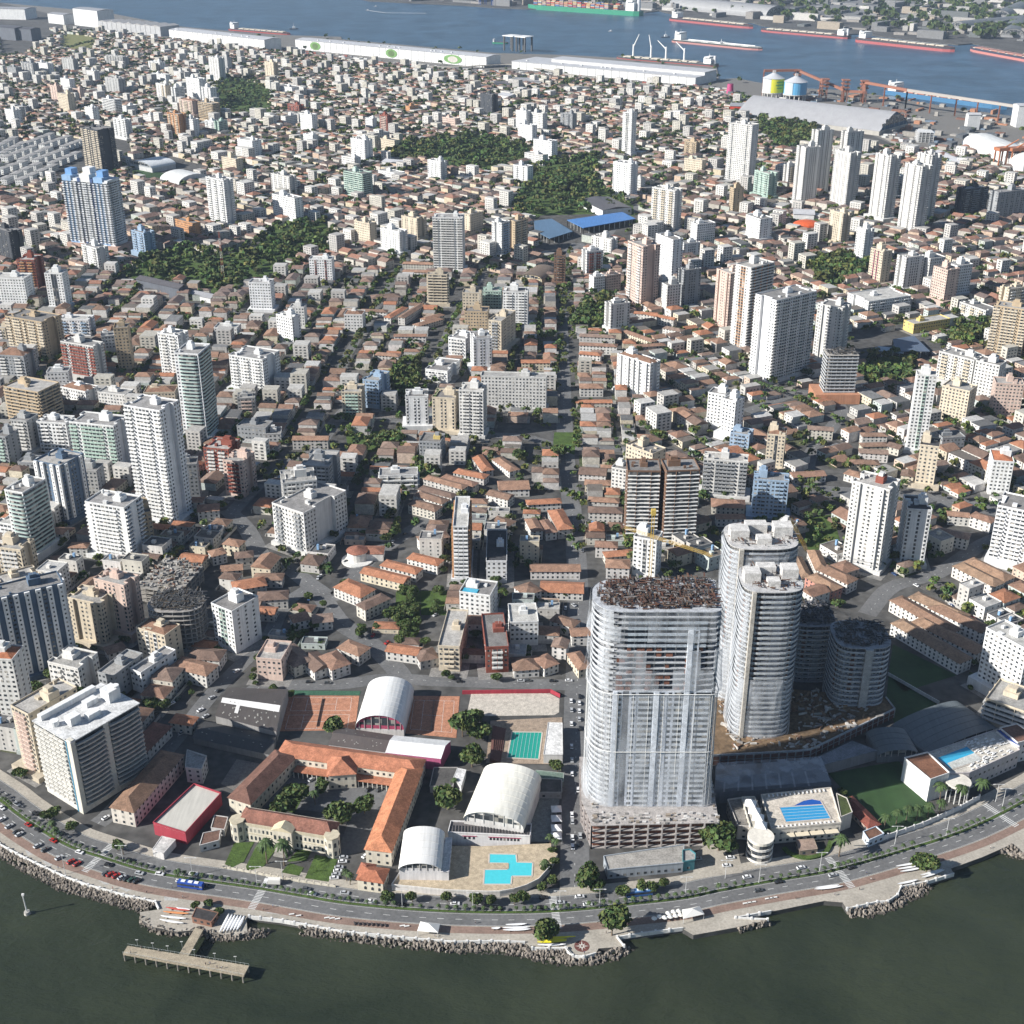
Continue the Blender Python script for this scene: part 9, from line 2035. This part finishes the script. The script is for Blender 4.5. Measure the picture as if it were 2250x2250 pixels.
for i, (x, y, rr_, zl, zr, za) in enumerate(S_['silos']):
    r = thing('silo', ['grain silo wrapped in a yellow banner, on concrete legs','blue painted grain silo beside the yellow one'][i], 'silo', x, y); k = 20
    b = MB()
    for q in range(14): a = q*pi/7; b.tube((rr_*.92*cos(a), rr_*.92*sin(a), 0),(rr_*.92*cos(a), rr_*.92*sin(a), zl),1.3,1.3,6).build('leg', 'conc', r, (.6,.58,.54)); b = MB()
    MB().tube((0,0,zl-1.5),(0,0,zl),rr_,rr_,28).build('ring_beam', 'conc', r, (.6,.58,.54)); MB().tube((0,0,zl),(0,0,zr),rr_*.98,rr_*.98,28).build('barrel', 'plain', r, (.50,.52,.52) if i == 0 else (.12,.36,.58)); MB().tube((0,0,zr),(0,0,za),rr_*1.03,1.5,28).build('cone_roof', 'plain', r, (.42,.43,.45)); MB().box(-3,3,-3,3,za-2,za+4).build('head_house', 'plain', r, (.45,.42,.40))
    b = MB(); n = 12; a0, a1 = (-1.95, -.25) if i == 0 else (-2.9, -2.0)
    for q in range(n): p0, p1 = a0+(a1-a0)*q/n, a0+(a1-a0)*(q+1)/n; R0 = rr_*1.005; b.quad((R0*cos(p0),R0*sin(p0),zl+.5),(R0*cos(p1),R0*sin(p1),zl+.5),(R0*cos(p1),R0*sin(p1),zr-.5),(R0*cos(p0),R0*sin(p0),zr-.5))
    b.build('banner', 'plain', r, (.62,.60,.04) if i == 0 else (.45,.52,.56))
    if i == 0:
        for q, (z0, z1, e) in enumerate(((.72,.82,.85),(.5,.62,1.),(.3,.4,.75))):
            b = MB(); m0 = -1.1; hw_ = .42*e
            for t in range(8): p0, p1 = m0-hw_+2*hw_*t/8, m0-hw_+2*hw_*(t+.8)/8; R0 = rr_*1.012; zz0, zz1 = zl+(zr-zl)*z0, zl+(zr-zl)*z1; b.quad((R0*cos(p0),R0*sin(p0),zz0),(R0*cos(p1),R0*sin(p1),zz0),(R0*cos(p1),R0*sin(p1),zz1),(R0*cos(p0),R0*sin(p0),zz1))
            b.build('lettering', 'plain', r, (.12,.32,.08))
A, B_, bk, he, zr = S_['bighall_port']; arch_hall('bulk_store', 'huge pale ribbed arched bulk store beside the silos', A, B_, bk, he, zr-he, (.40,.38,.34), (.33,.33,.34), (.05,.10,.16), 'bulk store', True)
OR = (.27,.12,.08)
for i, (a, c, z0, z1) in enumerate(S_['conv']):
    r = thing('conveyor', ['level','sloping','lower','long level','middle','far','upright'][i]+' orange conveyor gallery of the grain terminal', 'conveyor', a[0], a[1], 0, 0, 'grain conveyors'); MB().obox((0,0),(c[0]-a[0]+.1,c[1]-a[1]),6,z0-2.5,z0+2.5,z1-2.5,z1+2.5).build('gallery', 'plain', r, OR if i not in (4, 5) else (.36,.33,.30))
    n = max(1, int(hypot(c[0]-a[0], c[1]-a[1])/45))
    for k in range(n+1): t = k/n; x, y, z = (c[0]-a[0])*t, (c[1]-a[1])*t, z0+(z1-z0)*t; MB().box(x-1.2,x+1.2,y-1.2,y+1.2,0,z-2).build('trestle', 'plain', r, (.25,.10,.06))
for i, (x, y, z) in enumerate(S_['ctower']):
    r = thing('transfer_tower', ['first','second','third','fourth'][i]+' orange transfer tower along the conveyors', 'tower', x, y, 0, 0, 'transfer towers'); 
    for u in (-5, 5):
        for v in (-5, 5): MB().box(u-.7,u+.7,v-.7,v+.7,0,z).build('post', 'plain', r, OR)
    for f in range(3): MB().box(-8,8,-8,8,z*(.62+f*.16),z*(.62+f*.16)+2.5).build('platform', 'plain', r, OR)
x, y = S_['pinkcyl']; r = thing('round_kiosk', 'small magenta round tower by the quay road', 'tower', x, y); MB().tube((0,0,0),(0,0,20),8,6.5,16).build('body', 'plain', r, (.40,.06,.16)); MB().tube((0,0,20),(0,0,20.6),6,6,16).build('roof', 'plain', r, (.2,.05,.1))
for i, (x, y) in enumerate(S_['canopies']):
    r = thing('ferry_canopy', ['first','second'][i]+' white square canopy on dark legs at the quay', 'canopy', x, y+20, 0, -.7, 'twin quay canopies'); MB().box(-19,19,-19,19,38,40).build('roof', 'plain', r, (.7,.7,.68))
    for u in (-15, 15):
        for v in (-15, 15): MB().box(u-2,u+2,v-2,v+2,0,38).build('leg', 'plain', r, (.08,.08,.08))
for i, (x, y, c) in enumerate(S_['gantries']):
    col = (.36,.14,.07) if c == 'orange' else (.04,.12,.4); sc = 1 if c == 'orange' else 1.6; r = thing('dock_crane', ['first','second','third'][i % 3]+' '+c+' dock crane '+('at the port edge' if c == 'orange' else 'behind the container ship'), 'crane', x, y, 0, .3, c+' dock cranes')
    for u in (-7*sc, 7*sc):
        for v in (-6*sc, 6*sc): MB().box(u-1,u+1,v-1,v+1,0,30*sc).build('leg', 'plain', r, col)
    MB().box(-10*sc,10*sc,-8*sc,8*sc,28*sc,33*sc).build('portal', 'plain', r, col); MB().tube((0,0,30*sc),(22*sc,-10*sc,46*sc),1.6,.9,6).build('boom', 'plain', r, col)
for i, (ax, ay, bx, by, cx, cy_) in enumerate(S_['farhall']): arch_hall('bulk_store', ['great barrel roofed store across the channel','dark gabled store across the channel','second dark store at the far bank edge','small far store behind the others'][i], (ax, ay), (bx, by), (cx, cy_), 6, hypot(bx-ax, by-ay)*.3, (.3,.3,.3), (.30,.30,.30) if i == 0 else (.13,.14,.15), (.2,.2,.2), 'bulk store')
# far bank: sheds, stacks and trees too far to tell apart
b = MB(); t = []; fbk = np.array(FARBANK)
pts = resample([tuple(p) for p in FARBANK[2:]], 55)
for p in pts:
    for k in range(12):
        u = rnd.uniform(60, 1700)**1.0; x, y = p[0]+u*.62+rnd.uniform(-40,40), p[1]+u*.78; n0 = len(b.f); l = rnd.uniform(15, 110); th = radians(-40)+rnd.choice([0, pi/2]); b.obox((x, y), (x+cos(th)*l, y+sin(th)*l), rnd.uniform(8, 30), 0, rnd.choice([4, 7, 10, 14, 22]), bottom=False); t += [rnd.choice([(.35,.34,.32),(.2,.2,.2),(.5,.48,.45),(.28,.26,.24),(.14,.15,.15),(.35,.3,.24)])]*(len(b.f)-n0)
o = b.build('terminal_sheds', 'tint', kind='stuff', tints=t); tag(o, 'mass of grey terminal sheds and stacks across the channel', 'sheds')
AV, AT = [], []; R = np.random.RandomState(9)
for k in range(1500):
    p = pts[R.randint(len(pts))]; u = R.uniform(150, 2600); x, y = p[0]+u*.6+R.uniform(-60,60), p[1]+u*.8; V, T_ = bases[R.randint(5)]; rd = R.uniform(12, 26); AV.append(V*rd+np.array((x, y, rd*.8))); AT.append(T_*R.uniform(.7,1.2))
AV = np.concatenate(AV); o = np_mesh('far_bank_trees', AV, np.arange(len(AV)).reshape(-1,4), 'leaf', np.concatenate(AT), 'stuff'); tag(o, 'dark mangrove trees across the channel', 'trees')
sheet('terminal_yard', S_['farband'], .3, 'conc', (.20,.20,.20)); 
vd = smooth(S_['viaduct'], 5); strip('viaduct_road', offset(vd, -7), offset(vd, 7), 7, 'prom'); r = thing('viaduct', 'curved concrete viaduct running below the long warehouses', 'viaduct', *vd[0])
q = rel(vd, *vd[0])
for a, c in zip(q, q[1:]): MB().obox(a, c, 14, 5.6, 6.9).build('span', 'conc', r, (.42,.41,.38))
for p_ in q[::2]: MB().box(p_[0]-1.2, p_[0]+1.2, p_[1]-1.2, p_[1]+1.2, 0, 5.7).build('column', 'conc', r, (.35,.34,.32))
rail = [tuple(p) for p in CITYAREA[9:23]]
for k, off in enumerate((14, 30)):
    rp = smooth(rail, 3); strip('port_road', offset(rp, -off-5), offset(rp, -off+5), .1+.03*k, 'prom')
b = MB(); t = []
for p in resample(rail, 9):
    for k in range(3):
        if rnd.random() < .45: n0 = len(b.f); o_ = rnd.uniform(8, 60); x, y = p[0]+o_*.7, p[1]+o_*.7; b.obox((x, y), (x+rnd.uniform(6,14)*.77, y-rnd.uniform(5,11)*.64), 3, 0, rnd.choice([2, 3.2, 5]), bottom=False); t += [rnd.choice([(.6,.6,.58),(.3,.1,.08),(.15,.15,.16),(.4,.38,.35),(.5,.5,.5)])]*(len(b.f)-n0)
o = b.build('parked_lorries', 'tint', kind='stuff', tints=t); tag(o, 'distant lorries and wagons lined up along the port road', 'lorries')
for i, (x0, y0, x1, y1) in enumerate(S_['rows4']):
    for q in range(4):
        f0, f1 = q/4+.02, q/4+.2; A_ = (x0+(x1-x0)*f0, y0+(y1-y0)*f0); B_ = (x0+(x1-x0)*f1, y0+(y1-y0)*f1)
        r = wing('row_house', '', 'house', A_, B_, 12, 9.5, .7, (.70,.70,.68), (.36,.35,.34), 3, .1); locate(r, 'white three storey row block with pale grey roof', (A_[0]+B_[0])/2, (A_[1]+B_[1])/2, 'row block', 'parallel white row blocks')
pg = [tuple(p) for p in CITYAREA[8:23]]+[tuple(p) for p in QUAY[2:-1]]
sheet('port_ground', pg, .04, 'conc', (.19,.18,.165))
b = MB(); t = []; cand = 0
while cand < 260:
    x, y = rnd.uniform(560, 1150), rnd.uniform(1850, 3000)
    if x > .44*y+60 or not inpoly(np.array([(x, y)]), pg)[0]: cand += .2; continue
    cand += 1; n0 = len(b.f); th = radians(rnd.choice([-40, 50])); l = rnd.uniform(5, 30); b.obox((x, y), (x+cos(th)*l, y+sin(th)*l), rnd.uniform(4, 14), 0, rnd.choice([2.5, 3, 4, 6, 8]), bottom=False); t += [rnd.choice([(.5,.5,.48),(.2,.1,.07),(.12,.13,.14),(.3,.28,.25),(.35,.33,.3),(.15,.2,.26),(.4,.2,.12)])]*(len(b.f)-n0)
o = b.build('port_clutter', 'tint', kind='stuff', tints=t); tag(o, 'scattered containers, sheds and machinery on the port yard', 'port clutter')
AV, AT = [], []
for k in range(420):
    x, y = rnd.uniform(-1000, 1150), rnd.uniform(1850, 4200)
    if abs(x) > .44*y+60 or not inpoly(np.array([(x, y)]), pg)[0]: continue
    V, T_ = bases[k % 5]; rd = rnd.uniform(4, 9); AV.append(V*rd+np.array((x, y, rd))); AT.append(T_)
if AV: AV = np.concatenate(AV); o = np_mesh('port_trees', AV, np.arange(len(AV)).reshape(-1,4), 'leaf', np.concatenate(AT), 'stuff'); tag(o, 'scattered green trees along the port road', 'trees')
# ---- single landmarks in the city
def quad_roof(name, lab, cat, poly, h, rc, wc=(.55,.55,.53), rise=0):
    p = ccw(poly); x, y = ctr(p); q = rel(p, x, y); r = thing(name, lab, cat, x, y); MB().prism(q, h-.8, h).build('roof', 'metalroof', r, rc)
    for a, c in zip(q, q[1:]+q[:1]):
        for p_ in resample([a, c], 9): MB().box(p_[0]*.98-.4, p_[0]*.98+.4, p_[1]*.98-.4, p_[1]*.98+.4, 0, h-.8).build('column', 'paint', r, wc)
    return r
quad_roof('sports_canopy', 'bright blue flat sports canopy on white columns', 'canopy', S_['blueshed'], 9, (.08,.20,.45)); quad_roof('sports_canopy', 'dull slate blue canopy beside the bright blue one', 'canopy', S_['blueshed2'], 8, (.10,.17,.26))
quad_roof('tensile_roof', 'pale blue curved roof over the shaded sports court', 'canopy', S_['bluecurve'], 6, (.30,.38,.45)); quad_roof('sports_canopy', 'slate grey hall roof in the shaded park', 'canopy', S_['bluegrey_hall'], 7, (.10,.13,.18))
g = S_['arch_brown']; arch_hall('market_hall', 'brown barrel roofed hall with cream arched front', g[0][0], g[0][1], g[1], 6, 6, (.5,.45,.33), (.17,.13,.10), (.62,.52,.34), 'hall')
x, y = S_['orangedome']; r = thing('orange_dome', 'orange red domed roof among the houses', 'dome', x, y+14); b = MB(); n = 16
for i in range(5):
    for k in range(n): a0, a1, e0, e1 = 2*pi*k/n, 2*pi*(k+1)/n, pi/2*i/5, pi/2*(i+1)/5; P_ = lambda a, e: (19*cos(e)*cos(a), 15*cos(e)*sin(a), 5+7*sin(e)); b.quad(P_(a0,e0), P_(a1,e0), P_(a1,e1), P_(a0,e1))
b.build('roof', 'metalroof', r, (.55,.10,.03), smooth=True); MB().tube((0,0,0),(0,0,5),14,14,16).build('wall', 'paint', r, (.55,.5,.48))
court('green stadium pitch among the northern houses', S_['stadium_pitch'], 'turf', None, False, 'stadium_pitch', 'pitch', .25); court('dry yellow green field near the port road', S_['yellowfield'], 'conc', (.20,.20,.07), False, 'open_field', 'field', .25)
g = S_['stadium_arch']; arch_hall('grandstand', 'pale barrel roof of the stadium stand', g[0][0], g[0][1], g[1], 7, 8, (.5,.5,.5), (.60,.62,.63), (.3,.32,.34), 'grandstand')
x, y, h = S_['mast']; r = thing('radio_mast', 'red and white lattice radio mast above the park', 'mast', x, y)
for k in range(7): o = lattice(r, (0,0,h*k/7), (0,0,h*(k+1)/7), 1.3-.12*k, (.35,.10,.06) if k % 2 == 0 else (.55,.53,.5), 2.5); o.name = 'mast_section'
# big blue tower: three linked slabs
ax, ay, bx, by, h = S_['bigblue']; L = min(70, hypot(bx-ax, by-ay)); ang = atan2(by-ay, bx-ax); r = thing('blue_tower', 'very large white and blue striped apartment tower with stepped roof, biggest of the far towers', 'apartment tower', (ax+bx)/2, (ay+by)/2, 0, ang)
MB().box(-L/2, L/2, 2, 26, 0, h-3).build('wall', 'paint', r, (.62,.65,.68)); win, bal, acc = MB(), MB(), MB()
facade(win, bal, acc, -L/2, 0, 1, 0, L, 12, int((h-16)/2.9), 2.9, 'BWBW'); facade(win, bal, acc, L/2, 0, 0, 1, 26, 12, int((h-16)/2.9), 2.9, 'BWB')
win.build('window', 'win', r, kind='stuff'); bal.build('balcony', 'paint', r, (.66,.68,.70), kind='stuff')
for k, (t0, t1, hh_, col) in enumerate(((0,.2,h,(.27,.42,.62)),(.2,.3,h-6,(.72,.72,.70)),(.34,.42,h-2,(.06,.10,.22)),(.40,.62,h+3,(.72,.72,.70)),(.62,.68,h-2,(.06,.10,.22)),(.70,.9,h,(.27,.42,.62)),(.9,1.,h-5,(.70,.70,.70)))):
    MB().box(-L/2+L*t0, -L/2+L*t1, .4, 14, 0, hh_).build('slab', 'paint', r, col)
    if k in (0, 3, 5): MB().box(-L/2+L*t0+2, -L/2+L*t1-2, 6, 18, hh_-1, hh_+7).build('penthouse', 'paint', r, (.16,.32,.58) if k != 3 else (.7,.7,.7))
MB().box(-L/2-4, L/2+6, -4, 30, 0, 9).build('podium', 'paint', r, (.45,.30,.24))
# round skeleton, deck under demolition and half built tower inland
d = S_['skel']; ol = oval(34, 26, 24, .7); r = construction('round_skeleton', 'half built bare concrete building with twisted steel on top', d['x'], d['y'], 0, d['z'], ol, 0, .9, 0, (.34,.32,.30), infill=0, openfrac=0)
p = ccw(S_['deckskel']); x, y = ctr(p); q = rel(p, x, y); r = thing('demolished_block', 'low open concrete block with a rubble covered roof deck', 'building', x, y)
for f in range(4): MB().prism(q, 3.1+f*3.2, 3.5+f*3.2, bottom=True).build('floor_slab', 'conc', r, (.33,.31,.28))
for p_ in resample(q+[q[0]], 6): MB().box(p_[0]*.97-.3, p_[0]*.97+.3, p_[1]*.97-.3, p_[1]*.97+.3, 0, 13).build('column', 'conc', r, (.36,.34,.32))
b = MB(); t = []
xs = [a[0] for a in q]; ys = [a[1] for a in q]
for k in range(420):
    px_, py_ = rnd.uniform(min(xs), max(xs)), rnd.uniform(min(ys), max(ys))
    if not inpoly(np.array([(px_, py_)]), q)[0]: continue
    n0 = len(b.f); l = rnd.uniform(.5, 3.5); th = rnd.uniform(0, pi); b.obox((px_, py_), (px_+cos(th)*l, py_+sin(th)*l), rnd.uniform(.1, 1.), 13.1, 13.1+rnd.uniform(.1, 1.6), bottom=False); t += [rnd.choice([(.35,.33,.3),(.25,.22,.18),(.18,.10,.07),(.1,.1,.1),(.5,.48,.45)])]*(len(b.f)-n0)
b.build('rubble', 'tint', r, kind='stuff', tints=t)
d = S_['skel2']; r = construction('tower_skeleton', 'unfinished beige concrete tower with open floors and brick podium inland', d['x'], d['y']+10, 0, d['z'], [(-14,-9),(14,-9),(14,9),(-14,9)], 0, .5, 0, (.50,.47,.43), infill=0, openfrac=1); MB().box(-22,18,-14,14,0,9).build('podium', 'paint', r, (.45,.22,.13))
x, y = S_['roundhouse']; r = thing('rounded_corner_house', 'white house with round corner bay and red conical roof at the street fork', 'house', x+4, y+6); MB().tube((0,0,0),(0,0,7),7,7,20).build('wall', 'paint', r, (.70,.68,.64)); MB().tube((0,0,7.02),(0,0,10),7.8,.2,16).build('roof', 'roof', r, (.30,.13,.09)); MB().box(2,18,-3,9,0,5.5).build('side_wall', 'paint', r, (.68,.66,.62)); MB().hip(2,18,-3,9,5.55,1.8,.4).build('side_roof', 'roof', r, (.32,.15,.10)); MB().tube((0,-2,0),(0,-2,.9),11,11,24).build('terrace', 'paint', r, (.66,.65,.62))
# ---------------------------------------------------------------- air
hz = MB().box(-9200, 9200, -700, 14200, -8, 440, bottom=True); m = bpy.data.materials.new('air'); m.use_nodes = True; N = m.node_tree.nodes; N.clear(); out = N.new('ShaderNodeOutputMaterial'); v = N.new('ShaderNodeVolumePrincipled'); v.inputs['Color'].default_value = (.62,.78,1,1); v.inputs['Density'].default_value = HAZE; v.inputs['Anisotropy'].default_value = 0.0; m.node_tree.links.new(v.outputs[0], out.inputs['Volume']); M['air'] = m
if HAZE: hz.build('haze', 'air', kind='stuff')

flush_labels()
print("objects", len(bpy.data.objects), "tris", sum(len(m.loops)-2*len(m.polygons) for m in bpy.data.meshes))
